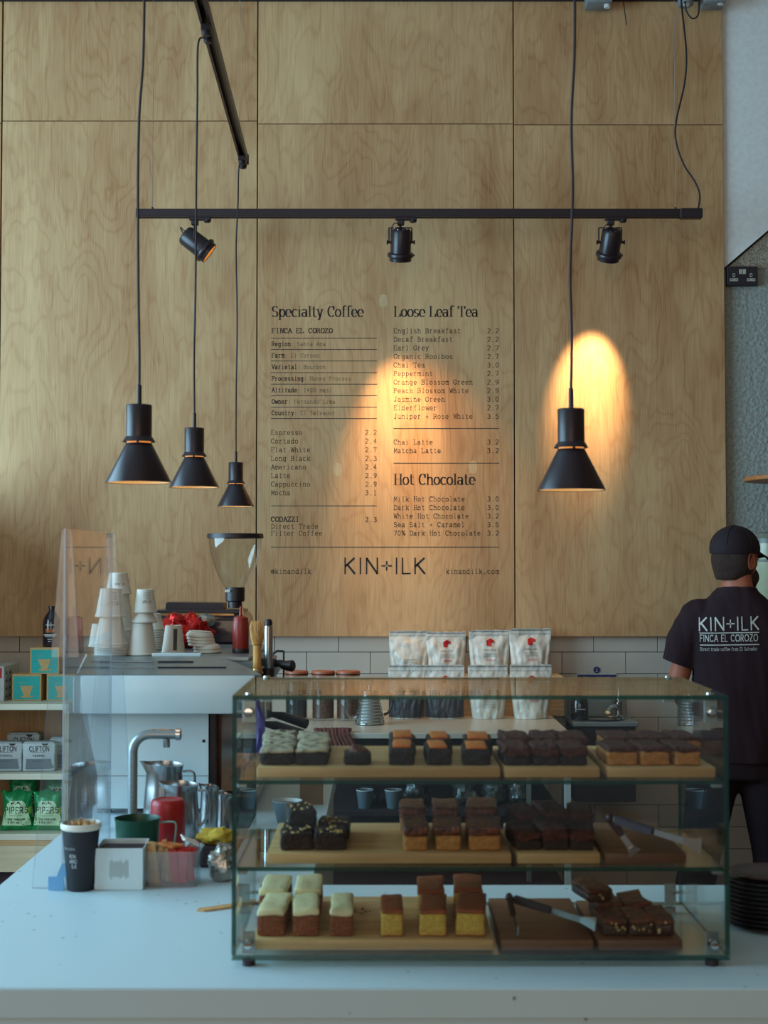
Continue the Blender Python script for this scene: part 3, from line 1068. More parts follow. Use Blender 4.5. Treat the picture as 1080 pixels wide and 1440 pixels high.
YTK = 6.40
cable('power_cable', [P(956, -60, YTK + .15), P(958, 0, YTK + 0.1), P(965, 70, YTK), P(963, 115, YTK), P(951, 170, YTK), P(951, 200, YTK), P(962, 232, YTK), P(977, 255, YTK), P(984, 274, YTK),
                      P(982, 293.5, YTK)], 0.0042, 'wavy black power cable hanging to the right end of the long spotlight track')
cable('loose_cable', [P(963, 2, 6.62), P(966, 17, 6.62), P(974, 26, 6.62), P(982, 20, 6.62), P(983, -4, 6.64)], 0.0038,
      'short black cable looped in a U between two junction boxes')
cable('loose_cable', [P(876, -4, 6.72), P(878, 12, 6.72), P(881, 35, 6.72)], 0.0022, 'short stray black wire end hanging at the top of the plywood')


# ------------------------------------------------------------------ long spotlight track and its spots
zc1 = P(540, 300.5, YTK).z
xl_, xr_ = P(192, 300, YTK).x, P(987, 300, YTK).x
trk = thing('light_track', 'long horizontal black lighting track hung across the plywood wall', 'light track', ((xl_ + xr_) / 2, YTK, zc1))
m = MB()
hh = 0.0185
m.prism([(YTK - 0.018, zc1 - hh), (YTK - 0.018, zc1 + hh), (YTK + 0.018, zc1 + hh), (YTK + 0.018, zc1 - hh), (YTK + 0.009, zc1 - hh),
         (YTK + 0.009, zc1 + 0.01), (YTK - 0.009, zc1 + 0.01), (YTK - 0.009, zc1 - hh)], xl_ + 0.01, xr_ - 0.1, 'x')
m.build('track_rail', 'black_metal', trk)
MB().box(xl_, xl_ + 0.01, YTK - 0.02, YTK + 0.02, zc1 - hh - 0.001, zc1 + hh + 0.001, bev=0.001).build('end_cap', 'black_plastic', trk)
MB().box(xr_ - 0.1, xr_, YTK - 0.021, YTK + 0.021, zc1 - hh - 0.004, zc1 + hh + 0.003, bev=0.003).build('feed_connector', 'black_plastic', trk)
MB().box(xl_ + 0.012, xr_ - 0.1, YTK - 0.0195, YTK - 0.0178, zc1 - hh + 0.004, zc1 - hh + 0.006).build('edge_groove', 'black_satin', trk)
for px in (214.5, 950):
    a = P(px, 293, YTK)
    wz = MB().tube([(a.x, YTK, zc1 + hh), (a.x, YTK, ZC)], 0.0011, 6).build('suspension_wire', 'steel', trk)
    MB().lathe([(0, 0.012), (0.004, 0.012), (0.005, 0), (0, 0)], (a.x, YTK, zc1 + hh), 10).build('wire_clamp', 'black_metal', trk)


def spotlight(px, label, aim, roll=0.0, fx=0.0, power=30, lamp=True, tilt=0.5, side=0.0, spill=None):
    """track spot: adapter, yoke, can with vents, front ring; local origin = the yoke pivot"""
    pa = P(px, 306, YTK)
    top = zc1 - hh
    t = thing('track_spotlight', label, 'spotlight', (pa.x, YTK, top), local=True, group='black spotlights on the long track')
    # adapter
    MB().box(-0.023, 0.075, -0.016, 0.016, -0.012, 0, bev=0.002).box(-0.014, 0.018, -0.014, 0.014, -0.035, -0.011, bev=0.003)\
        .lathe([(0, -0.022), (0.012, -0.022), (0.016, -0.018), (0.016, -0.01), (0, -0.01)], (0.058, 0, 0), 16).build('track_adapter', 'black_plastic', t)
    RZ = Matrix.Rotation(side, 3, 'Z')
    piv = Vector((0.002, 0, -0.112))
    # yoke: thin square-ish bracket
    yk = [(-0.052, 0, piv.z), (-0.052, 0, -0.048), (-0.049, 0, -0.046), (0, 0, -0.046), (0.049, 0, -0.046), (0.052, 0, -0.048), (0.052, 0, piv.z)]
    MB().tube([RZ @ Vector(p) for p in yk], 0.0032, 8).tube([(0, 0, -0.034), (0, 0, -0.05)], 0.006, 10).build('yoke', 'black_metal', t)
    # can, axis along local -Z before tilting
    rot = RZ @ Matrix.Rotation(tilt, 3, 'X') @ Matrix.Rotation(roll, 3, 'Y')

    def T(m):
        for v in m.bm.verts:
            v.co = piv + rot @ v.co
        return m
    can = T(MB().lathe([(0, 0.062), (0.030, 0.062), (0.040, 0.058), (0.046, 0.048), (0.047, -0.048), (0.0455, -0.05), (0.0455, -0.06), (0.043, -0.06), (0.043, 0.04), (0, 0.04)], (0, 0, 0), 36)).build('can', 'black_satin', t)
    T(MB().lathe([(0.0465, -0.045), (0.0575, -0.05), (0.060, -0.058), (0.058, -0.066), (0.051, -0.069), (0.050, -0.084), (0.046, -0.085), (0.046, -0.06)], (0, 0, 0), 36)
      .box(0.054, 0.064, -0.004, 0.004, -0.062, -0.054, bev=0.001)).build('front_ring', 'black_satin', t)
    T(MB().lathe([(0.0455, -0.082), (0.040, -0.055), (0.028, -0.03), (0.016, -0.02), (0, -0.018)], (0, 0, 0), 30)).build('reflector', 'gold_reflector' if lamp else 'steel', can)
    for k in range(8):
        a = 2 * PI * k / 8 + 0.3
        m = MB().box(0.024, 0.036, -0.003, 0.003, 0.0605, 0.0625, bev=0.0005)
        m.xf(Matrix.Rotation(a, 3, 'Z').to_4x4())
        T(m).build('vent_slot', 'steel', can)
    for sx in (-1, 1):
        M = Matrix.Rotation(PI / 2 * sx, 3, 'Y')
        m = MB().lathe([(0, 0.046), (0.006, 0.046), (0.006, 0.058), (0.009, 0.058), (0.010, 0.060), (0.010, 0.064), (0, 0.064)], (0, 0, 0), 12, M)
        for v in m.bm.verts:
            v.co = piv + RZ @ v.co
        m.build('tilt_knob', 'black_metal', t)
    # lamp wires, looping out of the adapter into the back of the can
    e1 = piv + rot @ Vector((0.014, 0, 0.058))
    e2 = piv + rot @ Vector((0.004, 0.004, 0.058))
    cable(None, [(0.0, 0, -0.034), (0.004, -0.004, -0.052), e1], 0.0024, None, 8).build('lamp_wire', 'cable_black', t)
    lp = piv + rot @ Vector((-0.022, -0.01, 0.088))
    lp2 = piv + rot @ Vector((-0.042, -0.006, 0.068))
    cable(None, [e2, lp, lp2, piv + rot @ Vector((-0.046, 0, 0.02))], 0.0024, None, 8).build('lamp_wire', 'cable_black', t)
    if power:
        l = bpy.data.lights.new('spot_lamp', 'SPOT')
        l.energy = power
        l.color = (1.0, 0.68, 0.36)
        l.spot_size = aim[0]
        l.spot_blend = aim[1]
        l.shadow_soft_size = 0.02
        lo = bpy.data.objects.new('spot_lamp', l)
        COL.objects.link(lo)
        lo.parent = t
        lo['_local'] = 1
        lo.location = piv + rot @ Vector((0, 0, -0.088))
        lo.rotation_euler = rot.to_euler()
        if spill:       # the wide stray light below the main beam of the same lamp
            l2 = l.copy()
            l2.spot_size, l2.energy, l2.spot_blend = spill[0], spill[1], 1.0
            l2.color = (1.0, 0.50, 0.16)
            lo2 = bpy.data.objects.new('spot_lamp', l2)
            COL.objects.link(lo2)
            lo2.parent = t
            lo2['_local'] = 1
            lo2.location = lo.location
            lo2.rotation_euler = (Matrix.Rotation(spill[2], 3, 'X') @ Matrix.Rotation(-spill[3], 3, 'Y')).to_euler()
    return t


spotlight(563, 'middle one of the three black track spotlights, aimed down at the menu', (R(38), 0.95), power=105, tilt=R(22), roll=R(1), spill=(R(66), 48, R(9), R(7)))
spotlight(858, 'right-hand black track spotlight, throwing a warm pool on the plywood', (R(37), 0.9), power=160, tilt=R(31), roll=R(4))
spotlight(273.5, 'left-hand black track spotlight, turned sideways with its gold reflector showing', (R(50), 0.8), power=10, tilt=R(-53), roll=R(0), side=R(96))

# ------------------------------------------------------------------ diagonal track carrying three pendants
ZTR = 3.41


def track_pt(px, py):
    return G(px, py, ZTR)


A = track_pt(343, 224)
B = track_pt(289, 24)
d = (A - B).normalized()
near_end = B - d * ((B.y - 1.6) / d.y)
n = Vector((d.y, -d.x, 0))
td = thing('light_track', 'black lighting track running diagonally overhead, three pendant lamps plugged into it', 'light track', tuple(A))
m = MB()
hw, ht = 0.018, 0.018
prof = [(-hw, -ht), (-hw, ht), (hw, ht), (hw, -ht), (hw * .5, -ht), (hw * .5, ht * .5), (-hw * .5, ht * .5), (-hw * .5, -ht)]
ra = [m.bm.verts.new(A + n * a + Vector((0, 0, b))) for a, b in prof]
rb = [m.bm.verts.new(near_end + n * a + Vector((0, 0, b))) for a, b in prof]
m.bm.faces.new(ra)
m.bm.faces.new(list(reversed(rb)))
for i in range(8):
    j = (i + 1) % 8
    m.bm.faces.new((ra[i], rb[i], rb[j], ra[j]))
m.build('track_rail', 'black_metal', td)
m = MB().box(-0.021, 0.021, -0.012, 0.012, -0.021, 0.021, bev=0.002).xf(Matrix.Translation(A) @ Matrix.Rotation(math.atan2(d.x, d.y) * -1, 4, 'Z'))
m.build('end_cap', 'black_plastic', td)
for t in (0.25, 3.6):
    p = A - d * t
    MB().tube([(p.x, p.y, ZTR + ht), (p.x, p.y, ZC)], 0.0012, 6).build('suspension_wire', 'steel', td)


def pendant(px, pyb, wpx, D, label, waves, ztop=ZTR, py_adapter=None, adapter=True, top=None):
    Y = 2000 * D / wpx
    s = 2000 / Y
    b = P(px, pyb, Y)
    t = thing('pendant_lamp', label, 'pendant lamp', tuple(b), group='black cone pendant lamps over the counter', local=True)
    k = D / 0.16
    R1 = 0.08 * k
    H = 0.097 * k       # cone height
    hn = 0.0315 * k     # neck radius
    shade = MB().lathe([(R1, 0), (R1 * 1.0, 0.0015), (hn, H), (hn - 0.001, H), (R1 - 0.0025, 0.0004), (R1, 0)], (0, 0, 0), 48).build('shade', 'black_satin', t)
    MB().lathe([(R1 - 0.003, 0.0012), (hn - 0.002, H - 0.001)], (0, 0, 0), 48).build('shade_lining', 'shade_inner', t)
    # slot with the glow between cone and cap, and the little skirt above it
    MB().lathe([(hn - 0.002, H - 0.001), (hn - 0.002, H + 0.0065 * k)], (0, 0, 0), 40).build('glow_ring', 'lamp_glow', t)
    for q in range(3):
        a = 2 * PI * q / 3 - PI / 2 + 0.08
        MB().box(-0.003, 0.003, hn - 0.003, hn + 0.0005, H - 0.002, H + 0.009 * k).xf(Matrix.Rotation(a - PI / 2, 4, 'Z')).build('shade_strut', 'black_satin', t)
    MB().lathe([(0.0405 * k, H + 0.003 * k), (0.0395 * k, H + 0.005 * k), (0.0325 * k, H + 0.016 * k), (0.0315 * k, H + 0.014 * k), (hn, H + 0.0065 * k), (0.0385 * k, H + 0.003 * k)], (0, 0, 0), 48).build('skirt', 'black_satin', t)
    MB().lathe([(0, H + 0.014 * k), (0.0315 * k, H + 0.014 * k), (0.0315 * k, H + 0.092 * k), (0.030 * k, H + 0.0945 * k), (0, H + 0.0955 * k)], (0, 0, 0), 48).build('lamp_cap', 'black_metal', t)
    MB().lathe([(0.0062 * k, H + 0.094 * k), (0.0058 * k, H + 0.143 * k), (0.003, H + 0.145 * k)], (0, 0, 0), 16).build('cord_grip', 'black_plastic', t)
    MB().ball((0, 0, H - 0.012 * k), 0.022 * k, rz=0.027 * k).build('bulb', 'bulb_glass', t)
    zc = H + 0.145 * k
    pts = [Vector((0, 0, zc - 0.004))]
    for (wx, wy) in waves:
        q = P(wx, wy, Y) - b
        pts.append(q)
    pts.append(Vector((top[0] - b.x, top[1] - b.y, ztop - b.z)) if top is not None else Vector((pts[-1].x, 0, ztop - b.z)))
    cable(None, pts, 0.0033 * k, None, 10).build('cord', 'cable_black', t)
    l = bpy.data.lights.new('pendant_bulb', 'POINT')
    l.energy = 0.16
    l.color = (1.0, 0.66, 0.32)
    l.shadow_soft_size = 0.02
    lo = bpy.data.objects.new('pendant_bulb', l)
    COL.objects.link(lo)
    lo.parent = t
    lo['_local'] = 1
    lo.location = (0, 0, H * 0.35)
    return t, Y, b


pm('lamp_glow', (220, 140, 70), 0.6, emit=(255, 160, 80), estr=0.7)
pm('bulb_glass', (250, 220, 170), 0.5, emit=(255, 190, 110), estr=1.2)
ps = []


def adapter_at(parent, p):
    rz = Matrix.Rotation(-math.atan2(d.x, d.y), 4, 'Z')
    MB().box(-0.016, 0.016, -0.055, 0.05, -0.02, 0.0, bev=0.002).lathe([(0, -0.034), (0.012, -0.034), (0.015, -0.03), (0.015, -0.02), (0, -0.02)], (0, -0.035, 0), 14)\
        .lathe([(0, -0.034), (0.012, -0.034), (0.015, -0.03), (0.015, -0.02), (0, -0.02)], (0, 0.03, 0), 14).xf(Matrix.Translation(p) @ rz).build('track_adapter', 'black_plastic', parent)


for (px, pyb, wpx, lab, waves) in (
        (195, 679, 92, 'largest and leftmost of the three black cone pendant lamps on the diagonal track', ((196, 500), (194.5, 400), (194, 250), (196, 160), (201, 90), (203, 10), (204, -80))),
        (273, 685.5, 70, 'middle black cone pendant lamp, its rim touching the larger one beside it', ((273, 500), (275, 400), (276, 260), (277.5, 140), (279, 60))),
        (331.5, 712.5, 52, 'smallest and farthest black cone pendant lamp, hanging above the glass hopper', ((332, 560), (333.5, 450), (332, 350), (334.5, 290), (336, 235)))):
    Y = 2000 * 0.16 / wpx
    tp = A + d * ((Y - A.y) / d.y)
    tp = Vector((tp.x, tp.y, ZTR))
    if wpx == 52:
        tp = A - d * 0.07
    sidev = -n * 0.0
    t, Y, b = pendant(px, pyb, wpx, 0.16, lab, waves, ZTR - 0.053, top=(tp.x, tp.y))
    adapter_at(td, Vector((tp.x, tp.y, ZTR - ht)))
t, Y, b = pendant(803.5, 689.5, 96, 0.16, 'single black cone pendant lamp on the right, before the warm pool of light',
                  ((804, 480), (802, 380), (805.5, 270), (803.5, 170), (808, 70), (808, -60)), ZTR - 0.037)
# its own short track, above the frame
tx = b.x + (808 - 803.5) * Y / 2000
tr2 = thing('light_track', 'black lighting track overhead that carries the right-hand pendant lamp', 'light track', (tx, Y, ZTR))
MB().box(tx - 0.018, tx + 0.018, Y - 0.9, Y + 0.12, ZTR - 0.018, ZTR + 0.018, bev=0.001).build('track_rail', 'black_metal', tr2)
MB().box(tx - 0.016, tx + 0.016, Y - 0.05, Y + 0.05, ZTR - 0.036, ZTR - 0.018, bev=0.002).build('track_adapter', 'black_plastic', tr2)
for yy in (Y - 0.8, Y):
    MB().tube([(tx, yy, ZTR + 0.018), (tx, yy, ZC)], 0.0012, 6).build('suspension_wire', 'steel', tr2)

# ================================================================== FRONT COUNTER (L-shaped stone top)
ZT = 0.93
yf = G(540, 1390, ZT).y
XLc, XRc, XI, YB, YE = -0.87, 2.6, -0.167, 3.24, 5.6
ct = thing('service_counter', 'white speckled stone counter in the foreground, turning back on the left under the machine', 'counter', (0, 2.8, 0))
poly = [(XLc, yf), (XRc, yf), (XRc, YB), (XI, YB), (XI, YE), (XLc, YE)]
m = MB().prism(poly, ZT - 0.05, ZT, 'z')
bmesh.ops.bevel(m.bm, geom=[e for e in m.bm.edges if all(abs(v.co.z - ZT) < 1e-5 for v in e.verts)], offset=0.0025, segments=2, affect='EDGES')
m.build('worktop', 'counter_stone', ct)
poly2 = [(XLc + 0.004, yf + 0.004), (XRc - .02, yf + 0.004), (XRc - .02, YB - 0.03), (XI - 0.03, YB - 0.03), (XI - 0.03, YE - 0.02), (XLc + 0.004, YE - 0.02)]
MB().prism(poly2, 0.0, ZT - 0.05, 'z').build('counter_front', 'counter_stone', ct)

# ------------------------------------------------------------------ BACK WORKTOP with its leg frame
ZB = 0.95
xbr = P(803, 1030, 5.92).x
yb0, yb1 = 5.92, YT - 0.002
xbl = -0.62
bc = thing('back_worktop', 'pale worktop against the tiled wall with white end frame, coffee pouches standing on it', 'worktop', ((xbl + xbr) / 2, 6.3, 0))
MB().box(xbl, xbr, yb0, yb1, ZB - 0.022, ZB, bev=0.0015).build('worktop', 'worktop_white', bc)
for (yy) in (yb0 + 0.001, yb1 - 0.04):
    MB().box(xbr - 0.026, xbr - 0.001, yy, yy + 0.03, 0, ZB - 0.022, bev=0.001).build('leg', 'enamel_white', bc)
    MB().box(xbl + 0.001, xbl + 0.026, yy, yy + 0.03, 0, ZB - 0.022, bev=0.001).build('leg', 'enamel_white', bc)
MB().box(xbl + .03, xbr - 0.03, yb0 + 0.03, yb1 - 0.04, 0.30, 0.325, bev=0.001).build('lower_shelf', 'dark_and_shade', bc)  # shelves and back coloured dark for the shade below the worktop
MB().box(xbl + .03, xbr - 0.03, yb0 + 0.05, yb1 - 0.04, 0.60, 0.62, bev=0.001).build('lower_shelf', 'dark_and_shade', bc)
MB().box(xbl + .03, xbr - 0.03, yb1 - 0.03, yb1 - 0.02, 0.02, ZB - 0.03).build('back_panel', 'dark_and_shade', bc)
MB().box(P(741, 1100, 5.99).x, P(747, 1100, 5.99).x, 5.99, 6.02, 0.325, ZB - 0.022).build('divider_post', 'steel_brushed', bc)
# ply riser at the wall for the second row of pouches
x0r, x1r = P(548, 960, 6.58).x, P(793, 960, 6.58).x
zr1 = P(600, 952, 6.58).z
rs = thing('ply_riser', 'low plywood box on the back worktop carrying the rear row of pouches', 'riser', ((x0r + x1r) / 2, 6.66, ZB))
MB().box(x0r, x1r, 6.575, 6.79, zr1 - 0.018, zr1, bev=0.001).build('riser_top', 'shelf_birch', rs)
MB().box(x0r, x1r, 6.58, 6.59, ZB + 0.001, zr1 - 0.018).build('riser_front', 'board_wood', rs)
for xx in (x0r, x1r - 0.015):
    MB().box(xx, xx + 0.015, 6.59, 6.79, ZB + 0.001, zr1 - 0.018).build('riser_side', 'board_wood', rs)


# ------------------------------------------------------------------ stand-up pouches
def pouch_mesh(w, h, dp, seed, flare=1.04, base=0.93, sealz=0.11, crease=0.0065):
    """gusset-bottom pouch, front towards -Y; origin bottom centre"""
    NU, NV = 30, 36
    bm = bmesh.new()
    grid = {}
    for side in (-1, 1):
        for j in range(NV + 1):
            v = j / NV
            vz = v * h
            t = dp * 0.5 * max(0.0, 1 - (v / (1 - sealz)) ** 1.9) if v < 1 - sealz else 0.0
            t = max(t, 0.0012)
            ww = w / 2 * (base + (flare - base) * min(1, v * 1.35) ** .8)
            for i in range(NU + 1):
                u = -1 + 2 * i / NU
                prof = (1 - abs(u) ** 3.2) ** 0.6 if abs(u) < 1 else 0
                y = side * t * prof
                # side folds where the gusset pulls the film in, and a soft diagonal crease
                y += side * (-0.010) * math.exp(-((abs(u) - 0.62 - 0.25 * v) / 0.10) ** 2) * (1 if 0.15 < v < 0.85 else 0.3) * (t / (dp * .5))
                wr = noise.noise(Vector((u * 2.3 + seed * 7, v * 4.1, side * 3 + seed))) * crease * (0.4 + prof)
                wr += noise.noise(Vector((u * 6 + seed * 3, v * 8, side))) * crease * 0.5 + noise.noise(Vector((u * 14 + v * 9, v * 6 + seed, side))) * crease * 0.22
                z = vz - (0.004 * (1 - u * u) if v == 0 else 0) + (noise.noise(Vector((u * 3, seed * 5.1, 0))) * 0.006 if v > 0.9 else 0)
                x = u * ww
                grid[(side, j, i)] = (x, y + wr * (1 if t > 0.002 else 0.6), max(0.0, z))
    vs = {}
    for k, p in grid.items():
        side, j, i = k
        if side == 1 and (i in (0, NU) or j == NV):
            continue
        vs[k] = bm.verts.new(p)
    for j in range(NV + 1):
        for i in range(NU + 1):
            if (1, j, i) not in vs:
                vs[(1, j, i)] = vs[(-1, j, i)]
    for side in (-1, 1):
        for j in range(NV):
            for i in range(NU):
                q = [vs[(side, j, i)], vs[(side, j, i + 1)], vs[(side, j + 1, i + 1)], vs[(side, j + 1, i)]]
                q2 = []
                for v_ in q:
                    if v_ not in q2:
                        q2.append(v_)
                if len(q2) > 2:
                    try:
                        bm.faces.new(q2)
                    except ValueError:
                        pass
    for i in range(NU):
        q = [vs[(-1, 0, i)], vs[(1, 0, i)], vs[(1, 0, i + 1)], vs[(-1, 0, i + 1)]]
        q2 = []
        for v_ in q:
            if v_ not in q2:
                q2.append(v_)
        if len(q2) > 2:
            try:
                bm.faces.new(q2)
            except ValueError:
                pass
    m = MB()
    m.bm.free()
    m.bm = bm
    return m


def house_logo(mb, cx, cz, r):
    pts = []
    for (a, b) in ((0, 1), (.95, .45), (.95, -.2), (.45, .05), (.1, -.35), (.3, -.75), (-.1, -1), (-.95, -.8), (-.95, .45)):
        pts.append((cx + a * r, 0, cz + b * r))
    mb.poly(pts[:4] + [pts[4]] + pts[8:9])
    mb.poly([pts[4], pts[5], pts[6], pts[7], pts[8]])
    return mb


def band(mb, x0, x1, z0, z1, nx=14, nz=6, shape=None):
    V = {}
    for j in range(nz + 1):
        for i in range(nx + 1):
            a, b = i / nx, j / nz
            x, z = x0 + (x1 - x0) * a, z0 + (z1 - z0) * b
            if shape:
                x, z = shape(a, b, x, z)
            V[i, j] = mb.bm.verts.new((x, 0, z))
    for j in range(nz):
        for i in range(nx):
            f = mb.bm.faces.new((V[i, j], V[i + 1, j], V[i + 1, j + 1], V[i, j + 1]))
            f.material_index = mb.mi
    return mb


def stuck(mb, body, name, mat, parent, off=0.0012):
    drape(mb, body.data, Vector((0, 1, 0)), off)
    # whatever missed the surface stays hidden inside; drop it
    return mb.build(name, mat, parent, smooth=0, normals=False)


def coffee_pouch(x, y, z, w, h, kind, seed, label, rz=0.0):
    t = thing('coffee_pouch', label, 'coffee bag', (x, y, z), rz, 'coffee pouches on the back worktop', local=True)
    b = pouch_mesh(w, h, w * 0.42, seed, 1.03, 0.80 if seed < 10 else 0.90).build('pouch_body', 'pouch_white' if kind != 'silver' else 'pouch_silver', t, smooth=60)
    # press seal and folded top strip
    stuck(band(MB(), -w * .5, w * .5, h * .955, h * .985, 16, 1), b, 'top_seal', 'pouch_silver', t)
    stuck(band(MB(), -w * .5, w * .5, h * .885, h * .892, 16, 1), b, 'press_seal', 'grey_print', t)
    if kind in ('logo', 'darklogo'):
        lg = house_logo(MB(), w * 0.02, h * .73, w * .10)
        bmesh.ops.triangulate(lg.bm, faces=lg.bm.faces[:])
        bmesh.ops.subdivide_edges(lg.bm, edges=lg.bm.edges[:], cuts=3, use_grid_fill=True)
        stuck(lg, b, 'red_emblem', 'red_print', t, 0.0026)
        m = MB()
        letters(m, 'KIN+ILK', -w * .14, h * .55, h * .028, w * .3, (0.35, 0.35), None, True)
        for k in range(4):
            rule(m, -w * .16, w * .18, h * (.49 - .025 * k), h * .005)
        stuck(m, b, 'small_print', 'grey_print', t, 0.002)
    if kind == 'plain':
        m = MB()
        for k in range(6):
            rule(m, -w * .14, w * .2, h * (.36 - .03 * k), h * .006)
        stuck(m, b, 'small_print', 'grey_print', t, 0.002)
    if kind in ('dark', 'darklogo'):
        stuck(band(MB(), -w * .5, w * .5, h * .02, h * .40, 60, 26), b, 'dark_band', 'pouch_dark', t, 0.0024)
    if kind == 'dark':
        m = MB()
        letters(m, 'CLIFTON', -w * .22, h * .50, h * .07, w * .45, (0.5, 0.5))
        stuck(m, b, 'brand_lettering', 'black_print', t, 0.002)
    if kind == 'logo':
        m = MB()
        for k in range(3):
            rule(m, -w * .08, w * .14, h * (.36 - .02 * k), h * .006)
        stuck(m, b, 'red_rule', 'red_print', t, 0.002)
    return t


YP = 6.48
zp_ = ZB
sP = 2000 / YP
fr = [(547, 597, 'dark', 'front row coffee pouch with silver top and dark base, leftmost'),
      (598, 652, 'darklogo', 'front row coffee pouch with red emblem above a dark base band'),
      (659, 713, 'plain', 'front row plain white coffee pouch, second from the right'),
      (718, 775, 'logo', 'front row white coffee pouch with red emblem at the right end')]
for i, (a, b, k, lab) in enumerate(fr):
    q = P((a + b) / 2, 1000, YP)
    coffee_pouch(q.x, YP, ZB + 0.001, (b - a) * YP / 2000, 74.5 / sP, k, i + 1, lab, 0.02 * (i - 1))
YR = 6.68
rr = [(548, 603, 'plain', 887, 'rear row plain white coffee pouch at the left end on the riser'),
      (600, 654, 'logo', 888.5, 'rear row white coffee pouch with red emblem, second from the left'),
      (660, 716, 'logo', 886, 'rear row coffee pouch with red emblem and grey upper seal, third from left'),
      (717, 774, 'logo', 884, 'tallest rear row white coffee pouch with red emblem at the right end')]
for i, (a, b, k, yt, lab) in enumerate(rr):
    q = P((a + b) / 2, yt, YR)
    coffee_pouch(q.x, YR, zr1 + 0.001, (b - a) * YR / 2000, q.z - zr1 - 0.001, k, i + 11, lab, 0.04 * (i % 2))

# ------------------------------------------------------------------ canisters and kettle on the back worktop
for i, (px, wpx, Y, lab) in enumerate(((417, 33, 6.42, 'copper-lidded glass canister, leftmost, behind the portafilters'),
                                       (454.5, 33, 6.42, 'copper-lidded glass canister of coffee beans, middle one'),
                                       (489.5, 34, 6.42, 'copper-lidded glass canister right beside the steel kettle'))):
    q = P(px, 946, Y)
    r = wpx * Y / 4000
    t = thing('glass_canister', lab, 'canister', (q.x, Y, ZB + 0.001), 0, 'canisters on the back worktop', local=True)
    H = q.z - ZB
    MB().lathe([(0, 0), (r * .92, 0), (r * .95, 0.006), (r * .95, H - .02), (r * .9, H - .012), (r * .87, H - .012), (r * .92, H - .02), (r * .92, 0.008), (0, 0.008)], (0, 0, 0), 32).build('jar_glass', 'thin_glass', t)
    MB().lathe([(0, 0.01), (r * .9, 0.01), (r * .9, H * .78), (r * .5, H * .81), (0, H * .80)], (0, 0, 0), 28).build('coffee_beans', 'beans_brown' if i else 'clear_dark', t)
    MB().lathe([(0, H - .014), (r * .98, H - .014), (r, H - .008), (r, H + 0.004), (r * .96, H + 0.008), (0, H + 0.0085)], (0, 0, 0), 32).build('lid', 'copper_lid', t)
    MB().lathe([(r * 1.003, H - .008), (r * 1.003, H - .003)], (0, 0, 0), 32).build('lid_band', 'black_plastic', t)
# ribbed steel pour-over kettle with curved spout
YK = 6.25
q = P(520, 1010, YK)
kt = thing('pour_over_kettle', 'ribbed steel pouring kettle with thin curved spout on the back worktop', 'kettle', (q.x, YK, ZB + 0.001), local=True)
prof = [(0, 0), (0.060, 0), (0.064, 0.004)]
for k in range(9):
    z0 = 0.006 + k * 0.0135
    rr_ = 0.0635 - k * 0.0026
    prof += [(rr_, z0), (rr_ + 0.0015, z0 + 0.005), (rr_ - 0.0012, z0 + 0.011)]
prof += [(0.040, 0.132), (0.042, 0.136), (0.0, 0.138)]
MB().lathe(prof, (0, 0, 0), 40).build('kettle_body', 'steel', kt)
MB().lathe([(0, 0.137), (0.041, 0.137), (0.038, 0.145), (0.008, 0.149), (0.006, 0.158), (0.010, 0.162), (0.009, 0.170), (0, 0.172)], (0, 0, 0), 28).build('lid', 'steel', kt)
cable(None, [(-0.055, 0, 0.035), (-0.085, -0.01, 0.03), (-0.1, -0.012, 0.06), (-0.098, -0.012, 0.10), (-0.112, -0.012, 0.135), (-0.128, -0.012, 0.138)], 0.0055, None).build('spout', 'steel', kt)
cable(None, [(0.044, 0, 0.125), (0.085, 0, 0.135), (0.098, 0, 0.10), (0.085, 0, 0.055), (0.062, 0, 0.04)], 0.006, None).build('handle', 'black_plastic', kt)
# rust coloured cloth hung over the worktop edge
m = MB()
YC = yb0 - 0.012
for i in range(9):
    x = P(446 + 5.2 * i, 1000, YC).x
    m.tube([(x - 0.01 + 0.003 * i, YC + 0.07, ZB + 0.008), (x, YC + 0.02, ZB + 0.013), (x + 0.003, YC, ZB - 0.005), (x + 0.006 + 0.003 * i, YC - 0.004, ZB - 0.045), (x + 0.004 * i, YC - 0.002, ZB - 0.075 - 0.006 * i)],
           [0.008, 0.010, 0.010, 0.011, 0.009], 8)
o = m.jitter(0.003, 60).build('hanging_cloth', 'rust_cloth', loc=(P(467, 1030, YC).x, YC, ZB - 0.03))
tag(o, 'rust-brown twisted cloth hanging over the front edge of the back worktop', 'cloth')


def crinkle_bag(cx, cy, cz, sx, sy, sz, seed, mat, label, grp, name='plastic_bag'):
    m = MB().ball((0, 0, 0), sx, sy, sz, 22, 14)
    for v in m.bm.verts:
        p = v.co.copy()
        k = 1 + 0.34 * noise.noise(p * 22 + Vector((seed, 0, 0))) + 0.2 * noise.noise(p * 60 + Vector((0, seed, 0)))
        v.co = Vector((p.x * k, p.y * k, max(-sz * 0.82, p.z * (0.8 + 0.3 * k))))
    for v in m.bm.verts:
        v.co += Vector((cx, cy, cz))
    o = m.build(name, mat, loc=(cx, cy, cz - sz * 0.8), smooth=25)
    return tag(o, label, 'bag', grp)


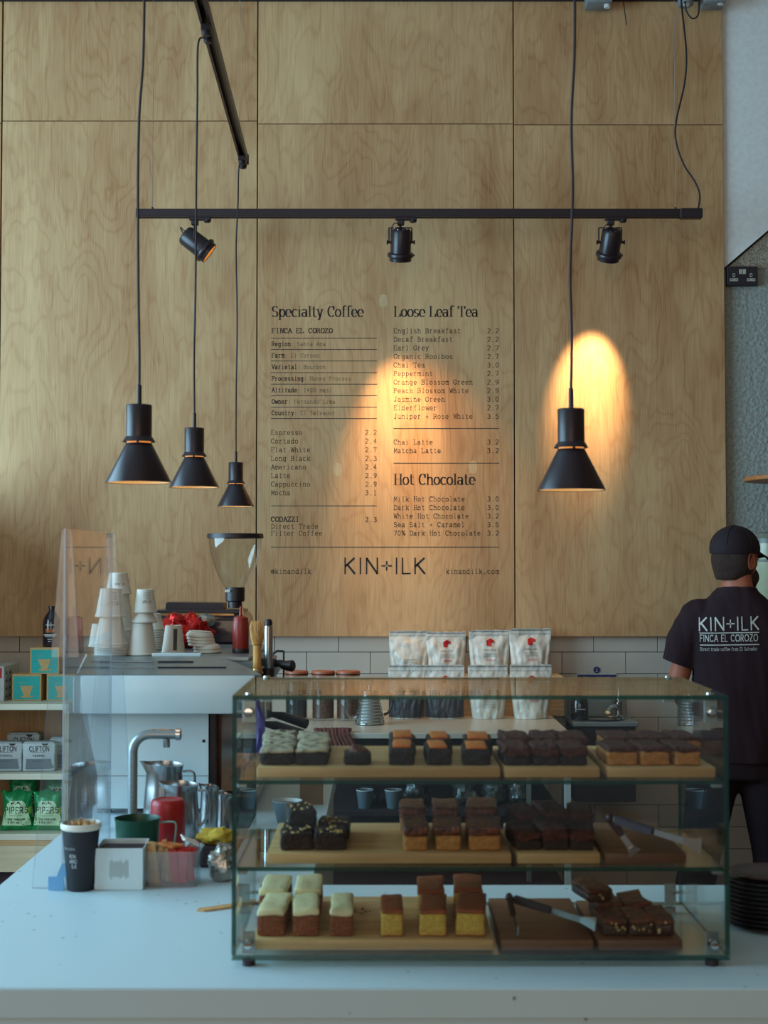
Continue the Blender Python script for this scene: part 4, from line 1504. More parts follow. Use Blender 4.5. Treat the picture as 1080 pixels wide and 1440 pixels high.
# things on the shadowed shelf below the back worktop (seen through the cake cabinet)
for i, (px, py, sx, sz, mt, lab) in enumerate(((655, 1118, 0.055, 0.056, 'silver_bag', 'crinkled clear packet of snacks below the worktop, behind the brownies'),
                                               (692, 1116, 0.05, 0.058, 'silver_bag', 'crinkled foil packet below the worktop, middle of the three on the right'),
                                               (728, 1118, 0.045, 0.056, 'silver_bag', 'crinkled clear packet below the worktop beside the steel divider post'),
                                               (585, 1112, 0.05, 0.065, 'silver_bag', 'upright foil packet with yellowish content in the dark shelf'),
                                               (518, 1118, 0.05, 0.04, 'silver_bag', 'crumpled bluish clear bag lying over the small cups'))):
    q = P(px, py, 6.15)
    if 'silver_bag' not in MATS:
        pm('silver_bag', (96, 104, 104), 0.25, metal=0.5, vary=0.5, scale=26, bump=0.8, bscale=30)
    crinkle_bag(q.x, 6.15, 0.62 + sz * 0.85, sx, 0.06, sz, 3 + i * 5.3, mt, lab, 'crinkled packets under the back worktop')
for i, (px, w) in enumerate(((513, 24), (553, 24))):
    q = P(px, 1146, 6.05)
    t = thing('paper_cup', ('left' if i == 0 else 'right') + ' one of two small blue-grey cups on the dark lower shelf', 'cup', (q.x, 6.05, 0.6205), local=True, group='small cups under the worktop')
    r = w * 6.05 / 4000
    MB().lathe([(0, 0), (r * .72, 0), (r, 0.075), (r * .95, 0.075), (r * .68, 0.005), (0, 0.005)], (0, 0, 0), 24).build('cup_body', 'cup_glaze', t)
    MB().lathe([(r * 1.0, 0.073), (r * 1.04, 0.075), (r * 1.0, 0.078), (r * .95, 0.076)], (0, 0, 0), 24).build('rim', 'cup_inside', t)

# ------------------------------------------------------------------ sink corner right of the worktop
YS = 6.45
xs0, xs1 = P(806, 1020, YS).x, P(898, 1020, YS).x
zs_ = P(850, 1016, YS).z
sk2 = thing('hand_basin', 'small stainless steel hand basin in a dark cabinet right of the worktop', 'sink', ((xs0 + xs1) / 2, 6.6, 0))
MB().box(xs0, xs1, YS, YT - 0.002, zs_ - 0.02, zs_, bev=0.003).build('basin_top', 'steel_brushed', sk2)
MB().box(xs0 + 0.02, xs1 - 0.02, YT - 0.02, YT - 0.003, zs_, zs_ + 0.09, bev=0.002).build('splashback', 'steel_brushed', sk2)
MB().box(xs0 + 0.01, xs1 - 0.01, YS + 0.02, YT - 0.01, zs_ - 0.36, zs_ - 0.02, bev=0.002).build('cabinet', 'dark_and_shade', sk2)
MB().lathe([(0.13, 0.0), (0.125, -0.004), (0.0, -0.01)], (0, 0, 0), 28).xf(Matrix.Translation(((xs0 + xs1) / 2, 6.58, zs_ + 0.0065)) @ Matrix.Diagonal((0.8, 0.7, 1, 1))).build('bowl', 'clear_dark', sk2)
q = P(872, 1000, 6.62)
tp_ = thing('mixer_tap', 'chrome mixer tap with upright lever on the small hand basin', 'tap', (q.x, 6.66, zs_ + 0.001), local=True)
MB().lathe([(0, 0), (0.024, 0), (0.024, 0.006), (0.018, 0.01), (0.017, 0.055), (0.02, 0.06), (0.019, 0.075), (0, 0.08)], (0, 0, 0), 24).build('tap_body', 'chrome', tp_)
cable(None, [(0, 0, 0.04), (-0.03, -0.05, 0.055), (-0.06, -0.10, 0.05), (-0.07, -0.12, 0.035)], 0.011, None).build('spout', 'chrome', tp_)
MB().tube([(0, 0, 0.07), (0.003, 0.01, 0.10), (0.002, 0.012, 0.14)], [0.010, 0.008, 0.009], 12).build('lever', 'chrome', tp_)
q = P(815, 1000, 6.55)
sb = thing('soap_bottle', 'black soap bottle with pump and small label beside the hand basin tap', 'bottle', (q.x, 6.55, zs_ + 0.001), local=True)
MB().lathe([(0, 0), (0.037, 0), (0.04, 0.006), (0.04, 0.085), (0.03, 0.105), (0.014, 0.112), (0.014, 0.118), (0, 0.118)], (0, 0, 0), 28).build('bottle_body', 'black_gloss', sb)
MB().lathe([(0, 0.118), (0.016, 0.118), (0.016, 0.128), (0.005, 0.13), (0.005, 0.15), (0, 0.15)], (0, 0, 0), 18).tube([(0, 0, 0.148), (-0.03, -0.01, 0.15), (-0.036, -0.012, 0.142)], 0.005, 10).build('pump', 'black_plastic', sb)
m = MB()
letters(m, 'h', -0.012, 0.068, 0.016, 0.012, (0.5, 0.5), None, False, -0.0402)
rule(m, -0.022, 0.022, 0.052, 0.003, -0.0402)
m.build('bottle_label', 'cup_print', sb, smooth=0)
# notice on the tiles
a, b = P(811, 938, YT - 0.001), P(867, 972, YT - 0.001)
nt_ = thing('wall_notice', 'white and blue hand washing notice on the tiles above the basin', 'sign', ((a.x + b.x) / 2, YT - 0.002, b.z))
MB().box(a.x, b.x, YT - 0.0045, YT - 0.002, b.z, P(811, 947, YT).z, bev=0.0004).build('notice_sheet', 'sign_white', nt_)
MB().box(a.x + .003, b.x - .003, YT - 0.0055, YT - 0.0045, b.z + 0.003, P(811, 948.5, YT).z).build('blue_field', 'sign_blue', nt_)
m = MB()
c = P(839, 942, YT)
MB().lathe([(0, -0.0012), (0.0155, -0.0012), (0.0155, 0.0012), (0, 0.0012)], (0, 0, 0), 28, Matrix.Rotation(PI / 2, 3, 'X')).xf(Matrix.Translation((c.x, YT - 0.0035, c.z))).build('round_symbol', 'sign_blue', nt_)
m.box(c.x - 0.0015, c.x + 0.0015, YT - 0.0055, YT - 0.005, c.z - 0.004, c.z + 0.009).box(c.x - 0.006, c.x + 0.006, YT - 0.0055, YT - 0.005, c.z - 0.008, c.z - 0.005)
m.build('symbol_mark', 'sign_white', nt_)
m = MB()
letters(m, 'Please wash', a.x + 0.03, P(811, 954.5, YT).z, 0.010, (b.x - a.x) - 0.06, (0.4, 0.4), None, False, YT - 0.006)
letters(m, 'hands', a.x + 0.06, P(811, 960, YT).z, 0.009, (b.x - a.x) - 0.12, (0.4, 0.4), None, False, YT - 0.006)
m.build('notice_lettering', 'sign_white', nt_, smooth=0)

# second grinder at the right edge, only its pale hopper shows past the man
YG2 = 6.3
q = P(1086, 748, YG2)
g2 = thing('coffee_grinder', 'coffee grinder with pale rounded hopper behind the man, cut by the right edge', 'grinder', (q.x, YG2, 0.93))
zt_ = q.z
MB().lathe([(0, zt_ + 0.0), (0.04, zt_ - 0.001), (0.075, zt_ - 0.008), (0.093, zt_ - 0.03), (0.093, zt_ - 0.05), (0, zt_ - 0.05)], (q.x, YG2, 0), 36).build('hopper_lid', 'lid_grey', g2)
MB().lathe([(0.09, zt_ - 0.05), (0.09, zt_ - 0.24), (0.05, zt_ - 0.33), (0, zt_ - 0.33)], (q.x, YG2, 0), 36).build('hopper', 'hopper_pale', g2)
MB().lathe([(0.092, zt_ - 0.12), (0.0925, zt_ - 0.121), (0.0925, zt_ - 0.13), (0.092, zt_ - 0.131)], (q.x, YG2, 0), 36).build('hopper_band', 'lid_grey', g2)
MB().box(q.x - 0.075, q.x + 0.075, YG2 - 0.13, YG2 + 0.13, 0.9305, zt_ - 0.33, bev=0.02, seg=3).build('grinder_body', 'black_gloss', g2)
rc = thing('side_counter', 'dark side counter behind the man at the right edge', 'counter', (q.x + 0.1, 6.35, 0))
MB().box(q.x - 0.08, q.x + 0.9, 6.1, YT - 0.004, 0.88, 0.93, bev=0.002).build('worktop', 'dark_and_shade', rc)
MB().box(q.x - 0.06, q.x + 0.88, 6.13, YT - 0.001, 0.66, 0.88).build('cabinet', 'dark_and_shade', rc)
MB().box(q.x + 0.82, q.x + 0.88, 6.15, 6.21, 0.0, 0.66).build('leg', 'dark_and_shade', rc)

# ------------------------------------------------------------------ black saucers stacked on the counter, right edge
YPl = 2.88
q = G(1020, 1303, ZT)
R_ = 0.085
for k in range(11):
    lab = ('topmost', 'second from top', 'third from top', 'fourth from top', 'fifth from top', 'middle', 'fifth from bottom', 'fourth from bottom', 'third from bottom', 'second from bottom', 'bottom')[10 - k]
    m = MB().lathe([(0, 0), (R_ * .6, 0), (R_ * .64, 0.002), (R_ * .96, 0.0062), (R_, 0.0078), (R_ * .99, 0.0088), (R_ * .62, 0.0045), (0, 0.004)], (0, 0, 0), 48)
    o = m.build('saucer', 'plate_black', smooth=50)
    o.location = (q.x + R_ + 0.004 + 0.0012 * math.sin(k * 2.1), YPl + 0.0012 * math.cos(k * 1.7), ZT + 0.0005 + k * 0.0088)
    tag(o, lab + ' black saucer of the stack on the counter at the right edge', 'saucer', 'black saucers stacked right of the cake cabinet')
o = MB().lathe([(0, 0), (0.03, 0), (0.036, 0.004), (0.047, 0.02), (0.044, 0.021), (0.03, 0.006), (0, 0.005)], (0, 0, 0), 40).build('glint_bowl', 'copper_and_glint', smooth=50) if 'copper_and_glint' in MATS else None
if o is None:
    pm('copper_and_glint', (78, 48, 40), 0.3, metal=0.5, vary=0.1)  # coppery reflection painted as the top dish's colour; also brown of the machine splash
    o = MB().lathe([(0, 0), (0.06, 0), (0.066, 0.003), (0.080, 0.010), (0.078, 0.012), (0.06, 0.006), (0, 0.005)], (0, 0, 0), 48).build('glint_dish', 'copper_and_glint', smooth=50)
o.location = (q.x + R_ + 0.004, YPl, ZT + 0.0008 + 11 * 0.0088)
tag(o, 'round top dish of the black saucer stack, coppery reflection painted into its colour', 'tray')

# ================================================================== ESPRESSO MACHINE (seen from its side, on the wing of the counter)
YM0 = 4.05
em = thing('espresso_machine', 'large white and steel espresso machine seen from its side on the left counter', 'coffee machine', (-0.6, 4.4, ZT))
pu0, pu1 = P(113, 948.5, YM0), P(358, 1004, YM0)
zt_m, zl_m = pu0.z, pu1.z
# upper casing with the white side panel
MB().box(P(103, 948, YM0 + .02).x, pu1.x - 0.004, YM0 + 0.014, 4.95, zl_m, zt_m - 0.004, bev=0.004).build('upper_casing', 'enamel_grey', em)
MB().box(pu0.x, pu1.x, YM0, YM0 + 0.014, zl_m, zt_m - 0.003, bev=0.004, seg=2).build('side_panel', 'enamel_white', em)
# lower body: white panel tapering to the foot
YL = 4.13
zf0 = P(136, 1137, YL).z
pl = [(P(122, 1004, YL).x, zl_m), (P(131, 1060, YL).x, P(131, 1060, YL).z), (P(137, 1090, YL).x, P(137, 1090, YL).z), (P(137, 1137, YL).x, zf0),
      (P(293, 1137, YL).x, zf0), (P(293, 1004, YL).x, zl_m)]
MB().prism(pl, YL, YL + 0.014).build('lower_panel', 'enamel_white', em)
pl2 = [(P(111, 1004, YL).x, zl_m), (P(137, 1085, YL).x, P(137, 1085, YL).z), (P(137, 1137, YL).x, zf0 + 0.002), (P(290, 1137, YL).x, zf0 + .002), (P(290, 1004, YL).x, zl_m)]
MB().prism(pl2, YL + 0.014, 4.85).build('lower_casing', 'enamel_grey', em)
a, b = P(137, 1091, YL), P(293, 1091, YL)
MB().box(a.x, b.x, YL - 0.0006, YL, a.z - 0.001, a.z + 0.001).build('panel_joint', 'enamel_grey', em)
c = P(286.5, 1042, YL)
MB().lathe([(0, -0.002), (0.0048, -0.002), (0.0048, 0.001), (0, 0.001)], (0, 0, 0), 16, Matrix.Rotation(PI / 2, 3, 'X')).xf(Matrix.Translation((c.x, YL, c.z))).build('screw_hole', 'black_plastic', em)
# working side: dark drip area facing right with group heads
x0, x1 = P(293.5, 1100, YL).x, P(303, 1100, YL).x
MB().box(x0, x1, YL + 0.01, YL + 0.05, zf0, zl_m - 0.001, bev=0.002).build('front_post', 'black_plastic', em)
MB().box(x0, x0 + 0.03, YL + 0.06, 4.84, zf0 + 0.04, zl_m - 0.001).build('back_splash', 'copper_and_glint', em)
MB().box(x0, pu1.x - 0.01, YL + 0.03, 4.85, zf0 + 0.005, zf0 + 0.045, bev=0.003).build('drip_tray', 'black_gloss', em)
MB().box(x0 + 0.005, pu1.x - 0.012, YL + 0.026, YL + 0.031, zf0 + 0.028, zf0 + 0.036).build('tray_edge', 'brass', em)
for k, yy in enumerate((4.35, 4.62)):
    xg = pu1.x - 0.03
    MB().lathe([(0, 0), (0.036, 0), (0.036, 0.05), (0.028, 0.07), (0, 0.07)], (xg, yy, zl_m - 0.045), 24).build('group_head', 'chrome', em)
    pf = MB().lathe([(0, 0), (0.03, 0), (0.036, 0.006), (0.036, 0.03), (0, 0.03)], (xg, yy, zl_m - 0.076), 24).build('portafilter', 'chrome', em)
    MB().tube([(xg + 0.03, yy - 0.01, zl_m - 0.06), (xg + 0.07, yy - 0.03, zl_m - 0.064), (xg + 0.15, yy - 0.07, zl_m - 0.085)], [0.008, 0.014, 0.016], 14).build('portafilter_handle', 'black_plastic', pf)
for k in range(4):
    xx = (P(142, 1140, YL).x, P(285, 1140, YL).x)[k % 2]
    MB().lathe([(0, ZT + 0.0005), (0.022, ZT + 0.0005), (0.022, ZT + 0.012), (0.016, zf0 + 0.004), (0, zf0 + 0.004)], (xx, (YL + 0.05, 4.8)[k // 2], 0), 18).build('machine_foot', 'black_plastic', em)
MB().box(P(142, 1140, YL).x, P(288, 1140, YL).x, YL + 0.09, YL + 0.1, ZT + 0.002, zf0).build('plinth', 'black_plastic', em)
# cup rail: sloping stainless guard with slots, then the flat cup tray
YR0, YR1 = YM0 + 0.004, 4.30
zrr = P(300, 922, YR1).z
xa0, xa1 = P(108, 948, YR0).x, P(368, 948, YR0).x
xb0, xb1 = P(121, 922, YR1).x, P(341, 922, YR1).x
m = MB()
NS = 26
top, bot = [], []
for i in range(NS + 1):
    f = i / NS
    # profile of the guard along its length: flat, then a curve down to the right end
    hf = 1.0 if f < 0.72 else max(0.0, math.cos((f - 0.72) / 0.28 * PI / 2)) ** 0.8
    xt = xb0 + (xb1 + 0.03 - xb0) * f
    xb_ = xa0 + (xa1 - xa0) * f
    bot.append((xb_, YR0, zt_m - 0.002))
    top.append((xb_ + (xt - xb_) * hf, YR0 + (YR1 - YR0) * hf, zt_m - 0.002 + (zrr - zt_m) * hf))
for i in range(NS):
    m.quad(bot[i], bot[i + 1], top[i + 1], top[i])
    q0, q1 = [(p[0], p[1] + 0.004, p[2] - 0.004) for p in (bot[i], bot[i + 1])]
    r0, r1 = [(p[0], p[1] + 0.004, p[2] - 0.004) for p in (top[i], top[i + 1])]
    m.quad(q0, r0, r1, q1)
    m.quad(top[i], top[i + 1], r1, r0)
    m.quad(bot[i], q0, q1, bot[i + 1])
m.build('cup_rail', 'steel_brushed', em, smooth=0)
sl = (zrr - zt_m + 0.002) / (YR1 - YR0)


def on_rail(px, py):
    # point on the sloping guard seen at the pixel
    dd = _dir(px, py)
    t = (zt_m - 0.002 - sl * YR0 - CAM_Z) / (dd.z - sl * dd.y)
    return Vector((dd.x * t, dd.y * t, CAM_Z + dd.z * t))


for (s0, s1, yy) in ((140, 272, 931), (140, 318, 939)):
    for (u0, u1, mt) in ((s0, s0 + 35, 'steel'), (s0 + 37, s0 + 76, 'steel'), (s0 + 82, s1, 'black_plastic')):
        a, b = on_rail(u0, yy), on_rail(u1, yy)
        m = MB().tube([a + Vector((0, -0.0015, 0.001)), b + Vector((0, -0.0015, 0.001))], 0.0036 if mt == 'steel' else 0.0024, 8)
        m.build('rail_slot', mt, em)
MB().tube([(xa0, YR0, zt_m), (xb0, YR1, zrr + 0.002)], 0.0035, 8).build('rail_end', 'chrome', em)
ZCT = zrr - 0.004
MB().box(xb0, xb1 + 0.02, YR1 - 0.004, 4.95, ZCT - 0.012, ZCT, bev=0.002).build('cup_tray', 'steel_brushed', em)
MB().box(xb0 + 0.02, pu1.x - 0.02, YR1, 4.94, zt_m - 0.01, ZCT - 0.012).build('top_casing', 'enamel_grey', em)
# white trims behind the rail
a = on_rail(215, 922)
MB().box(P(215, 920, 4.33).x, P(284, 920, 4.33).x, 4.31, 4.33, ZCT, ZCT + 0.011, bev=0.002).build('tray_lip', 'enamel_white', em)


# ------------------------------------------------------------------ cups upside-down on the machine
def paper_cup(x, y, z, r, h, lab, stripe=False, rings=1, sticker=False, grp=None, octo=False, text=False):
    """one upturned cup; rings>1: the rims of nested cups showing below it are separate cups"""
    t = thing('paper_cup', lab, 'cup', (x, y, z), 0, grp, local=True)
    body = MB().lathe([(r * 0.96, 0), (r * 1.03, 0.002), (r * 1.04, 0.005), (r * .985, 0.007), (r * .70, h - 0.004), (r * .70, h), (r * .66, h), (r * .65, h - 0.006), (0, h - 0.006)], (0, 0, 0), 36).build('cup_body', 'paper_white', t)
    if stripe:
        m = MB()
        band(m, r * .1, r * .42, 0.012, h - 0.01, 3, 6)
        for v in m.bm.verts:
            v.co.x -= 0
        stuck(m, body, 'dark_stripe', 'stripe_grey', t, 0.0006)
    if text:
        m = MB()
        for k in range(5):
            rule(m, -r * .05, r * .5, h * (.86 - .06 * k), h * .012)
        letters(m, 'UNITY', -r * .1, h * .42, h * .13, r * .7, (0.4, 0.4), None, True)
        stuck(m, body, 'cup_print', 'grey_print', t, 0.0006)
    return t


def cup_stack(px, Y, wpx, levels, name, zbase=None, **kw):
    """nested upturned cups: a run of rims then the next size; levels=[(n rims, body height, width px, text, stripe)]"""
    q = P(px, 900, Y)
    z = zbase if zbase is not None else ZCT + 0.0008
    idx = 0
    words_ = ['lowest', 'second', 'third', 'fourth', 'fifth', 'sixth', 'seventh', 'eighth', 'ninth', 'tenth']
    for (n, hb, w, tx, stp) in levels:
        r = w * Y / 4000
        for k in range(n):
            lab = 'white paper cup, %s from the bottom of the %s' % (words_[min(idx, 9)], name)
            if idx == 0:
                lab = 'white paper cup, lowest in the %s' % name
            paper_cup(q.x, Y, z, r, hb, lab, stripe=stp and k == n - 1, text=tx and k == n - 1, grp='white paper cups stacked on the espresso machine')
            z += 0.0078
            idx += 1
        z += hb - 0.0078 + 0.0006
    return z


cup_stack(156, 4.36, 45, [(5, 0.085, 45, False, False), (1, 0.088, 43, True, False)], 'front left stack')
cup_stack(166, 4.62, 40, [(9, 0.118, 43, False, False), (1, 0.070, 36, True, False)], 'tall stack behind the front left one')
cup_stack(200, 4.38, 40, [(1, 0.098, 41, False, False), ], 'right-hand stack of wide cups')
z_ = ZCT + 0.1
paper_cup(P(203, 900, 4.38).x, 4.38, ZCT + 0.0008 + 0.0990, 35 * 4.38 / 4000, 0.030, 'white paper cup with dark stripe, just above the widest cup', grp='white paper cups stacked on the espresso machine')
paper_cup(P(204, 900, 4.38).x, 4.38, ZCT + 0.0008 + 0.0990 + 0.0306, 33 * 4.38 / 4000, 0.072, 'small white paper cup topping the right-hand stack, square mark near its base', text=True, grp='white paper cups stacked on the espresso machine')
cup_stack(214, 4.66, 30, [(9, 0.055, 34, False, False)], 'ringed stack behind the wide cup')
paper_cup(P(244, 900, 4.45).x, 4.45, ZCT + 0.0008, 33 * 4.45 / 4000, 0.088, 'single white paper cup with dark green stripe, right of the stacks', stripe=True)
paper_cup(P(140, 900, 4.80).x, 4.80, ZCT + 0.0008, 30 * 4.8 / 4000, 0.078, 'pale upturned cup with dark stripe at the far left of the cup tray', stripe=True)
# domed lids in two leaning piles
for k in range(6):
    lab = 'white domed cup lid, %s of the pile on the machine' % ('bottom', 'second', 'third', 'fourth', 'fifth', 'topmost')[k]
    t = thing('cup_lid', lab, 'lid', (P(286 + (6 if k < 2 else 0) + k * -1.0, 900, 4.5).x, 4.5, ZCT + 0.001 + k * 0.0098), 0, 'white cup lids on the machine', local=True)
    t.rotation_euler = (0, R(4 if k > 1 else 0), 0)
    MB().lathe([(0.042, 0), (0.044, 0.002), (0.043, 0.006), (0.040, 0.012), (0.034, 0.017), (0.020, 0.0195), (0, 0.020), (0, 0.0185), (0.02, 0.018), (0.033, 0.015), (0.038, 0.01), (0.041, 0.002)], (0, 0, 0), 36).build('lid_dome', 'lid_white', t)
    if k == 5:
        MB().lathe([(0.035, 0.0165), (0.036, 0.0185), (0.0345, 0.0185)], (0, 0, 0), 36).build('lid_ridge', 'lid_white', t)

# things behind on the far end of the machine top
m = MB().ball((0, 0, 0), 0.088, 0.05, 0.062, 70, 40)
for v in m.bm.verts:
    p = v.co.copy()
    k = 1 + 0.30 * noise.noise(p * 26 + Vector((5, 0, 0))) + 0.18 * noise.noise(p * 70)
    v.co = Vector((p.x * k, p.y * k, max(-0.05, p.z * k)))
    v.co += Vector((P(257, 890, 4.72).x, 4.76, ZCT + 0.052))
o = m.build('foil_bag', 'red_foil', loc=(P(257, 890, 4.72).x, 4.76, ZCT), smooth=70)
tag(o, 'crumpled shiny red foil bag behind the paper cups', 'bag')
crinkle_bag(P(285, 868, 4.74).x, 4.82, ZCT + 0.088, 0.032, 0.02, 0.022, 9, 'silver_foil', 'scrap of silver foil sticking out of the red bag', None, 'foil_scrap')

# red sauce bottle, matcha whisk, dark canister at the right end of the tray
YB_ = 4.5
q = P(338.5, 912, YB_)
t = thing('sauce_bottle', 'dark red squeeze bottle with pointed nozzle on the espresso machine', 'bottle', (q.x, YB_, ZCT + 0.0008), local=True)
MB().lathe([(0, 0), (0.024, 0), (0.026, 0.003), (0.026, 0.092), (0.024, 0.1), (0, 0.1)], (0, 0, 0), 28).build('bottle_body', 'sauce_red', t)
MB().lathe([(0, 0.1), (0.0235, 0.1), (0.0235, 0.110), (0.012, 0.114), (0.0055, 0.117), (0.0035, 0.145), (0, 0.146)], (0, 0, 0), 24).build('nozzle_cap', 'sauce_red', t)
MB().lathe([(0.0262, 0.0), (0.0266, 0.001), (0.0266, 0.012), (0.0262, 0.013)], (0, 0, 0), 28).build('base_band', 'black_plastic', t)
q = P(361.5, 938, 4.28)
wx = q.x
t = thing('matcha_whisk', 'bamboo whisk standing bristles up at the end of the machine', 'whisk', (wx, 4.28, zt_m), local=True)
zz = P(361, 940, 4.28).z - zt_m
MB().lathe([(0, zz), (0.0122, zz), (0.0132, zz + 0.004), (0.0125, zz + 0.02), (0.0125, zz + 0.066), (0.014, zz + 0.072), (0, zz + 0.075)], (0, 0, 0), 20).build('handle', 'bamboo', t)
m = MB()
for k in range(30):
    a = 2 * PI * k / 30
    r1_ = 0.022 + 0.002 * math.sin(k * 5)
    m.tube([(0.012 * math.cos(a), 0.012 * math.sin(a), zz + 0.07), (0.018 * math.cos(a), 0.018 * math.sin(a), zz + 0.09), (r1_ * math.cos(a), r1_ * math.sin(a), zz + 0.122),
            ((r1_ - 0.006) * math.cos(a), (r1_ - 0.006) * math.sin(a), zz + 0.142)], [0.002, 0.0017, 0.0014, 0.001], 5)
o = m.build('bristles', 'bamboo', t)
o['kind'] = 'stuff'
MB().lathe([(0.0138, zz + 0.07), (0.0145, zz + 0.072), (0.0138, zz + 0.074)], (0, 0, 0), 20).build('binding_thread', 'black_plastic', t)
MB().lathe([(0, zz - 0.0), (0.014, zz), (0.02, zz - 0.015), (0, zz - 0.015)], (0, 0, 0), 18).build('whisk_stand', 'brass', t)
q = P(376.5, 940, 4.34)
t = thing('steel_shaker', 'slim dark steel shaker beside the bamboo whisk', 'shaker', (q.x, 4.36, zt_m + 0.001), local=True)
zz = q.z - zt_m - 0.002
MB().lathe([(0, zz), (0.0125, zz), (0.0135, zz + 0.005), (0.0135, zz + 0.125), (0.012, zz + 0.13), (0, zz + 0.131)], (0, 0, 0), 24).build('shaker_body', 'steel', t)
MB().lathe([(0, zz + 0.131), (0.012, zz + 0.131), (0.012, zz + 0.143), (0.008, zz + 0.15), (0, zz + 0.15)], (0, 0, 0), 24).build('cap', 'black_plastic', t)
MB().lathe([(0, zz - 0.03), (0.018, zz - 0.03), (0.018, zz), (0, zz)], (0, 0, 0), 20).build('holder_cup', 'black_plastic', t)
# spare portafilters hanging at the far right of the machine
q = P(399, 935, 4.5)
t = thing('spare_portafilter', 'black handled portafilter hanging at the right end of the machine top', 'portafilter', (q.x, 4.5, q.z - 0.03), local=True)
MB().tube([(-0.035, 0, 0.035), (-0.01, 0, 0.035), (0.0, -0.01, 0.03), (0.028, -0.02, 0.028), (0.034, -0.022, 0.028)], [0.01, 0.012, 0.014, 0.019, 0.014], 14).build('handle', 'black_plastic', t)
MB().tube([(0.0, 0.0, 0.075), (0.0, 0, -0.01), (-0.004, 0, -0.03)], 0.003, 8).tube([(-0.05, 0.0, 0.05), (-0.02, 0, 0.075), (0.0, 0, 0.073)], 0.003, 8).build('hanger_wire', 'black_metal', t)
MB().lathe([(0.018, 0), (0.03, 0.004), (0.031, 0.03), (0.028, 0.03), (0.027, 0.006), (0, 0.006)], (-0.052, 0, 0.02), 20).build('basket', 'chrome', t)
MB().box(-0.062, -0.022, 0.004, 0.01, -0.035, 0.05, rot=Matrix.Rotation(R(40), 3, 'Y')).build('steel_plate', 'steel_brushed', t)
MB().box(-0.115, -0.045, -0.005, 0.03, -0.034, -0.026).build('hook_bar', 'black_metal', t)

# ------------------------------------------------------------------ black grinder with the glass hopper
YH = 5.12
q = P(331, 750, YH)
gr = thing('coffee_grinder', 'black coffee grinder with a large clear funnel hopper behind the espresso machine', 'grinder', (q.x, YH, ZT))


def zpy(py, Y=YH):
    return P(331, py, Y).z


sg = YH / 2000
MB().lathe([(0, zpy(750)), (39 * sg, zpy(750.5)), (39.6 * sg, zpy(753)), (39.6 * sg, zpy(757)), (37.5 * sg, zpy(757)), (36.5 * sg, zpy(753)), (0, zpy(753))], (q.x, YH, 0), 48).build('hopper_lid', 'black_plastic', gr)
hp = []
for (r, py) in ((37.5, 756), (37, 765), (34.5, 780), (30, 795), (23.5, 811), (15.5, 826)):
    hp.append((r * sg, zpy(py)))
hi = [(r - 0.0025, z) for r, z in hp]
MB().lathe(hp + hi[::-1], (q.x, YH, 0), 48).build('hopper', 'thin_glass', gr)
MB().lathe([(0, zpy(826)), (13.3 * sg, zpy(826)), (13.5 * sg, zpy(828)), (13.5 * sg, zpy(844.5)), (12 * sg, zpy(846)), (9.8 * sg, zpy(846)), (9.8 * sg, zpy(855)), (0, zpy(855))], (q.x, YH, 0), 36).build('hopper_collar', 'black_plastic', gr)
a = P(318, 831, YH)
MB().box(a.x, a.x + 0.019, YH - 0.037, YH - 0.033, a.z - 0.004, a.z + 0.005, bev=0.001).build('collar_label', 'paper_white', gr)
# long black body lying behind the cups
xa_, xb_ = P(214, 870, YH).x, P(352, 870, YH).x
MB().box(xa_, xb_, YH - 0.14, YH + 0.14, zpy(912), zpy(860), bev=0.03, seg=4).build('grinder_body', 'black_gloss', gr)
MB().box(xa_ + 0.02, xb_ - 0.02, YH - 0.10, YH + 0.12, zpy(860) - 0.004, zpy(857), bev=0.002).build('body_top', 'black_satin', gr)
m = MB().prism([(P(240, 0, YH).x, zpy(847)), (P(238.5, 0, YH).x, zpy(851)), (P(238.5, 0, YH).x, zpy(857.5)), (P(318, 0, YH).x, zpy(857.5)), (P(318, 0, YH).x, zpy(848))], YH - 0.02, YH + 0.10)
m.build('top_housing', 'black_plastic', gr)
MB().box(P(223, 0, YH).x, P(338, 0, YH).x, YH - 0.142, YH - 0.139, zpy(863.5), zpy(861), bev=0.0005).build('trim_strip', 'brass', gr)
MB().box(xa_ + 0.04, xb_ - 0.04, YH - 0.1, YH + 0.1, ZT + 0.0005, zpy(912), bev=0.01).build('pedestal', 'black_gloss', gr)
MB().tube([(P(344, 850, YH).x, YH - 0.1, zpy(853)), (P(350, 0, YH).x, YH - 0.12, zpy(866)), (P(354, 0, YH).x, YH - 0.13, zpy(880))], 0.006, 10).build('dosing_lever', 'bamboo', gr)

# ------------------------------------------------------------------ LEFT SHELF UNIT with goods
YS0, YS1 = 6.16, 6.74
zs1, zs2, zs3 = P(0, 990, YS0).z, P(0, 1088, YS0).z, P(0, 1173, YS0).z
xr0 = -1.36
xl0 = -2.04
su = thing('shelf_unit', 'birch shelf unit with coffee, crisps and dripper boxes at the left edge', 'shelf', ((xl0 + xr0) / 2, 6.4, 0))
for (z, nm) in ((zs1, 'shelf_board'), (zs2, 'shelf_board'), (zs3, 'shelf_board')):
    MB().box(xl0, xr0, YS0, YS1, z - 0.026, z, bev=0.0012).build(nm, 'shelf_birch_edge', su)
MB().box(xl0, xr0, YS1 - 0.14, YS1 - 0.12, 0.05, zs1 - 0.026).build('back_panel', 'birch_ply', su)
MB().box(xr0 - 0.02, xr0 - 0.0, YS0 + 0.004, YS1, 0.0, zs1 - 0.026).build('side_panel', 'shelf_birch', su)
MB().box(xl0, xl0 + 0.02, YS0 + 0.004, YS1, 0.0, zs1 - 0.026).build('side_panel', 'shelf_birch', su)
a = P(0, 1190, YS0)
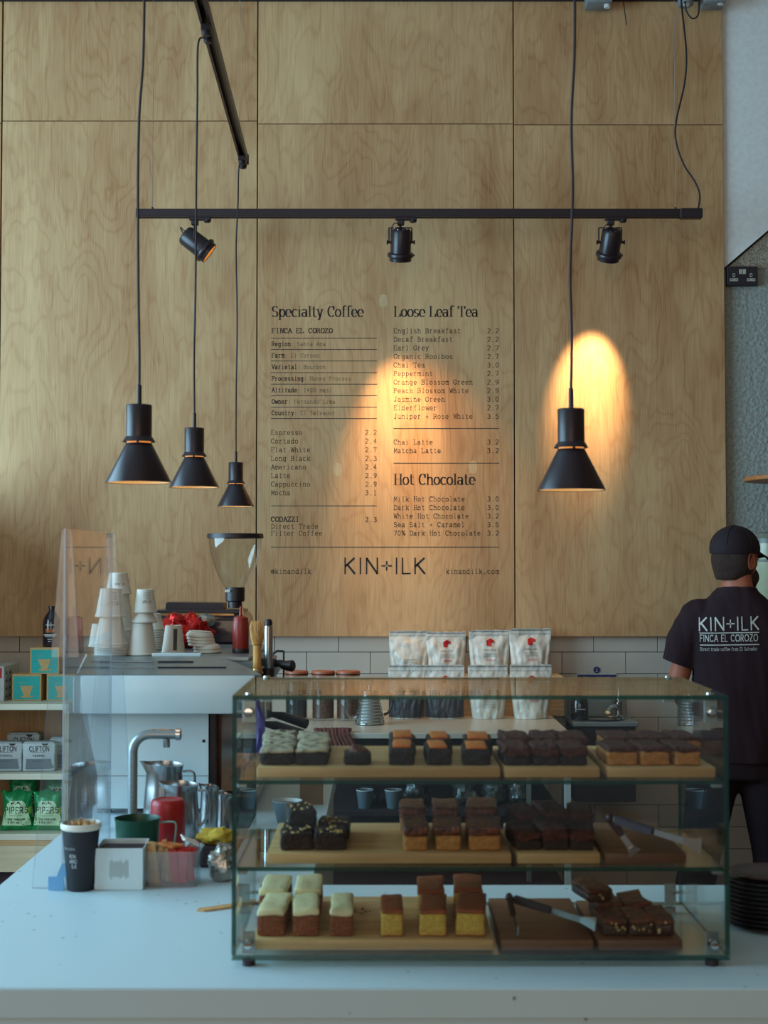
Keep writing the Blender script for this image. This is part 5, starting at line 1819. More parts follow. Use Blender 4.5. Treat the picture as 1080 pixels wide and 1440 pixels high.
MB().box(xl0 + 0.02, xr0 - 0.02, YS0 + 0.006, YS0 + 0.024, zs3 - 0.048, zs3 - 0.027).build('rail', 'board_wood', su)
MB().box(xl0 + 0.02, xr0 - 0.02, YS0 + 0.01, YS0 + 0.028, P(0, 1227, YS0).z, zs3 - 0.05, bev=0.001).build('lower_drawer', 'shelf_birch', su)
MB().box(xl0 + 0.02, xr0 - 0.02, YS0 + 0.06, YS0 + 0.07, 0.0, P(0, 1227, YS0).z).build('kick_board', 'dark_and_shade', su)

# dripper boxes
YD = 6.3


def dripper_box(px0, px1, py1, lab, zbase, Y=YD, py0=None):
    a, b = P(px0, py1, Y), P(px1, py1, Y)
    w = b.x - a.x
    h = (py1 - py0) * Y / 2000
    t = thing('dripper_box', lab, 'box', ((a.x + b.x) / 2, Y, zbase + 0.0006), 0, 'teal boxes on the left shelf', local=True)
    MB().box(-w / 2, w / 2, 0, 0.13, 0, h, bev=0.0012).build('box_body', 'paper_kraft', t)
    e = w * .055
    f = MB().box(-w / 2 + e, w / 2 - e, -0.0008, 0.0, e * .8, h - e * 1.3).build('teal_face', 'teal_print', t)
    m = MB()
    m.poly([(x * w, -0.0014, z * h) for x, z in ((-.22, .56), (.22, .56), (.10, .20), (.20, .17), (.20, .145), (.09, .115), (-.09, .115), (-.20, .145), (-.20, .17), (-.10, .20))])
    m.poly([(x * w, -0.0014, z * h) for x, z in ((.20, .20), (.28, .17), (.20, .15))])
    m.build('dripper_picture', 'paper_kraft', t, smooth=0)
    m = MB()
    rule(m, -w * .28, -w * .04, h * .69, h * .012, -0.0014)
    rule(m, 0, 0.0012, h * .95, h * .1, -0.0016)
    m.build('small_print', 'paper_kraft', t, smooth=0)
    return t


zb1 = zs1
dripper_box(17, 58, 979, 'teal dripper box, bottom left of the three, beside the patterned carton', zb1, py0=942)
dripper_box(65.5, 107, 979, 'teal dripper box, bottom right of the three, behind the acrylic screen', zb1, py0=942)
dripper_box(42, 83, 942, 'teal dripper box on top of the other two, black bottle standing on it', zb1 + 37 * YD / 2000 + 0.0006, py0=905)
ztb = zb1 + 2 * (37 * YD / 2000 + 0.0006) + 0.0008
q = P(68, 903, YD)
t = thing('brew_bottle', 'black round-shouldered bottle with printed label standing on the teal boxes', 'bottle', (q.x, YD + 0.06, ztb), local=True)
kb = YD / 2000
pr = [(0, 0), (11.6, 0), (12.3, 1.5), (12.3, 33), (11.6, 38), (9.5, 43), (6, 48), (4.1, 50.5), (3.9, 53), (4.5, 53.5), (4.5, 57), (3.9, 57.6), (0, 57.6)]
bb = MB().lathe([(r * kb, z * kb) for r, z in pr], (0, 0, 0), 36).build('bottle_body', 'black_gloss', t)
m = MB()
letters(m, 'BREW', -6 * kb, 21 * kb, 4.5 * kb, 12 * kb, (0.6, 0.5), None, False, 0, 0.6)
stuck(m, bb, 'orange_lettering', 'orange_top', t, 0.0006)
m = MB()
for k, (w_, z_) in enumerate(((6, 31), (9, 17), (7, 14.5), (3, 11), (2, 8))):
    rule(m, -w_ * kb, w_ * kb, z_ * kb, 1.3 * kb if k == 1 else 0.7 * kb)
stuck(m, bb, 'pale_label_lines', 'paper_white', t, 0.0006)
# patterned carton at the very left
a = P(-8, 978, 6.28)
t = thing('patterned_carton', 'white and dark patterned carton with handle slot at the left edge', 'box', (P(-2, 978, 6.28).x, 6.28, zs1 + 0.0006), local=True)
x1c = P(5.5, 978, 6.28).x - P(-2, 978, 6.28).x
MB().box(x1c - 0.16, x1c, 0, 0.26, 0, 0.152, bev=0.001).build('carton_body', 'sign_white', t)
m = MB()
m.box(x1c - 0.15, x1c - 0.01, -0.0008, 0, 0.10, 0.145)
m.build('front_print', 'red_print', t)
for k in range(14):
    i, j = k % 4, k // 4
    if j < 4:
        MB().prism([(0.025 + i * 0.058, 0.012 + j * 0.034), (0.045 + i * 0.058, 0.03 + j * 0.034), (0.052 + i * 0.058, 0.012 + j * 0.034)], x1c, x1c + 0.0007, 'x').build('side_pattern', 'dark_and_shade', t)


# gable-top coffee bags (second shelf)
def clifton_bag(x, y, z, w, h, lab, word, rz=0):
    t = thing('coffee_bag', lab, 'coffee bag', (x, y, z), rz, 'grey coffee bags on the second shelf', local=True)
    m = MB().box(-w / 2, w / 2, 0, w * .55, 0, h * .90, bev=0.006, seg=2)
    m.cut(1)
    for v in m.bm.verts:
        k = v.co.z / h
        v.co.x *= 1 + 0.03 * math.sin(k * 9)
        v.co.y += 0.004 * math.sin(v.co.x * 40)
    m.jitter(0.002, 30, x)
    b = m.build('bag_body', 'clifton_light', t, smooth=50)
    MB().box(-w * .47, w * .47, w * .04, w * .40, h * .89, h * .93, bev=0.003, seg=2).jitter(0.001, 40).build('folded_top', 'clifton_light', t)
    stuck(band(MB(), -w * .49, w * .49, h * .01, h * .40, 8, 4), b, 'dark_band', 'clifton_dark', t, 0.0008)
    m = MB()
    letters(m, 'CLIFTON', -w * .29, h * .64, h * .155, w * .62, (0.42, 0.42), None, True, 0, 1.0)
    letters(m, word, -w * .18, h * .47, h * .055, w * .38, (0.4, 0.4))
    rule(m, -w * .22, w * .22, h * .60, h * .008)
    rule(m, -w * .2, w * .2, h * .33, h * .008)
    stuck(m, b, 'bag_lettering', 'black_print', t, 0.0014)
    m = MB()
    pts = [(w * .20 + w * .10 * math.cos(R(a_)), 0, h * .885 + h * .07 * math.sin(R(a_))) for a_ in range(180, 361, 20)]
    m.poly(pts)
    stuck(m, b, 'round_seal', 'black_print', t, 0.0014)
    return t


for (px, Y, rz, lab, wd) in ((8, 6.22, 0.0, 'grey coffee bag lettered ETHIOPIA at the left edge of the second shelf', 'ETHIOPIA'),
                             (54, 6.22, 0.02, 'grey coffee bag lettered PANAMA, front and centre on the second shelf', 'PANAMA'),
                             (92, 6.36, -0.04, 'grey coffee bag partly hidden behind the acrylic screen, right end of the second shelf', 'KENYA')):
    q = P(px, 1087, Y)
    clifton_bag(q.x, Y, zs2 + 0.0006, 44.5 * Y / 2000, 44 * Y / 2000, lab, wd, rz)
q = P(32, 1087, 6.42)
clifton_bag(q.x, 6.42, zs2 + 0.0006, 44.5 * 6.4 / 2000, 48 * 6.4 / 2000, 'taller grey coffee bag standing in the second row of the second shelf', 'BRAZIL', 0.05)


# crisp packets (third shelf)
def crisp_packet(x, y, z, w, h, seed, lab, rz=0, lean=0.0):
    t = thing('crisp_packet', lab, 'crisps', (x, y, z), rz, 'green crisp packets on the third shelf', local=True)
    t.rotation_euler = (lean, 0, rz)
    NU, NV = 16, 18
    bm = bmesh.new()
    vs = {}
    for side in (-1, 1):
        for j in range(NV + 1):
            for i in range(NU + 1):
                edge = i in (0, NU) or j in (0, NV)
                if side == 1 and edge:
                    vs[side, j, i] = vs[-1, j, i]
                    continue
                u, v = -1 + 2 * i / NU, j / NV
                th_ = 0.5 * 0.07 * (max(0, 1 - u * u) ** .55) * (max(0, math.sin(PI * v)) ** .6)
                ww = w / 2 * (0.88 + 0.12 * abs(2 * v - 1) ** 2) * (1.06 - 0.10 * v)
                n_ = noise.noise(Vector((u * 2.2 + seed * 5, v * 3.4, side))) * 0.009 + noise.noise(Vector((u * 6, v * 8 + seed, side * 2))) * 0.004
                zz_ = v * h + (0.006 * math.sin(u * 5 + seed) if j == NV else 0)
                vs[side, j, i] = bm.verts.new((u * ww, side * th_ + n_ + 0.045, max(0.0, zz_)))
    for side in (-1, 1):
        for j in range(NV):
            for i in range(NU):
                try:
                    bm.faces.new((vs[side, j, i], vs[side, j, i + 1], vs[side, j + 1, i + 1], vs[side, j + 1, i]))
                except ValueError:
                    pass
    m = MB()
    m.bm.free()
    m.bm = bm
    b = m.build('packet_body', 'crisp_green', t, smooth=60)

    def shape(a_, b_, x_, z_):
        ww = w * (0.44 - 0.20 * b_ ** 1.5)
        return ((a_ - 0.5) * 2 * ww * (1 if b_ < .92 else .8), h * (0.14 + 0.62 * b_))
    stuck(band(MB(), 0, 1, 0, 1, 10, 10, shape), b, 'pale_label', 'crisp_pale', t, 0.0014)
    stuck(band(MB(), 0, 1, 0, 1, 6, 6, lambda a_, b_, x_, z_: (w * (.22 + .22 * a_), h * (.42 + .20 * b_ * (0.4 + .6 * a_)))), b, 'lime_patch', 'crisp_lime', t, 0.0008)
    m = MB()
    letters(m, 'PIPERS', -w * .34, h * .46, h * .15, w * .70, (0.42, 0.42), None, True, 0, 1.6)
    letters(m, 'CIDER VINEGAR', -w * .34, h * .28, h * .05, w * .62, (0.5, 0.5), None, True)
    letters(m, '& SEA SALT', -w * .26, h * .20, h * .05, w * .44, (0.5, 0.5), None, True)
    rule(m, -w * .2, w * .2, h * .40, h * .008)
    for k in range(5):   # the little ink drawing above the name
        px_, pz_ = -w * .12 + w * .06 * k, h * (.70 + .02 * math.sin(k * 2.4))
        m.poly([(px_ + w * .03 * math.cos(2 * PI * q_ / 6), 0, pz_ + h * .03 * math.sin(2 * PI * q_ / 6 + k)) for q_ in range(6)])
    stuck(m, b, 'packet_lettering', 'black_print', t, 0.0022)
    return t


for i, (px, Y, h_, rz, lab) in enumerate(((21, 6.20, 56, 0.06, 'green crisp packet with pale label, front row at the left edge'),
                                          (64, 6.20, 56, -0.05, 'green crisp packet with pale label, front row beside the acrylic screen'),
                                          (29, 6.36, 71, 0.02, 'green crisp packet standing higher in the back row on the left'),
                                          (80, 6.36, 69, -0.03, 'green crisp packet in the back row, right one, behind the acrylic screen'))):
    q = P(px, 1172, Y)
    crisp_packet(q.x, Y, zs3 + 0.0006, 45 * Y / 2000, h_ * Y / 2000, i + 1, lab, rz)
q = P(98, 1172, 6.3)
t = thing('white_carton', 'pale tall carton at the right end of the third shelf behind the screen', 'box', (q.x, 6.3, zs3 + 0.0006), local=True)
MB().box(-0.03, 0.03, 0, 0.2, 0, 0.21, bev=0.002).build('carton_body', 'pouch_white', t)
MB().box(-0.022, 0.022, -0.0008, 0, 0.12, 0.18).build('carton_label', 'crisp_pale', t)

# ================================================================== CAKE CABINET
CX0, CX1, CY0, CY1 = -0.275, 0.624, 2.59, 3.00
CZ0 = 0.942
CZ1 = P(670, 978, CY0).z
cc = thing('cake_cabinet', 'glass cake display cabinet with two glass shelves on the front counter', 'display case', ((CX0 + CX1) / 2, 2.8, ZT))


def pane(name, x0, x1, y0, y1, z0, z1, thin, parent=cc, mats=('clear_glass', 'glass_edge'), bev=0.0):
    m = MB().box(x0, x1, y0, y1, z0, z1, bev=bev)
    ax = 'xyz'.index(thin)
    m.bm.normal_update()
    for f in m.bm.faces:
        f.material_index = 0 if abs(f.normal[ax]) > 0.8 else 1
    return m.build(name, list(mats), parent, smooth=0)


T_ = 0.0075
pane('front_pane', CX0, CX1, CY0, CY0 + T_, CZ0, CZ1 - T_, 'y')
pane('side_pane', CX0, CX0 + T_, CY0 + T_ + .0005, CY1, CZ0 + T_, CZ1 - T_, 'x')
pane('side_pane', CX1 - T_, CX1, CY0 + T_ + .0005, CY1, CZ0 + T_, CZ1 - T_, 'x')
pane('top_pane', CX0, CX1, CY0, CY1, CZ1 - T_, CZ1, 'z')
pane('base_pane', CX0 + .001, CX1 - .001, CY0 + T_ + .0005, CY1, CZ0, CZ0 + T_, 'z')
SZ1 = P(600, 1097, CY0 + 0.012).z
SZ2 = P(600, 1219, CY0 + 0.012).z
for z in (SZ1, SZ2):
    pane('glass_shelf', CX0 + T_ + .001, CX1 - T_ - .001, CY0 + T_ + 0.003, CY1 - 0.03, z - T_, z, 'z')
# chrome corner bolts, clamp plates and feet
for sx, xx in ((-1, CX0 + 0.030), (1, CX1 - 0.030)):
    for yy in (CY0, CY1 - 0.03):
        for zz in (CZ0 + 0.030, CZ1 - 0.030):
            if yy == CY0:
                MB().lathe([(0, -0.012), (0.0075, -0.011), (0.0095, -0.007), (0.0095, 0.0), (0.006, 0.0005), (0.006, 0.010), (0, 0.010)], (0, 0, 0), 20, Matrix.Rotation(-PI / 2, 3, 'X')).xf(Matrix.Translation((xx, yy - 0.0005, zz))).build('corner_bolt', 'chrome', cc)
            MB().box(min(xx, xx - 0 * sx) - 0.012, xx + 0.012, yy + 0.0075, yy + 0.0095, zz - 0.02, zz + 0.02, bev=0.0006)\
                .box(CX0 + T_ + 0.0006 if sx < 0 else xx, xx if sx < 0 else CX1 - T_ - 0.0006, yy + 0.0075, yy + 0.028, zz - 0.001, zz + 0.001).build('clamp_plate', 'steel_brushed', cc)
        MB().lathe([(0, 0.0), (0.007, 0), (0.0075, 0.001), (0.0065, 0.004), (0, 0.005)], (xx, yy + 0.012, CZ1), 18).build('top_bolt', 'chrome', cc)
        MB().lathe([(0, ZT + 0.0003), (0.012, ZT + 0.0003), (0.012, CZ0), (0, CZ0)], (xx, yy + 0.014, 0), 18).build('foot', 'black_plastic', cc)
    for z in (SZ1, SZ2):
        for yy in (CY0 + 0.02, CY1 - 0.06):
            xs = CX0 + T_ if sx < 0 else CX1 - T_
            MB().box(min(xs, xs - sx * 0.018) + .0003, max(xs, xs - sx * 0.018) - .0003, yy, yy + 0.016, z - T_ - 0.008, z - T_ - 0.0003, bev=0.001).build('shelf_clip', 'steel_brushed', cc)


def board(px0, px1, Y0, Y1, z, mat, lab, th=0.020):
    x0, x1 = (px0 - 540) * Y0 / 2000, (px1 - 540) * Y0 / 2000
    o = MB().box(x0, x1, Y0, Y1, z + 0.0004, z + th, bev=0.003, seg=2).build('serving_board', mat, loc=((x0 + x1) / 2, (Y0 + Y1) / 2, z + 0.0004))
    return tag(o, lab, 'board', 'wooden boards in the cake cabinet')


Yb = 2.625
board(362, 703, Yb, 2.93, SZ1, 'board_wood', 'long pale wooden board on the top glass shelf, left')
board(708, 842, Yb, 2.93, SZ1, 'board_wood', 'wooden board on the top glass shelf, middle, under the red-brown crumble slices')
board(852, 1004, Yb, 2.93, SZ1, 'board_wood', 'wooden board on the top glass shelf, right, under the flapjacks')
board(376, 718, Yb, 2.93, SZ2, 'board_wood', 'long wooden board on the middle glass shelf, left')
board(726, 842, Yb, 2.93, SZ2, 'board_wood', 'wooden board under the dark crumble heap on the middle shelf')
board(848, 962, Yb, 2.93, SZ2, 'board_dark', 'brown wooden board under the tongs on the middle shelf')
ZBs = CZ0 + T_
board(356, 693, Yb, 2.965, ZBs, 'board_wood', 'long wooden board at the bottom of the cabinet, left, under the loaf cakes')
board(703, 832, Yb, 2.95, ZBs, 'board_dark', 'dark wooden board at the bottom of the cabinet with only tongs on it')
board(838, 956, Yb, 2.93, ZBs, 'board_dark', 'dark wooden board at the bottom right under the chocolate squares')


def cake(pxc, wpx, Y0, ln, h, ztop, style, lab, seed=0, rz=0.0, grp=None, nm='cake_slice', lean=0):
    """a cut piece standing on a board: sponge + topping"""
    x = (pxc - 540) * Y0 / 2000
    w = wpx * Y0 / 2000
    t = thing(nm, lab, 'cake', (x, Y0, ztop + 0.0008), rz, grp, local=True)

    def body(z0, z1, mat, name, amp, over=0.0, bev=0.004, wav=0):
        m = MB().box(-w / 2 - over, w / 2 + over, -over, ln + over, z0, z1, bev=bev, seg=2)
        bmesh.ops.subdivide_edges(m.bm, edges=[e for e in m.bm.edges if e.calc_length() > 0.012], cuts=3, use_grid_fill=True)
        for v in m.bm.verts:
            n_ = noise.noise_vector(v.co * 90 + Vector((seed * 9.1, seed, 3)))
            v.co += n_ * amp + noise.noise_vector(v.co * 22 + Vector((seed, 5, seed * 2.7))) * 0.0032 * min(1.0, 0.25 + v.co.z / h)
            if wav:
                v.co.z += wav * noise.noise(Vector((v.co.x * 30, v.co.y * 30, seed * 4.3)))
            v.co.z = max(z0 if z0 > 0 else 0.0, v.co.z)
        return m.build(name, mat, t, smooth=60)
    if style == 'carrot':
        body(0, h * .76, 'carrot_sponge', 'sponge', 0.0014)
        body(h * .74, h, 'cream_icing', 'icing', 0.0012, 0.0006, 0.004, 0.003)
    elif style == 'lemon':
        body(0, h * .86, 'lemon_sponge', 'sponge', 0.0010)
        body(h * .85, h, 'lemon_crust', 'crust', 0.0009, 0.0004, 0.003, 0.002)
        body(0, 0.0022, 'lemon_crust', 'base_crust', 0.0003, 0.0004, 0.0005)
    elif style == 'marble':
        body(0, h * .75, 'brownie_dark', 'sponge', 0.0016)
        body(h * .73, h, 'brownie_marble', 'topping', 0.0018, 0.0002, 0.004, 0.004)
    elif style == 'plain':
        body(0, h * .8, 'brownie_dark', 'sponge', 0.002)
        m = MB().ball((0, ln / 2, h * .88), w * .36, ln * .33, h * .35, 18, 12)
        m.jitter(0.005, 60, seed).jitter(0.002, 160, seed)
        m.build('topping', 'dark_topping', t, smooth=60)
    elif style == 'orange':
        body(0, h * .84, 'brownie_dark', 'sponge', 0.002)
        m = MB().box(-w * .36, w * .36, ln * .12, ln * .88, h * .83, h, bev=0.002, seg=2)
        m.cut(2).jitter(0.001, 80, seed).build('orange_piece', 'orange_top', t, smooth=60)
    elif style == 'nut':
        body(0, h, 'brownie_dark', 'sponge', 0.002)
        rr_ = random.Random(seed)
        m = MB()
        for k in range(14):
            m.ball((rr_.uniform(-.42, .42) * w, rr_.uniform(.06, .94) * ln, h + 0.0006), rr_.uniform(.002, .0048), rr_.uniform(.002, .0045), .002, 7, 5)
        o = m.build('nut_pieces', 'nut_bits', t)
        o['kind'] = 'stuff'
    elif style == 'bake':
        body(0, h * .62, 'tan_sponge', 'sponge', 0.0014)
        body(h * .60, h, 'dark_topping', 'topping', 0.0022, 0.0008, 0.004, 0.004)
    elif style == 'crumble':
        body(0, h * .5, 'brownie_dark', 'sponge', 0.002)
        m = MB().box(-w / 2, w / 2, 0, ln, h * .45, h, bev=0.004, seg=2)
        bmesh.ops.subdivide_edges(m.bm, edges=[e for e in m.bm.edges if e.calc_length() > 0.01], cuts=5, use_grid_fill=True)
        m.jitter(0.004, 110, seed).jitter(0.003, 60, seed + 1).build('crumble_topping', 'crumble_red', t, smooth=60)
    elif style == 'flap':
        body(0, h * .78, 'tan_sponge', 'sponge', 0.002)
        m = MB().box(-w / 2, w / 2, 0, ln, h * .7, h, bev=0.004, seg=2)
        bmesh.ops.subdivide_edges(m.bm, edges=[e for e in m.bm.edges if e.calc_length() > 0.01], cuts=5, use_grid_fill=True)
        m.jitter(0.003, 120, seed).build('topping', 'crumble_red', t, smooth=60)
    elif style == 'choc':
        body(0, h * .7, 'choc_glossy', 'sponge', 0.0022)
        body(h * .66, h, 'dark_topping', 'topping', 0.002, 0.0004, 0.003, 0.003)
        rr_ = random.Random(seed)
        m = MB()
        for k in range(9):
            m.ball((rr_.uniform(-.42, .42) * w, rr_.uniform(-.01, .05) * ln, rr_.uniform(.25, .8) * h), .0026, .0022, .0026, 7, 5)
        o = m.build('nut_pieces', 'nut_bits', t)
        o['kind'] = 'stuff'
    return t


z1_ = SZ1 + 0.020
z2_ = SZ2 + 0.020
z3_ = ZBs + 0.020
G1 = 'cake pieces on the top shelf'
for (px, w, rows_, st, h, nm, lab) in (
        (390, 46, 3, 'marble', 0.030, 'brownie', 'brownie with marbled white topping, {} row, leftmost on the top shelf'),
        (438, 44, 3, 'marble', 0.029, 'brownie', 'brownie with marbled white topping, {} row, second column of the top shelf'),
        (503, 38, 1, 'plain', 0.026, 'brownie', 'dark chocolate brownie with a rough lump on top, standing alone on the top shelf'),
        (565, 36, 2, 'orange', 0.036, 'brownie', 'dark brownie with a square orange slice on top, {} row, left of its kind'),
        (617, 34, 2, 'orange', 0.034, 'brownie', 'dark brownie with orange fruit topping, {} row, middle column'),
        (670, 40, 2, 'orange', 0.033, 'brownie', 'dark brownie with orange fruit topping, {} row, next to the board end')):
    for r_ in range(rows_):
        ll = (0.26 / 3 if rows_ == 3 else 0.115)
        if rows_ == 1:
            ll = 0.07
        cake(px + (2 if r_ else 0), w, Yb + 0.02 + r_ * (ll + 0.008), ll, h + 0.003 * r_ * (rows_ == 2), z1_, st,
             lab.format(('front', 'second', 'back')[r_] if rows_ == 3 else ('front', 'back')[r_]), px * 0.13 + r_, R(2 * math.sin(px + r_)), None, nm)
for i, (px, w) in enumerate(((727, 38), (766, 38), (806, 38))):
    for r_ in range(2):
        cake(px, w, Yb + 0.016 + r_ * 0.13, 0.12, 0.033 + 0.003 * r_, z1_, 'crumble',
             'red-brown crumble slice, {} row, {} of three columns on the middle board'.format(('front', 'back')[r_], ('left', 'centre', 'right')[i]), px * 0.3 + r_, R(3 * math.sin(px * 2)), None, 'crumble_slice')
for i, (px, w) in enumerate(((874, 42), (920, 42), (966, 36))):
    for r_ in range(2):
        cake(px, w, Yb + 0.016 + r_ * 0.13, 0.12, 0.033 + 0.003 * r_, z1_, 'flap',
             'golden flapjack with red crumb topping, {} row, {} of three columns on the right board'.format(('front', 'back')[r_], ('left', 'centre', 'right')[i]), px * 0.3 + r_, R(3 * math.sin(px * 3)), None, 'flapjack')
# middle shelf
for i, (px, w) in enumerate(((418, 44), (466, 44))):
    for r_ in range(2 + (i == 0)):
        if i == 0 and r_ == 2:
            cake(px + 8, 38, Yb + 0.10, 0.09, 0.028, z2_ + 0.031, 'nut', 'dark nut brownie lying on top of the left pair on the middle shelf', 77, R(8), None, 'brownie')
            continue
        cake(px + 3 * r_, w, Yb + 0.02 + r_ * 0.10, 0.09, 0.030, z2_, 'nut', 'dark nut-topped brownie, {} row, {} column on the middle shelf'.format(('front', 'back')[r_], ('left', 'right')[i]), px + r_, R(3 - 4 * r_), None, 'brownie')
for i, (px, w) in enumerate(((584, 34), (630, 36), (680, 44))):
    for r_ in range(2):
        cake(px - 4 * r_, w, Yb + 0.016 + r_ * 0.135, 0.125, 0.044 + 0.01 * r_, z2_, 'bake',
             'tan bake with dark sticky topping, {} row, {} of three columns on the middle shelf'.format(('front', 'back')[r_], ('left', 'centre', 'right')[i]), px * 0.2 + r_, R(-2 * i), None, 'bake_slice')
for i, (px, w) in enumerate(((743, 34), (780, 36), (816, 34))):
    for r_ in range(2):
        cake(px, w, Yb + 0.02 + r_ * 0.12, 0.115, 0.034 + 0.014 * r_ + 0.006 * (i == 1), z2_, 'crumble',
             'dark rocky chocolate slice, {} row, {} of the heap on the middle shelf'.format(('front', 'back')[r_], ('left', 'centre', 'right')[i]), px * 0.7 + r_, R(7 * math.sin(px)), None, 'chocolate_slice')
# bottom
for i, (px, w, nr, st, h) in enumerate(((382, 38, 2, 'carrot', 0.050), (431, 36, 2, 'carrot', 0.050), (481, 31, 1, 'carrot', 0.048),
                                        (551, 31, 1, 'lemon', 0.046), (608, 37, 2, 'lemon', 0.047), (660, 40, 2, 'lemon', 0.049))):
    for r_ in range(nr):
        kind = 'carrot cake slice with cream icing' if st == 'carrot' else 'yellow sponge slice with browned crust'
        pos = (('left', 'centre', 'right')[i % 3])
        if nr == 1:
            lab = kind + (', the single piece right of the iced pairs' if st == 'carrot' else ', the single piece left of the other sponge slices')
        else:
            lab = kind + ', {} piece of the {} pair'.format(('front', 'back')[r_], ('leftmost' if i == 0 else 'second' if i == 1 else 'left sponge' if i == 4 else 'right sponge'))
        cake(px - (2 if st == 'lemon' else -3) * r_, w, Yb + 0.02 + r_ * 0.142, 0.135, h + 0.004 * r_, z3_, st, lab, px * 0.11 + r_, R((-3, 2, 1, 0, -3, -5)[i]) * (1 if r_ == 0 else 0.4), None, 'cake_slice')
for i, (px, w) in enumerate(((862, 34), (900, 34), (932, 28))):
    for r_ in range(3 - i):
        if i == 0 and r_ == 2:
            cake(842, 36, Yb + 0.14, 0.10, 0.026, z3_ + 0.034, 'choc', 'dark chocolate square lying tilted on the others at the bottom right', 5, R(12), None, 'chocolate_square')
            continue
        cake(px - 6 * r_, w, Yb + 0.02 + r_ * 0.11, 0.10, 0.032 + .004 * r_, z3_, 'choc', 'dark chocolate square, {} row, {} column at the bottom right'.format(('front', 'back')[r_], ('left', 'centre', 'right')[i]), px + r_, R(4 * math.sin(px + r_)), None, 'chocolate_square')
m = MB()
rr_ = random.Random(3)
for k in range(12):
    q = G(500 + rr_.uniform(-8, 20), 1282 + rr_.uniform(-4, 5), z3_)
    m.ball((q.x, q.y, z3_ + 0.0015), 0.0022, 0.002, 0.0015, 6, 4)
o = m.build('cake_crumbs', 'carrot_sponge', loc=(G(505, 1282, z3_).x, G(505, 1282, z3_).y, z3_))
tag(o, 'few dark cake crumbs on the board beside the single carrot cake slice', 'crumbs', kind='stuff')


def tongs(H, e1, e2, lab):
    """spring tongs: bent hinge at H, two arms ending in scalloped heads"""
    H, e1, e2 = Vector(H), Vector(e1), Vector(e2)
    t = thing('serving_tongs', lab, 'tongs', tuple((H + e1) / 2), 0, 'serving tongs in the cake cabinet')
    for e in (e1, e2):
        dd = (e - H)
        L_ = dd.length
        dd.normalize()
        up = Vector((0, 0, 1))
        sd = dd.cross(up).normalized()
        up = sd.cross(dd)

        def bar(a, b, w0, w1, th):
            m = MB()
            A0, B0 = H + dd * a * L_, H + dd * b * L_
            vs = []
            for (c_, w_) in ((A0, w0), (B0, w1)):
                for (u_, v_) in ((-1, -1), (1, -1), (1, 1), (-1, 1)):
                    vs.append(m.bm.verts.new(c_ + up * (w_ / 2 * u_) + sd * (th / 2 * v_)))
            for q_ in ((0, 1, 2, 3), (7, 6, 5, 4), (0, 4, 5, 1), (1, 5, 6, 2), (2, 6, 7, 3), (3, 7, 4, 0)):
                m.bm.faces.new([vs[i_] for i_ in q_])
            bmesh.ops.bevel(m.bm, geom=m.bm.edges[:], offset=min(th, w0) * .25, segments=2, affect='EDGES')
            return m
        arm = bar(0.0, 0.86, 0.008, 0.012, 0.002).build('arm', 'steel', t)
        bar(0.06, 0.5, 0.016, 0.014, 0.009).build('grip', 'black_plastic', arm)
        m = bar(0.82, 1.0, 0.010, 0.026, 0.0035)
        m.build('head', 'chrome', arm)
    MB().ball(tuple(H), 0.007, 0.007, 0.009, 14, 10).build('hinge', 'black_plastic', t)
    return t


zt2_ = z2_ + 0.014
tongs(G(857, 1150, z2_ + 0.075), G(985, 1190, z2_ + 0.045), G(893, 1200, z2_ + 0.012), 'steel tongs with black grips lying on the board of the middle shelf')
tongs(G(716, 1262, z3_ + 0.055), G(838, 1300, z3_ + 0.030), G(728, 1312, z3_ + 0.012), 'steel tongs with black grips lying open on the dark bottom board')

# ================================================================== SMALL THINGS ON THE FRONT COUNTER
# cup of stirrers
YQ = 3.2
q = G(122, 1241, ZT)
t = thing('stirrer_cup', 'dark grey takeaway cup full of wooden stirrers on the left of the counter', 'cup', (q.x, YQ, ZT + 0.0005), local=True)
kq = YQ / 2000
Hc = 92 * kq
cb = MB().lathe([(0, 0.004), (17.5 * kq, 0.004), (18 * kq, 0), (18.5 * kq, 0.001), (26 * kq, Hc - 0.009), (25.4 * kq, Hc - 0.009), (17.8 * kq, 0.006), (0, 0.006)], (0, 0, 0), 40).build('cup_body', 'cup_black', t)
MB().lathe([(26.2 * kq, Hc - 0.014), (28 * kq, Hc - 0.011), (28.6 * kq, Hc - 0.004), (28 * kq, Hc), (26.5 * kq, Hc + .001), (25.8 * kq, Hc - 0.003), (25.4 * kq, Hc - 0.014)], (0, 0, 0), 40).build('cup_rim', 'lid_white', t)
m = MB()
letters(m, 'reusable', -20 * kq, 58 * kq, 3.5 * kq, 17 * kq, (0.3, 0.3))
letters(m, 'KIN', -11 * kq, 47 * kq, 5 * kq, 9 * kq, (0.5, 0.5), None, True)
letters(m, 'AND', -11 * kq, 40 * kq, 5 * kq, 11 * kq, (0.5, 0.5), None, True)
letters(m, 'ILK', -8 * kq, 33 * kq, 5 * kq, 7 * kq, (0.5, 0.5), None, True)
stuck(m, cb, 'cup_lettering', 'cup_print', t, 0.0008)
rr_ = random.Random(11)
LOCST = q
proto_st = None
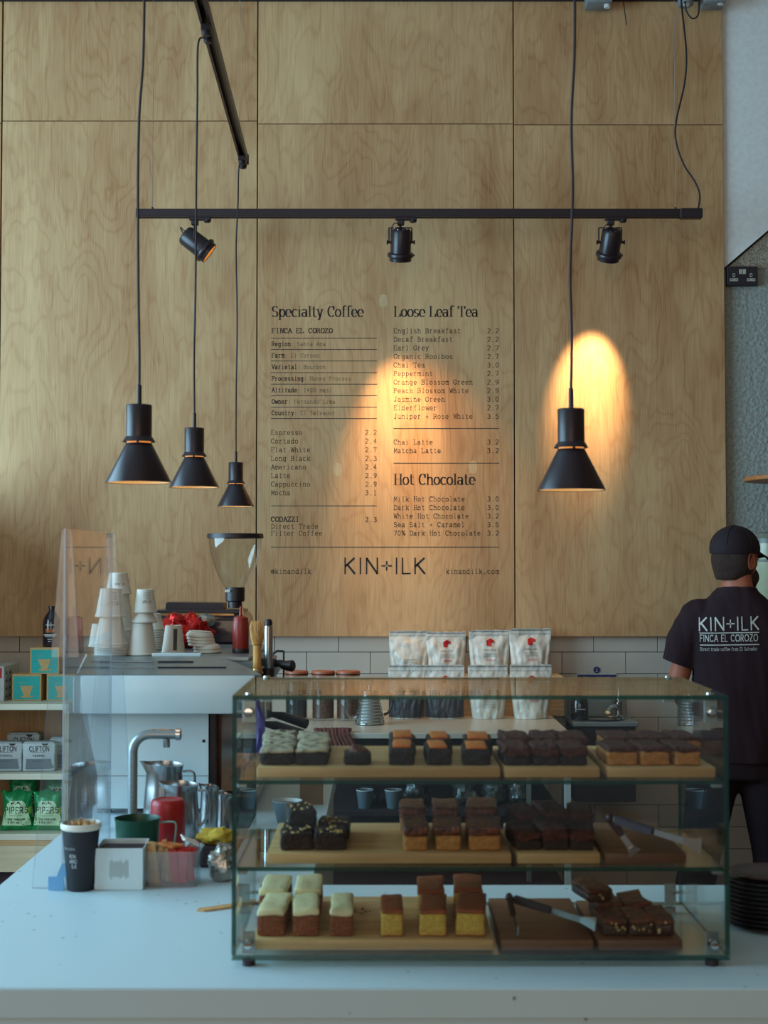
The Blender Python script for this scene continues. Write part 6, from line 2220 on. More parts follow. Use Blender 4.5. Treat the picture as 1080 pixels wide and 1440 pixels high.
for k in range(34):
    a, r = rr_.uniform(0, 2 * PI), rr_.uniform(0, 20) * kq
    tlt = Matrix.Rotation(rr_.uniform(-0.12, 0.12), 4, 'X') @ Matrix.Rotation(rr_.uniform(-0.12, 0.12), 4, 'Y') @ Matrix.Rotation(rr_.uniform(-0.8, 0.8), 4, 'Z')
    if proto_st is None:
        proto_st = MB().box(-0.0026, 0.0026, -0.0007, 0.0007, 0, 0.135, bev=0.0005).build('wooden_stirrer', 'stirrer_wood')
        o = proto_st
    else:
        o = proto_st.copy()
        COL.objects.link(o)
    o.matrix_world = Matrix.Translation((q.x + r * .7 * math.cos(a), YQ + r * .7 * math.sin(a), ZT + 0.012 + rr_.uniform(0, 0.006))) @ tlt
    o.location = o.matrix_world.translation
    tag(o, 'one of the pale wooden stirrers standing in the dark grey cup', 'stirrer', 'wooden stirrers in the dark cup')
# white sachet box with a lined emblem
q = G(172.5, 1245, ZT)
kq = 3.2 / 2000
t = thing('sachet_holder', 'white open metal holder with a lined emblem, beside the stirrer cup', 'box', (q.x, 3.19, ZT + 0.0005), local=True)
w_, h_ = 33.5 * kq, 57.5 * kq
dp_ = 0.085
MB().box(-w_, w_, 0, 0.0025, 0, h_, bev=0.0008).build('front_wall', 'enamel_white', t)
MB().box(-w_, w_, dp_ - 0.0025, dp_, 0, h_ + 0.006, bev=0.0008).build('back_wall', 'enamel_white', t)
for sx in (-1, 1):
    a_ = sx * w_
    MB().prism([(0.0026, 0.001), (dp_ - 0.0026, 0.001), (dp_ - 0.0026, h_ + 0.005), (0.02, h_ - 0.002), (0.0026, h_ - 0.001)], min(a_, a_ - sx * 0.0025), max(a_, a_ - sx * 0.0025), 'x').build('side_wall', 'enamel_white', t)
MB().box(-w_ + 0.003, w_ - 0.003, 0.004, dp_ - 0.004, 0.001, 0.003).build('floor_plate', 'enamel_grey', t)
MB().box(-w_ + 0.005, w_ - 0.005, 0.006, dp_ - 0.006, 0.003, h_ * .95, bev=0.002).build('shade_fill', 'dark_and_shade', t)  # dark block standing in for the shade inside the open holder
for k in range(13):
    x = (-12.5 + 25 * k / 12) * kq
    hz = (11 + 3 * math.sin(k * 1.9) * (k % 2)) * kq
    MB().box(x - 0.0004, x + 0.0004, -0.0007, 0.0, h_ * .5 - hz, h_ * .5 + hz).build('emblem_line', 'enamel_grey', t)
# green open pot
q = G(193, 1228, ZT)
YG = 3.42
kq = YG / 2000
q = P(193, 1200, YG)
t = thing('green_pot', 'dark green open round pot behind the white sachet holder', 'pot', (q.x, YG, ZT + 0.0005), local=True)
Hc = P(193, 1150, YG).z - ZT
MB().lathe([(0, 0), (26 * kq, 0), (28 * kq, 0.004), (30.5 * kq, Hc - 0.01), (32 * kq, Hc), (31 * kq, Hc), (29.5 * kq, Hc - 0.01), (26.5 * kq, 0.006), (0, 0.006)], (0, 0, 0), 44).build('pot_body', 'green_pot', t)
cable(None, [(30 * kq, 0, Hc - 0.012), (48 * kq, -0.01, Hc - 0.008), (55 * kq, -0.012, Hc - 0.016), (52 * kq, -0.012, Hc * .45), (47 * kq, -0.008, Hc * .2)], 0.0022, None).build('wire_handle', 'wire_green', t)
# red lidded tin
YR_ = 3.62
kq = YR_ / 2000
q = P(236, 1180, YR_)
t = thing('red_canister', 'glossy red round canister standing behind the green pot', 'canister', (q.x, YR_, ZT + 0.0005), local=True)
Hc = P(236, 1124, YR_).z - ZT
MB().lathe([(0, 0), (23 * kq, 0), (24 * kq, 0.003), (24 * kq, Hc - 0.012), (23.2 * kq, Hc - 0.005), (21 * kq, Hc), (17 * kq, Hc + 0.001), (16 * kq, Hc - 0.001), (0, Hc - 0.001)], (0, 0, 0), 44).build('canister_body', 'red_lid', t)
MB().lathe([(24.1 * kq, Hc - 0.045), (24.5 * kq, Hc - 0.044), (24.5 * kq, Hc - 0.041), (24.1 * kq, Hc - 0.04)], (0, 0, 0), 44).build('lid_seam', 'red_lid', t)
# plastic tub of stirrers and red sachets
q = G(243, 1243, ZT)
kq = 3.2 / 2000
YTb = 3.21
t = thing('plastic_tub', 'clear plastic tub holding wooden sticks and red sachets, right of the sachet holder', 'tub', (q.x, YTb, ZT + 0.0005), local=True)


def rrect(hx, hy, r, z, n=6):
    pts = []
    for (cx, cy, a0) in ((hx - r, hy - r, 0), (-hx + r, hy - r, 90), (-hx + r, -hy + r, 180), (hx - r, -hy + r, 270)):
        for i in range(n + 1):
            a = R(a0 + 90 * i / n)
            pts.append(Vector((cx + r * math.cos(a), cy + r * math.sin(a), z)))
    return pts


def loft(rings, cap0=True, cap1=False):
    m = MB()
    V = [[m.bm.verts.new(p) for p in rg] for rg in rings]
    for A_1, B_1 in zip(V, V[1:]):
        n_ = len(A_1)
        for i in range(n_):
            m.bm.faces.new((A_1[i], A_1[(i + 1) % n_], B_1[(i + 1) % n_], B_1[i]))
    if cap0:
        m.bm.faces.new(list(reversed(V[0])))
    if cap1:
        m.bm.faces.new(V[-1])
    return m


loft([[p + Vector((0, 0.05, 0)) for p in rg] for rg in (rrect(36 * kq, .044, .016, 0), rrect(40 * kq, .049, .018, 47 * kq), rrect(41.5 * kq, .052, .02, 47.5 * kq), rrect(41.5 * kq, .052, .02, 50 * kq),
      rrect(40 * kq, .050, .02, 50 * kq), rrect(39.2 * kq, .0485, .018, 47 * kq), rrect(35.2 * kq, .043, .015, 0.0015))]).build('tub_body', 'tub_plastic', t, smooth=40)
rr_ = random.Random(8)
for k in range(20):
    red = k >= 10
    x = rr_.uniform(-30, -2) * kq if not red else rr_.uniform(4, 29) * kq
    y = 0.05 + rr_.uniform(-0.034, 0.03)
    M = Matrix.Translation((q.x + x, YTb + y, ZT + 0.004)) @ Matrix.Rotation(rr_.uniform(-0.22, 0.22), 4, 'Y') @ Matrix.Rotation(rr_.uniform(-0.1, 0.1), 4, 'X')
    if red:
        o = MB().box(-0.0095, 0.0095, -0.0016, 0.0016, 0.0, 0.075, bev=0.001).jitter(0.0008, 60, k).build('sugar_sachet', 'sachet_red')
        tag(o, 'one of the red sugar sachets in the clear tub', 'sachet', 'red sachets in the tub')
    else:
        o = MB().box(-0.005, 0.005, -0.0008, 0.0008, 0.0, 0.078 + 0.008 * (k % 3), bev=0.0004).build('flat_stick', 'stirrer_wood')
        tag(o, 'one of the flat pale wooden sticks in the clear tub', 'stick', 'wooden sticks in the tub')
    o.matrix_world = M
    o.location = M.translation
for k, (dx, mt, lb) in enumerate(((-26, 'paper_kraft', 'brown crumpled paper sachet lying across the left of the tub'), (-4, 'orange_top', 'orange-brown paper sachet lying in the middle of the tub'), (22, 'sachet_white', 'white paper sachet sticking up at the right end of the tub'))):
    m = MB().box(-0.022, 0.022, -0.02, 0.02, 0, 0.006, bev=0.002).cut(3).jitter(0.005, 45, k)
    o = m.build('paper_sachet', mt, smooth=40)
    o.location = (q.x + dx * kq, YTb + 0.05, ZT + 0.084 + (0.01 if k == 2 else 0))
    o.rotation_euler = (0.3 * k - 0.2, 0.2 - 0.15 * k, k)
    tag(o, lb, 'sachet')
# crinkled clear wrapping and yellow cloth behind it
q = G(312, 1238, ZT)
m = MB().ball((0, 0, 0), 0.030, 0.03, 0.042, 22, 16)
for v in m.bm.verts:
    p = v.co.copy()
    k = 1 + 0.28 * noise.noise(p * 50) + 0.2 * noise.noise(p * 110)
    v.co = Vector((p.x * k, p.y * k, max(-0.038, p.z * k * (1.1 if p.z > 0 else 1)))) + Vector((q.x, q.y, ZT + 0.0385))
o = m.build('foil_wrapper', 'silver_foil', loc=(q.x, q.y, ZT), smooth=25)
tag(o, 'crinkled shiny foil wrapper on the counter touching the left side of the cake cabinet', 'wrapper')
q = P(308, 1185, 3.5)
m = MB().ball((0, 0, 0), 0.046, 0.032, 0.017, 40, 24)
for v in m.bm.verts:
    p = v.co.copy()
    k = 1 + 0.5 * noise.noise(p * 40 + Vector((2, 2, 2))) + 0.3 * noise.noise(p * 95)
    v.co = Vector((p.x * k, p.y * k, max(-0.02, p.z * k))) + Vector((q.x, 3.46, ZT + 0.067))
MB_c = m.build('yellow_cloth', 'cloth_yellow', loc=(q.x, 3.46, ZT + 0.05), smooth=60)
tag(MB_c, 'crumpled yellow cloth lying on a dark box behind the foil wrapper', 'cloth')
o = MB().box(q.x - 0.07, q.x + 0.10, 3.42, 3.52, ZT + 0.0005, ZT + 0.050, bev=0.003).build('dark_box', 'dark_and_shade', loc=(q.x, 3.47, ZT))
tag(o, 'low dark box on the counter under the yellow cloth', 'box')
# wooden spatula lying partly under the cabinet
a, b = G(277, 1282, ZT), G(352, 1272, ZT)
dd = (b - a).normalized()
sp = thing('wooden_spatula', 'flat wooden spatula lying on the counter at the left corner of the cake cabinet', 'spatula', tuple(a), math.atan2(dd.y, dd.x), local=True)
MB().prism([(0, -0.0005), (0.012, -0.010), (0.09, -0.012), (0.19, -0.007), (0.19, 0.007), (0.09, 0.013), (0.010, 0.010)], 0.0006, 0.0046, 'z').build('blade', 'stirrer_wood', sp)

# ------------------------------------------------------------------ beer-tap-like water tap
YTp = 3.52
kq = YTp / 2000
q = P(186, 1200, YTp)
zt_ = P(186, 1033, YTp).z - ZT
t = thing('water_tap', 'tall brushed steel water tap with a square bend in front of the espresso machine', 'tap', (q.x, YTp, ZT + 0.0005), local=True)
rad = 6.6 * kq
pts = [(0, 0, 0.004), (0, 0, zt_ - 24 * kq)]
for k in range(1, 9):
    a_ = PI / 2 * k / 8
    pts.append((24 * kq * (1 - math.cos(a_)), 0, zt_ - 24 * kq + 24 * kq * math.sin(a_)))
pts.append((61 * kq, 0, zt_))
MB().tube(pts, rad, 24).build('tap_pipe', 'steel_brushed', t)
MB().lathe([(rad * 1.12, 0), (rad * 1.25, 0.001), (rad * 1.25, 7 * kq - .001), (rad * 1.12, 7 * kq), (0, 7 * kq)], (0, 0, 0), 28, Matrix.Rotation(PI / 2, 3, 'Y')).xf(Matrix.Translation((60 * kq, 0, zt_))).build('end_cap', 'chrome', t)
MB().lathe([(0, 0), (4.4 * kq, 0), (4.8 * kq, 2 * kq), (4.8 * kq, 12 * kq), (0, 12 * kq)], (47 * kq, 0, zt_ - 18 * kq), 20).build('nozzle', 'steel', t)
MB().lathe([(0, 0), (15 * kq, 0), (15 * kq, 3 * kq), (8 * kq, 5 * kq), (0, 5 * kq)], (0, 0, 0), 28).build('base_flange', 'steel', t)
for k in range(3):
    MB().box((26 + 11 * k) * kq, (33 + 11 * k) * kq, -0.004, 0.004, zt_ + rad - 0.0008, zt_ + rad + 0.0012, bev=0.0005).build('touch_button', 'brass', t)

# ------------------------------------------------------------------ milk jugs
def jug(px, pyt, wpx, Y, lab, hside=1):
    k = Y / 2000
    q = P(px, pyt, Y)
    H = q.z - ZT - 0.0005
    r = wpx / 2 * k
    t = thing('milk_jug', lab, 'jug', (q.x, Y, ZT + 0.0005), 0, 'steel milk jugs beside the espresso machine', local=True)
    m = MB().lathe([(0, 0), (r * 1.02, 0), (r * 1.06, 0.004), (r * 1.06, H * .35), (r * .98, H * .62), (r * .93, H * .85), (r, H * .985), (r * 1.02, H), (r * .97, H), (r * .9, H * .85), (r * 0.95, H * .6), (r * 1.02, H * .34), (r * 1.0, 0.004), (0, 0.004)], (0, 0, 0), 40)
    for v in m.bm.verts:   # pouring lip pointing left
        if v.co.z > H * .86:
            a_ = math.atan2(v.co.y, v.co.x)
            f_ = max(0.0, math.cos(a_ - PI)) ** 8 * ((v.co.z / H - .86) / .14)
            v.co.x -= f_ * r * .28
            v.co.z += f_ * 0.006 - 0.006 * max(0, math.cos(a_)) * ((v.co.z / H - .86) / .14)
    m.build('jug_body', 'steel', t, smooth=50)
    cable(None, [(r * .96 * hside, 0, H * .86), (r * 1.42 * hside, 0, H * .86), (r * 1.58 * hside, 0, H * .76), (r * 1.5 * hside, 0, H * .42), (r * 1.22 * hside, 0, H * .24), (r * 1.04 * hside, 0, H * .24)], 0.0036, None).build('handle', 'steel', t)
    return t


jug(231, 1073, 54, 3.98, 'largest steel milk jug, at the back behind the red canister')
jug(254, 1101, 50, 3.80, 'medium steel milk jug with striped reflections, in front of the largest')
jug(295, 1104, 26, 3.92, 'slim steel milk jug on the right, its handle towards the cake cabinet')
jug(316, 1116, 24, 3.78, 'smallest steel milk jug next to the glass cabinet side')

# things seen through the left side of the cabinet
q = P(404, 1150, 4.0)
Hc = P(404, 1126, 4.0).z - ZT
t = thing('glazed_cup', 'grey-blue handleless cup with white inside on the counter wing, behind the brownies', 'cup', (q.x, 4.0, ZT + 0.0005), local=True)
k = 4.0 / 2000
MB().lathe([(0, 0), (13 * k, 0), (14 * k, 0.002), (20.5 * k, Hc * .9), (21 * k, Hc), (20.4 * k, Hc), (19.5 * k, Hc * .88), (13 * k, 0.006), (0, 0.006)], (0, 0, 0), 36).build('cup_body', 'cup_glaze', t)
MB().lathe([(20.8 * k, Hc - 0.001), (21 * k, Hc + 0.0008), (20.2 * k, Hc + 0.0008), (19.6 * k, Hc * .9), (18.6 * k, Hc * .75)], (0, 0, 0), 36).build('rim', 'cup_inside', t)
q = P(438, 1160, 4.3)
t = MB().box(-0.035, 0.035, -0.004, 0.004, 0, 0.085, bev=0.001, rot=Matrix.Rotation(R(-14), 3, 'X')).build('price_card', 'kraft_card', loc=None)
t.location = (q.x, 4.3, ZT + 0.002)
tag(t, 'small brown card leaning on the counter wing behind the brownies', 'card')
q = P(372, 1190, 3.9)
t = thing('card_reader', 'small black card terminal with a paper slip on the counter wing', 'card terminal', (q.x, 3.6, ZT + 0.0005), local=True)
MB().box(-0.03, 0.03, 0, 0.12, 0, 0.03, bev=0.005, seg=2).build('terminal_body', 'black_plastic', t)
m = MB().box(-0.01, 0.045, -0.075, -0.001, 0.0, 0.0012).build('paper_slip', 'paper_white', t)
m = MB()
letters(m, 'Q:', 0.016, -0.04, 0.012, 0.014, (0.5, 0.5), None, True)
for v in m.bm.verts:
    v.co = Vector((v.co.x, v.co.z, 0.0016))
m.build('slip_print', 'black_print', t, smooth=0, normals=False)
# lilac cloth hanging by the drip tray
q = P(352, 985, 3.95)
pts = []
m = MB()
prev = None
for i in range(22):
    f = i / 21
    px = 352 + 16 * math.sin(f * PI * 0.9) - 8 * f
    q = P(px, 985 + 95 * f, 4.036)
    wv = 0.024 - 0.012 * f
    row_ = [m.bm.verts.new(q + Vector((wv * u_, 0.006 * math.cos(u_ * 5 + f * 6), 0))) for u_ in (-1, -.5, 0, .5, 1)]
    if prev:
        for k in range(4):
            m.bm.faces.new((prev[k], prev[k + 1], row_[k + 1], row_[k]))
    prev = row_
bmesh.ops.solidify(m.bm, geom=m.bm.faces[:], thickness=0.003)
o = m.build('lilac_cloth', 'purple_cloth', loc=tuple(P(352, 985, 3.93)), smooth=60)
tag(o, 'lilac steam cloth hanging at the working side of the espresso machine', 'cloth')

# low dark crate at the far corner of the counter, left of the machine foot
q = G(122, 1150, ZT)
t = thing('tamper', 'small dark tamper with steel base behind the stirrer cup', 'tamper', (P(122, 1140, 3.9).x, 3.9, ZT + 0.0005), local=True)
MB().lathe([(0, 0), (0.027, 0), (0.028, 0.003), (0.028, 0.012), (0.012, 0.018), (0, 0.018)], (0, 0, 0), 28).build('steel_base', 'steel', t)
MB().lathe([(0, 0.018), (0.011, 0.018), (0.014, 0.03), (0.0165, 0.06), (0.015, 0.075), (0.008, 0.08), (0, 0.081)], (0, 0, 0), 24).build('handle', 'black_plastic', t)

# ------------------------------------------------------------------ acrylic screen on two trapezoid feet
XS = -0.716
ac = thing('acrylic_screen', 'clear acrylic screen on tapering clear end plates at the left end of the counter', 'screen', (XS, 3.46, ZT))
za = P(88, 743, 3.19).z
pane('screen_pane', XS - 0.002, XS + 0.002, 3.19, 3.74, ZT + 0.002, za, 'x', ac, ('acrylic', 'acrylic_edge'))
for yy in (3.21, 3.735):
    w0, w1 = 0.071, 0.0115
    m = MB().prism([(XS - w0, ZT + 0.0008), (XS - 0.0028, ZT + 0.0008), (XS - 0.0028, za - 0.004), (XS - w1, za - 0.004)], yy - 0.002, yy + 0.002)
    m.prism([(XS + w0 - 0.01, ZT + 0.0008), (XS + 0.0028, ZT + 0.0008), (XS + 0.0028, za - 0.004), (XS + w1, za - 0.004)], yy - 0.002, yy + 0.002)
    bmesh.ops.recalc_face_normals(m.bm, faces=m.bm.faces[:])
    for f in m.bm.faces:
        f.material_index = 0 if abs(f.normal.y) > 0.8 else 1
    m.build('end_plate', ['acrylic', 'acrylic_edge'], ac, smooth=0)
m = MB().box(XS - 0.03, XS + 0.005, 3.186, 3.1885, ZT + 0.0008, ZT + 0.03).jitter(0.002, 60)
m.prism([(XS - 0.012, ZT + 0.03), (XS + 0.012, ZT + 0.03), (XS + 0.02, ZT + 0.052), (XS + 0.0, ZT + 0.06)], 3.186, 3.1885)
m.build('blue_tape', 'tape_blue', ac)

# ================================================================== THE MAN BEHIND THE COUNTER
def blob(parts, name, mat, parent, vox, smooth=6, cut=None, sub=None):
    """union of tapered limbs and ellipsoids remeshed into one continuous skin"""
    m = MB()
    for p in parts:
        if p[0] == 'limb':
            pts = p[1]
            for (a, ra), (b, rb) in zip(pts, pts[1:]):
                a, b = Vector(a), Vector(b)
                n_ = max(2, int((b - a).length / (min(ra, rb) * .7)))
                m.tube([a.lerp(b, i / n_) for i in range(n_ + 1)], [ra + (rb - ra) * i / n_ for i in range(n_ + 1)], 16)
            for (a, ra) in pts:
                m.ball(a, ra, u=16, v=10)
        elif p[0] == 'ball':
            m.ball(p[1], *p[2], u=28, v=18, M=(p[3] if len(p) > 3 else None))
        elif p[0] == 'rings':
            rg = []
            for (z, cx, cy, rx, ry) in p[1]:
                rg.append([Vector((cx + rx * math.copysign(abs(math.cos(a_)) ** .8, math.cos(a_)), cy + ry * math.copysign(abs(math.sin(a_)) ** .9, math.sin(a_)), z)) for a_ in [2 * PI * i / 40 for i in range(40)]])
            mm = loft(rg, True, True)
            me_ = bpy.data.meshes.new('tmp')
            mm.bm.to_mesh(me_)
            mm.bm.free()
            m.bm.from_mesh(me_)
            bpy.data.meshes.remove(me_)
    bmesh.ops.recalc_face_normals(m.bm, faces=m.bm.faces[:])
    me = bpy.data.meshes.new(name)
    m.bm.to_mesh(me)
    m.bm.free()
    ob = bpy.data.objects.new(name, me)
    COL.objects.link(ob)
    md = ob.modifiers.new('r', 'REMESH')
    md.mode = 'VOXEL'
    md.voxel_size = vox
    ms = ob.modifiers.new('s', 'SMOOTH')
    ms.iterations = smooth
    ms.factor = 0.5
    dg = bpy.context.evaluated_depsgraph_get()
    ev = ob.evaluated_get(dg)
    nm = bpy.data.meshes.new_from_object(ev)
    nm.name = name
    ob.modifiers.clear()
    ob.data = nm
    bpy.data.meshes.remove(me)
    if cut:
        bm = bmesh.new()
        bm.from_mesh(nm)
        for (co, no) in cut:
            bmesh.ops.bisect_plane(bm, geom=bm.verts[:] + bm.edges[:] + bm.faces[:], plane_co=co, plane_no=no, clear_outer=True)
        bm.to_mesh(nm)
        bm.free()
    nm.materials.clear()
    nm.materials.append(MATS[mat])
    nm.shade_smooth()
    ob.parent = parent
    ob['_local'] = 1
    return ob


YMan = 5.72
qm = P(1041, 1300, YMan)
man = thing('person', 'man in black cap and black t-shirt seen from behind, turned towards the right wall', 'person', (qm.x, YMan, 0.0), R(-9), local=True)
# skeleton (facing +Y, left arm is at -X)
SHL, ELL, WRL = (-0.170, 0, 1.425), (-0.245, 0.0, 1.15), (-0.19, 0.25, 1.05)
SHR, ELR, WRR = (0.170, 0, 1.425), (0.248, 0.03, 1.15), (0.17, 0.28, 1.06)
hipL, kneL, ankL = (-0.10, 0, 0.90), (-0.155, 0.03, 0.49), (-0.235, 0.0, 0.09)
hipR, kneR, ankR = (0.10, 0, 0.90), (0.135, 0.05, 0.49), (0.115, -0.04, 0.09)
hr = Matrix.Rotation(R(-48), 3, 'Z')
HC = Vector((-0.005, 0.015, 1.675))


def hd_(x, y, z):
    return tuple(HC + hr @ Vector((x, y, z)))


def hand(w, d_, side):
    """five separate curled fingers with knuckle bends; palm facing inwards"""
    w = Vector(w)
    d_ = Vector(d_).normalized()
    lat = Vector((side, 0, 0)) - d_ * d_.dot(Vector((side, 0, 0)))
    lat.normalize()
    dn = Vector((0, 0, -1)) - d_ * d_.dot(Vector((0, 0, -1)))
    dn.normalize()
    out = [('limb', [(tuple(w), 0.026), (tuple(w + d_ * 0.05), 0.024)])]
    for k in range(4):
        o_ = lat * (0.03 - 0.02 * k)
        base = w + d_ * 0.06 + o_
        out.append(('limb', [(tuple(w + o_ * .6), 0.018), (tuple(base), 0.014)]))
        L_ = (0.036, 0.042, 0.039, 0.031)[k]
        p1 = base + d_ * L_ + dn * 0.006
        p2 = p1 + (d_ * .7 + dn * .7).normalized() * L_ * .7
        p3 = p2 + (d_ * .25 + dn).normalized() * L_ * .5
        out.append(('limb', [(tuple(base), 0.0098), (tuple(p1), 0.0090), (tuple(p2), 0.0082), (tuple(p3), 0.0072)]))
    tb_ = w + d_ * 0.022 - lat * side * side * 0.03 + dn * 0.01
    th_ = (w + d_ * 0.02 + lat * (-0.036))
    out.append(('limb', [(tuple(w + d_ * 0.01), 0.018), (tuple(th_), 0.014), (tuple(th_ + d_ * 0.03 - lat * 0.012 + dn * .012), 0.011), (tuple(th_ + d_ * 0.055 - lat * 0.006 + dn * .02), 0.009)]))
    return out


parts = [('limb', [(SHL, 0.052), (ELL, 0.040)]), ('limb', [(ELL, 0.040), (WRL, 0.027)]), ('limb', [(SHR, 0.052), (ELR, 0.040)]), ('limb', [(ELR, 0.040), (WRR, 0.027)]),
         ('limb', [(hipL, 0.085), (kneL, 0.055), (ankL, 0.038)]), ('limb', [(hipR, 0.085), (kneR, 0.055), (ankR, 0.038)]),
         ('rings', [(0.84, 0, 0, .12, .09), (0.92, 0, 0, .155, .11), (1.05, 0, 0, .145, .10), (1.2, 0, 0, .155, .108), (1.34, 0, 0, .172, .112), (1.43, 0, 0, .165, .10), (1.485, 0, 0, .12, .08), (1.53, 0, 0.004, .068, .066), (1.60, 0, 0.008, .056, .060), (1.64, 0, 0.01, .05, .055)]),
         ('ball', tuple(HC), (0.078, 0.096, 0.115), hr), ('ball', hd_(0, 0.03, -0.062), (0.055, 0.062, 0.055), hr),
         ('ball', hd_(0, 0.104, -0.02), (0.013, 0.022, 0.024), hr), ('ball', hd_(0, 0.09, 0.018), (0.05, 0.012, 0.010), hr),
         ('ball', hd_(0, 0.094, -0.058), (0.024, 0.010, 0.007), hr), ('ball', hd_(0, 0.086, -0.092), (0.022, 0.018, 0.018), hr)]
parts += hand(WRL, Vector(WRL) - Vector(ELL), -1) + hand(WRR, Vector(WRR) - Vector(ELR), 1)
body = blob(parts, 'body', 'skin', man, 0.0062, 4)
for sx in (-1, 1):
    M = hr @ Matrix.Rotation(R(12 * sx), 3, 'Z')
    m = MB()
    pts = [Vector((0.079 * sx, 0.004 + 0.020 * math.cos(a_) * 0.85, -0.012 + 0.031 * math.sin(a_))) for a_ in [2 * PI * i / 16 for i in range(17)]]
    m.tube([HC + hr @ p for p in pts], 0.006, 8)
    m.ball(hd_(0.078 * sx, 0.006, -0.014), 0.006, 0.015, 0.024, 12, 8, hr)
    m.build('ear', 'skin', man, smooth=80)
    m = MB().ball(hd_(0.030 * sx, 0.0835, -0.004), 0.012, 0.012, 0.010, 14, 10, hr)
    e_ = m.build('eye', 'eye_white', man, smooth=80)
    MB().ball(hd_(0.031 * sx, 0.0945, -0.004), 0.005, 0.0025, 0.005, 10, 6, hr).build('iris', 'hair', e_, smooth=80)
# hair and beard
blob([('ball', hd_(0, -0.012, -0.004), (0.084, 0.094, 0.112), hr), ('ball', hd_(0, -0.040, -0.058), (0.062, 0.055, 0.050), hr)], 'hair', 'hair', man, 0.006, 2,
     cut=[(hd_(0, 0.045, 0), hr @ Vector((0, 1, 0.25))), (hd_(0, 0, -0.088), (0, 0, -1))])
blob([('ball', hd_(0, 0.046, -0.078), (0.062, 0.062, 0.052), hr), ('ball', hd_(0, 0.072, -0.104), (0.034, 0.034, 0.030), hr)], 'beard', 'hair', man, 0.005, 2,
     cut=[(hd_(0, 0.0, -0.045), hr @ Vector((0, -0.25, 1)))])
# cap: crown, peak, button, adjuster
cap = blob([('ball', hd_(0, -0.004, 0.036), (0.0925, 0.110, 0.094), hr)], 'cap', 'cap_black', man, 0.006, 2, cut=[(hd_(0, 0, 0.018), (0, 0, -1))])
m = MB()
prev = None
for i in range(15):
    a_ = R(-62 + 124 * i / 14)
    row_ = []
    for j in range(6):
        f = j / 5
        rr1 = Vector((0.089 * math.sin(a_), 0.106 * math.cos(a_) - 0.004, 0.026))
        ext = 0.072 * f * math.cos(a_ * .9) ** .6
        p = rr1 + Vector((0.25 * ext * math.sin(a_), ext, -0.022 * f - 0.020 * abs(math.sin(a_)) * f))
        row_.append(m.bm.verts.new(HC + hr @ p))
    if prev:
        for k in range(5):
            m.bm.faces.new((prev[k], prev[k + 1], row_[k + 1], row_[k]))
    prev = row_
bmesh.ops.solidify(m.bm, geom=m.bm.faces[:], thickness=0.003)
m.build('cap_peak', 'cap_black', cap, smooth=50)
MB().ball(hd_(0, -0.004, 0.1305), 0.008, 0.008, 0.004, 12, 8).build('cap_button', 'cap_black', cap)
for k in range(6):
    a_ = R(30 + 60 * k)
    m = MB()
    pts = []
    for j in range(9):
        b_ = R(12 + 76 * j / 8)
        pts.append(HC + hr @ Vector((0.0932 * math.cos(b_) * math.sin(a_), -0.004 + 0.1107 * math.cos(b_) * math.cos(a_), 0.036 + 0.0946 * math.sin(b_))))
    m.tube(pts, 0.0012, 5).build('cap_seam', 'cap_black', cap)
# t-shirt
shirt_parts = [('rings', [(0.86, 0, 0, .185, .132), (0.95, 0, 0, .186, .134), (1.05, 0, 0, .178, .126), (1.18, 0, 0, .184, .128), (1.30, 0, 0, .188, .130), (1.40, 0, -0.002, .190, .124), (1.460, 0, 0, .166, .108), (1.508, 0, 0.002, .122, .088), (1.545, 0, 0.004, .080, .074), (1.565, 0, 0.004, .074, .070)]),
               ('limb', [((-0.152, 0, 1.436), 0.078), ((-0.207, 0, 1.335), 0.074), ((-0.240, 0.004, 1.20), 0.067)]),
               ('limb', [((0.152, 0, 1.436), 0.078), ((0.207, 0.01, 1.335), 0.074), ((0.242, 0.02, 1.20), 0.067)])]
shirt = blob(shirt_parts, 'tshirt', 'shirt_black', man, 0.0075, 5,
             cut=[((0, 0, 1.553), (0, 0.12, 1)), ((0, 0, 0.872), (0, 0, -1))])
# open the sleeves at their hems: cut below a slanted plane, only outside the trunk
bm = bmesh.new()
bm.from_mesh(shirt.data)
for s_ in (-1, 1):
    fs_ = [f for f in bm.faces if f.calc_center_median().x * s_ > 0.186 and 1.05 < f.calc_center_median().z < 1.31]
    geo = list({v for f in fs_ for v in f.verts}) + list({e for f in fs_ for e in f.edges}) + fs_
    bmesh.ops.bisect_plane(bm, geom=geo, plane_co=(0.245 * s_, 0, 1.252), plane_no=(0.38 * s_, 0, -1), clear_outer=True)
for v in bm.verts:      # cloth folds
    n_ = noise.noise(Vector((v.co.x * 9, v.co.y * 9, v.co.z * 3.5))) * 0.010 + noise.noise(Vector((v.co.x * 22, v.co.y * 22, v.co.z * 8 + v.co.x * 30))) * 0.004
    v.co += v.normal * n_
bm.to_mesh(shirt.data)
bm.free()
shirt.data.shade_smooth()
# print on the back
m = MB()
cx_ = -0.055
u_ = YMan / 2000
zc_ = 1.4275


def shz(py):
    return P(1021, py, YMan - 0.13).z


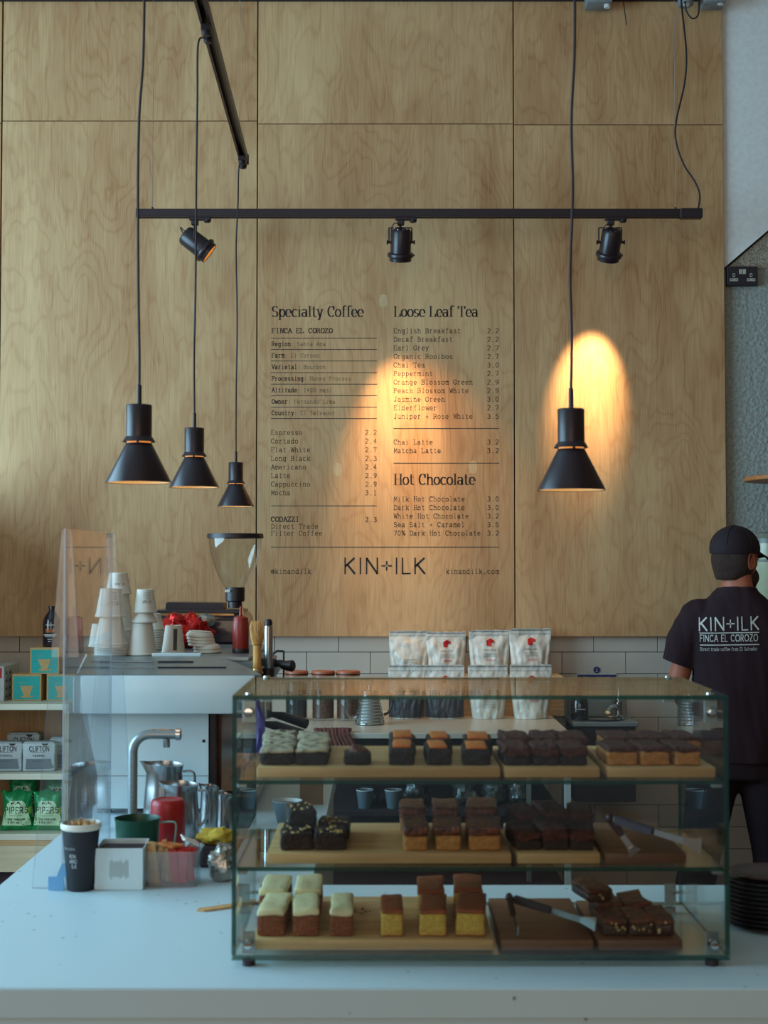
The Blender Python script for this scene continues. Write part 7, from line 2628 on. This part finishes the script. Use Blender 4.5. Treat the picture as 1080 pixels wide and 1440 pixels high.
MAXSEG = 0.007
letters(m, 'KIN+ILK', -0.158, shz(888), 17.5 * u_, 80 * u_, (0.32, 0.32), None, True, 0, 1.2, 0.035)
rule(m, -0.156, -0.158 + 80 * u_, shz(891.5), 1.2 * u_, 0, 0.03)
letters(m, 'FINCA EL COROZO', -0.154, shz(903.5), 9 * u_, 77 * u_, (0.4, 0.4), None, True, 0, 1.0, 0.03)
rule(m, -0.154, -0.158 + 80 * u_, shz(908.5), 1.2 * u_, 0, 0.03)
letters(m, 'Direct trade coffee from El Salvador', -0.154, shz(916.5), 4.2 * u_, 76 * u_, (0.35, 0.35), None, False, 0, 0.9, 0.03)
drape(m, shirt.data, Vector((0, 1, 0)), 0.0032)
m.build('shirt_lettering', 'shirt_print', shirt, smooth=0, normals=False)
# trousers, shoes
blob([('rings', [(0.80, 0, 0, .155, .115), (0.88, 0, 0, .172, .125), (0.96, 0, 0, .170, .122), (1.0, 0, 0, .16, .115)]),
      ('limb', [((-0.09, 0, 0.86), 0.108), ((-0.15, 0.02, 0.49), 0.082), ((-0.235, -0.01, 0.06), 0.072)]),
      ('limb', [((0.09, 0, 0.86), 0.108), ((0.135, 0.04, 0.49), 0.082), ((0.118, -0.05, 0.06), 0.072)])], 'trousers', 'trouser_black', man, 0.010, 4, cut=[((0, 0, 0.035), (0, 0, -1))])
for (ax_, ay_, yaw) in ((-0.240, 0.0, 20), (0.118, -0.04, -12)):
    M = Matrix.Translation((ax_, ay_, 0)) @ Matrix.Rotation(R(yaw), 4, 'Z')
    m = MB()
    rg = []
    for (y, hw_, hh_) in ((-0.075, 0.02, 0.03), (-0.06, 0.036, 0.075), (0.0, 0.04, 0.09), (0.06, 0.045, 0.065), (0.13, 0.047, 0.048), (0.17, 0.035, 0.038), (0.19, 0.012, 0.02)):
        rg.append([Vector((hw_ * math.cos(a_), y, 0.012 + hh_ * max(0, math.sin(a_)) ** .8)) for a_ in [2 * PI * i / 20 for i in range(20)]])
    sh_ = loft(rg, True, True).xf(M).build('shoe', 'black_plastic', man, smooth=60)
    poly_ = [(0.045 * math.cos(a_) * (1 if math.sin(a_) < 0 else .95), 0.055 + 0.14 * math.sin(a_)) for a_ in [2 * PI * i / 24 for i in range(24)]]
    MB().prism(poly_, 0.0004, 0.02, 'z').xf(M).build('sole', 'dark_and_shade', sh_)

# drop the builder's helper flags
for o in list(COL.objects):
    if '_local' in o:
        del o['_local']
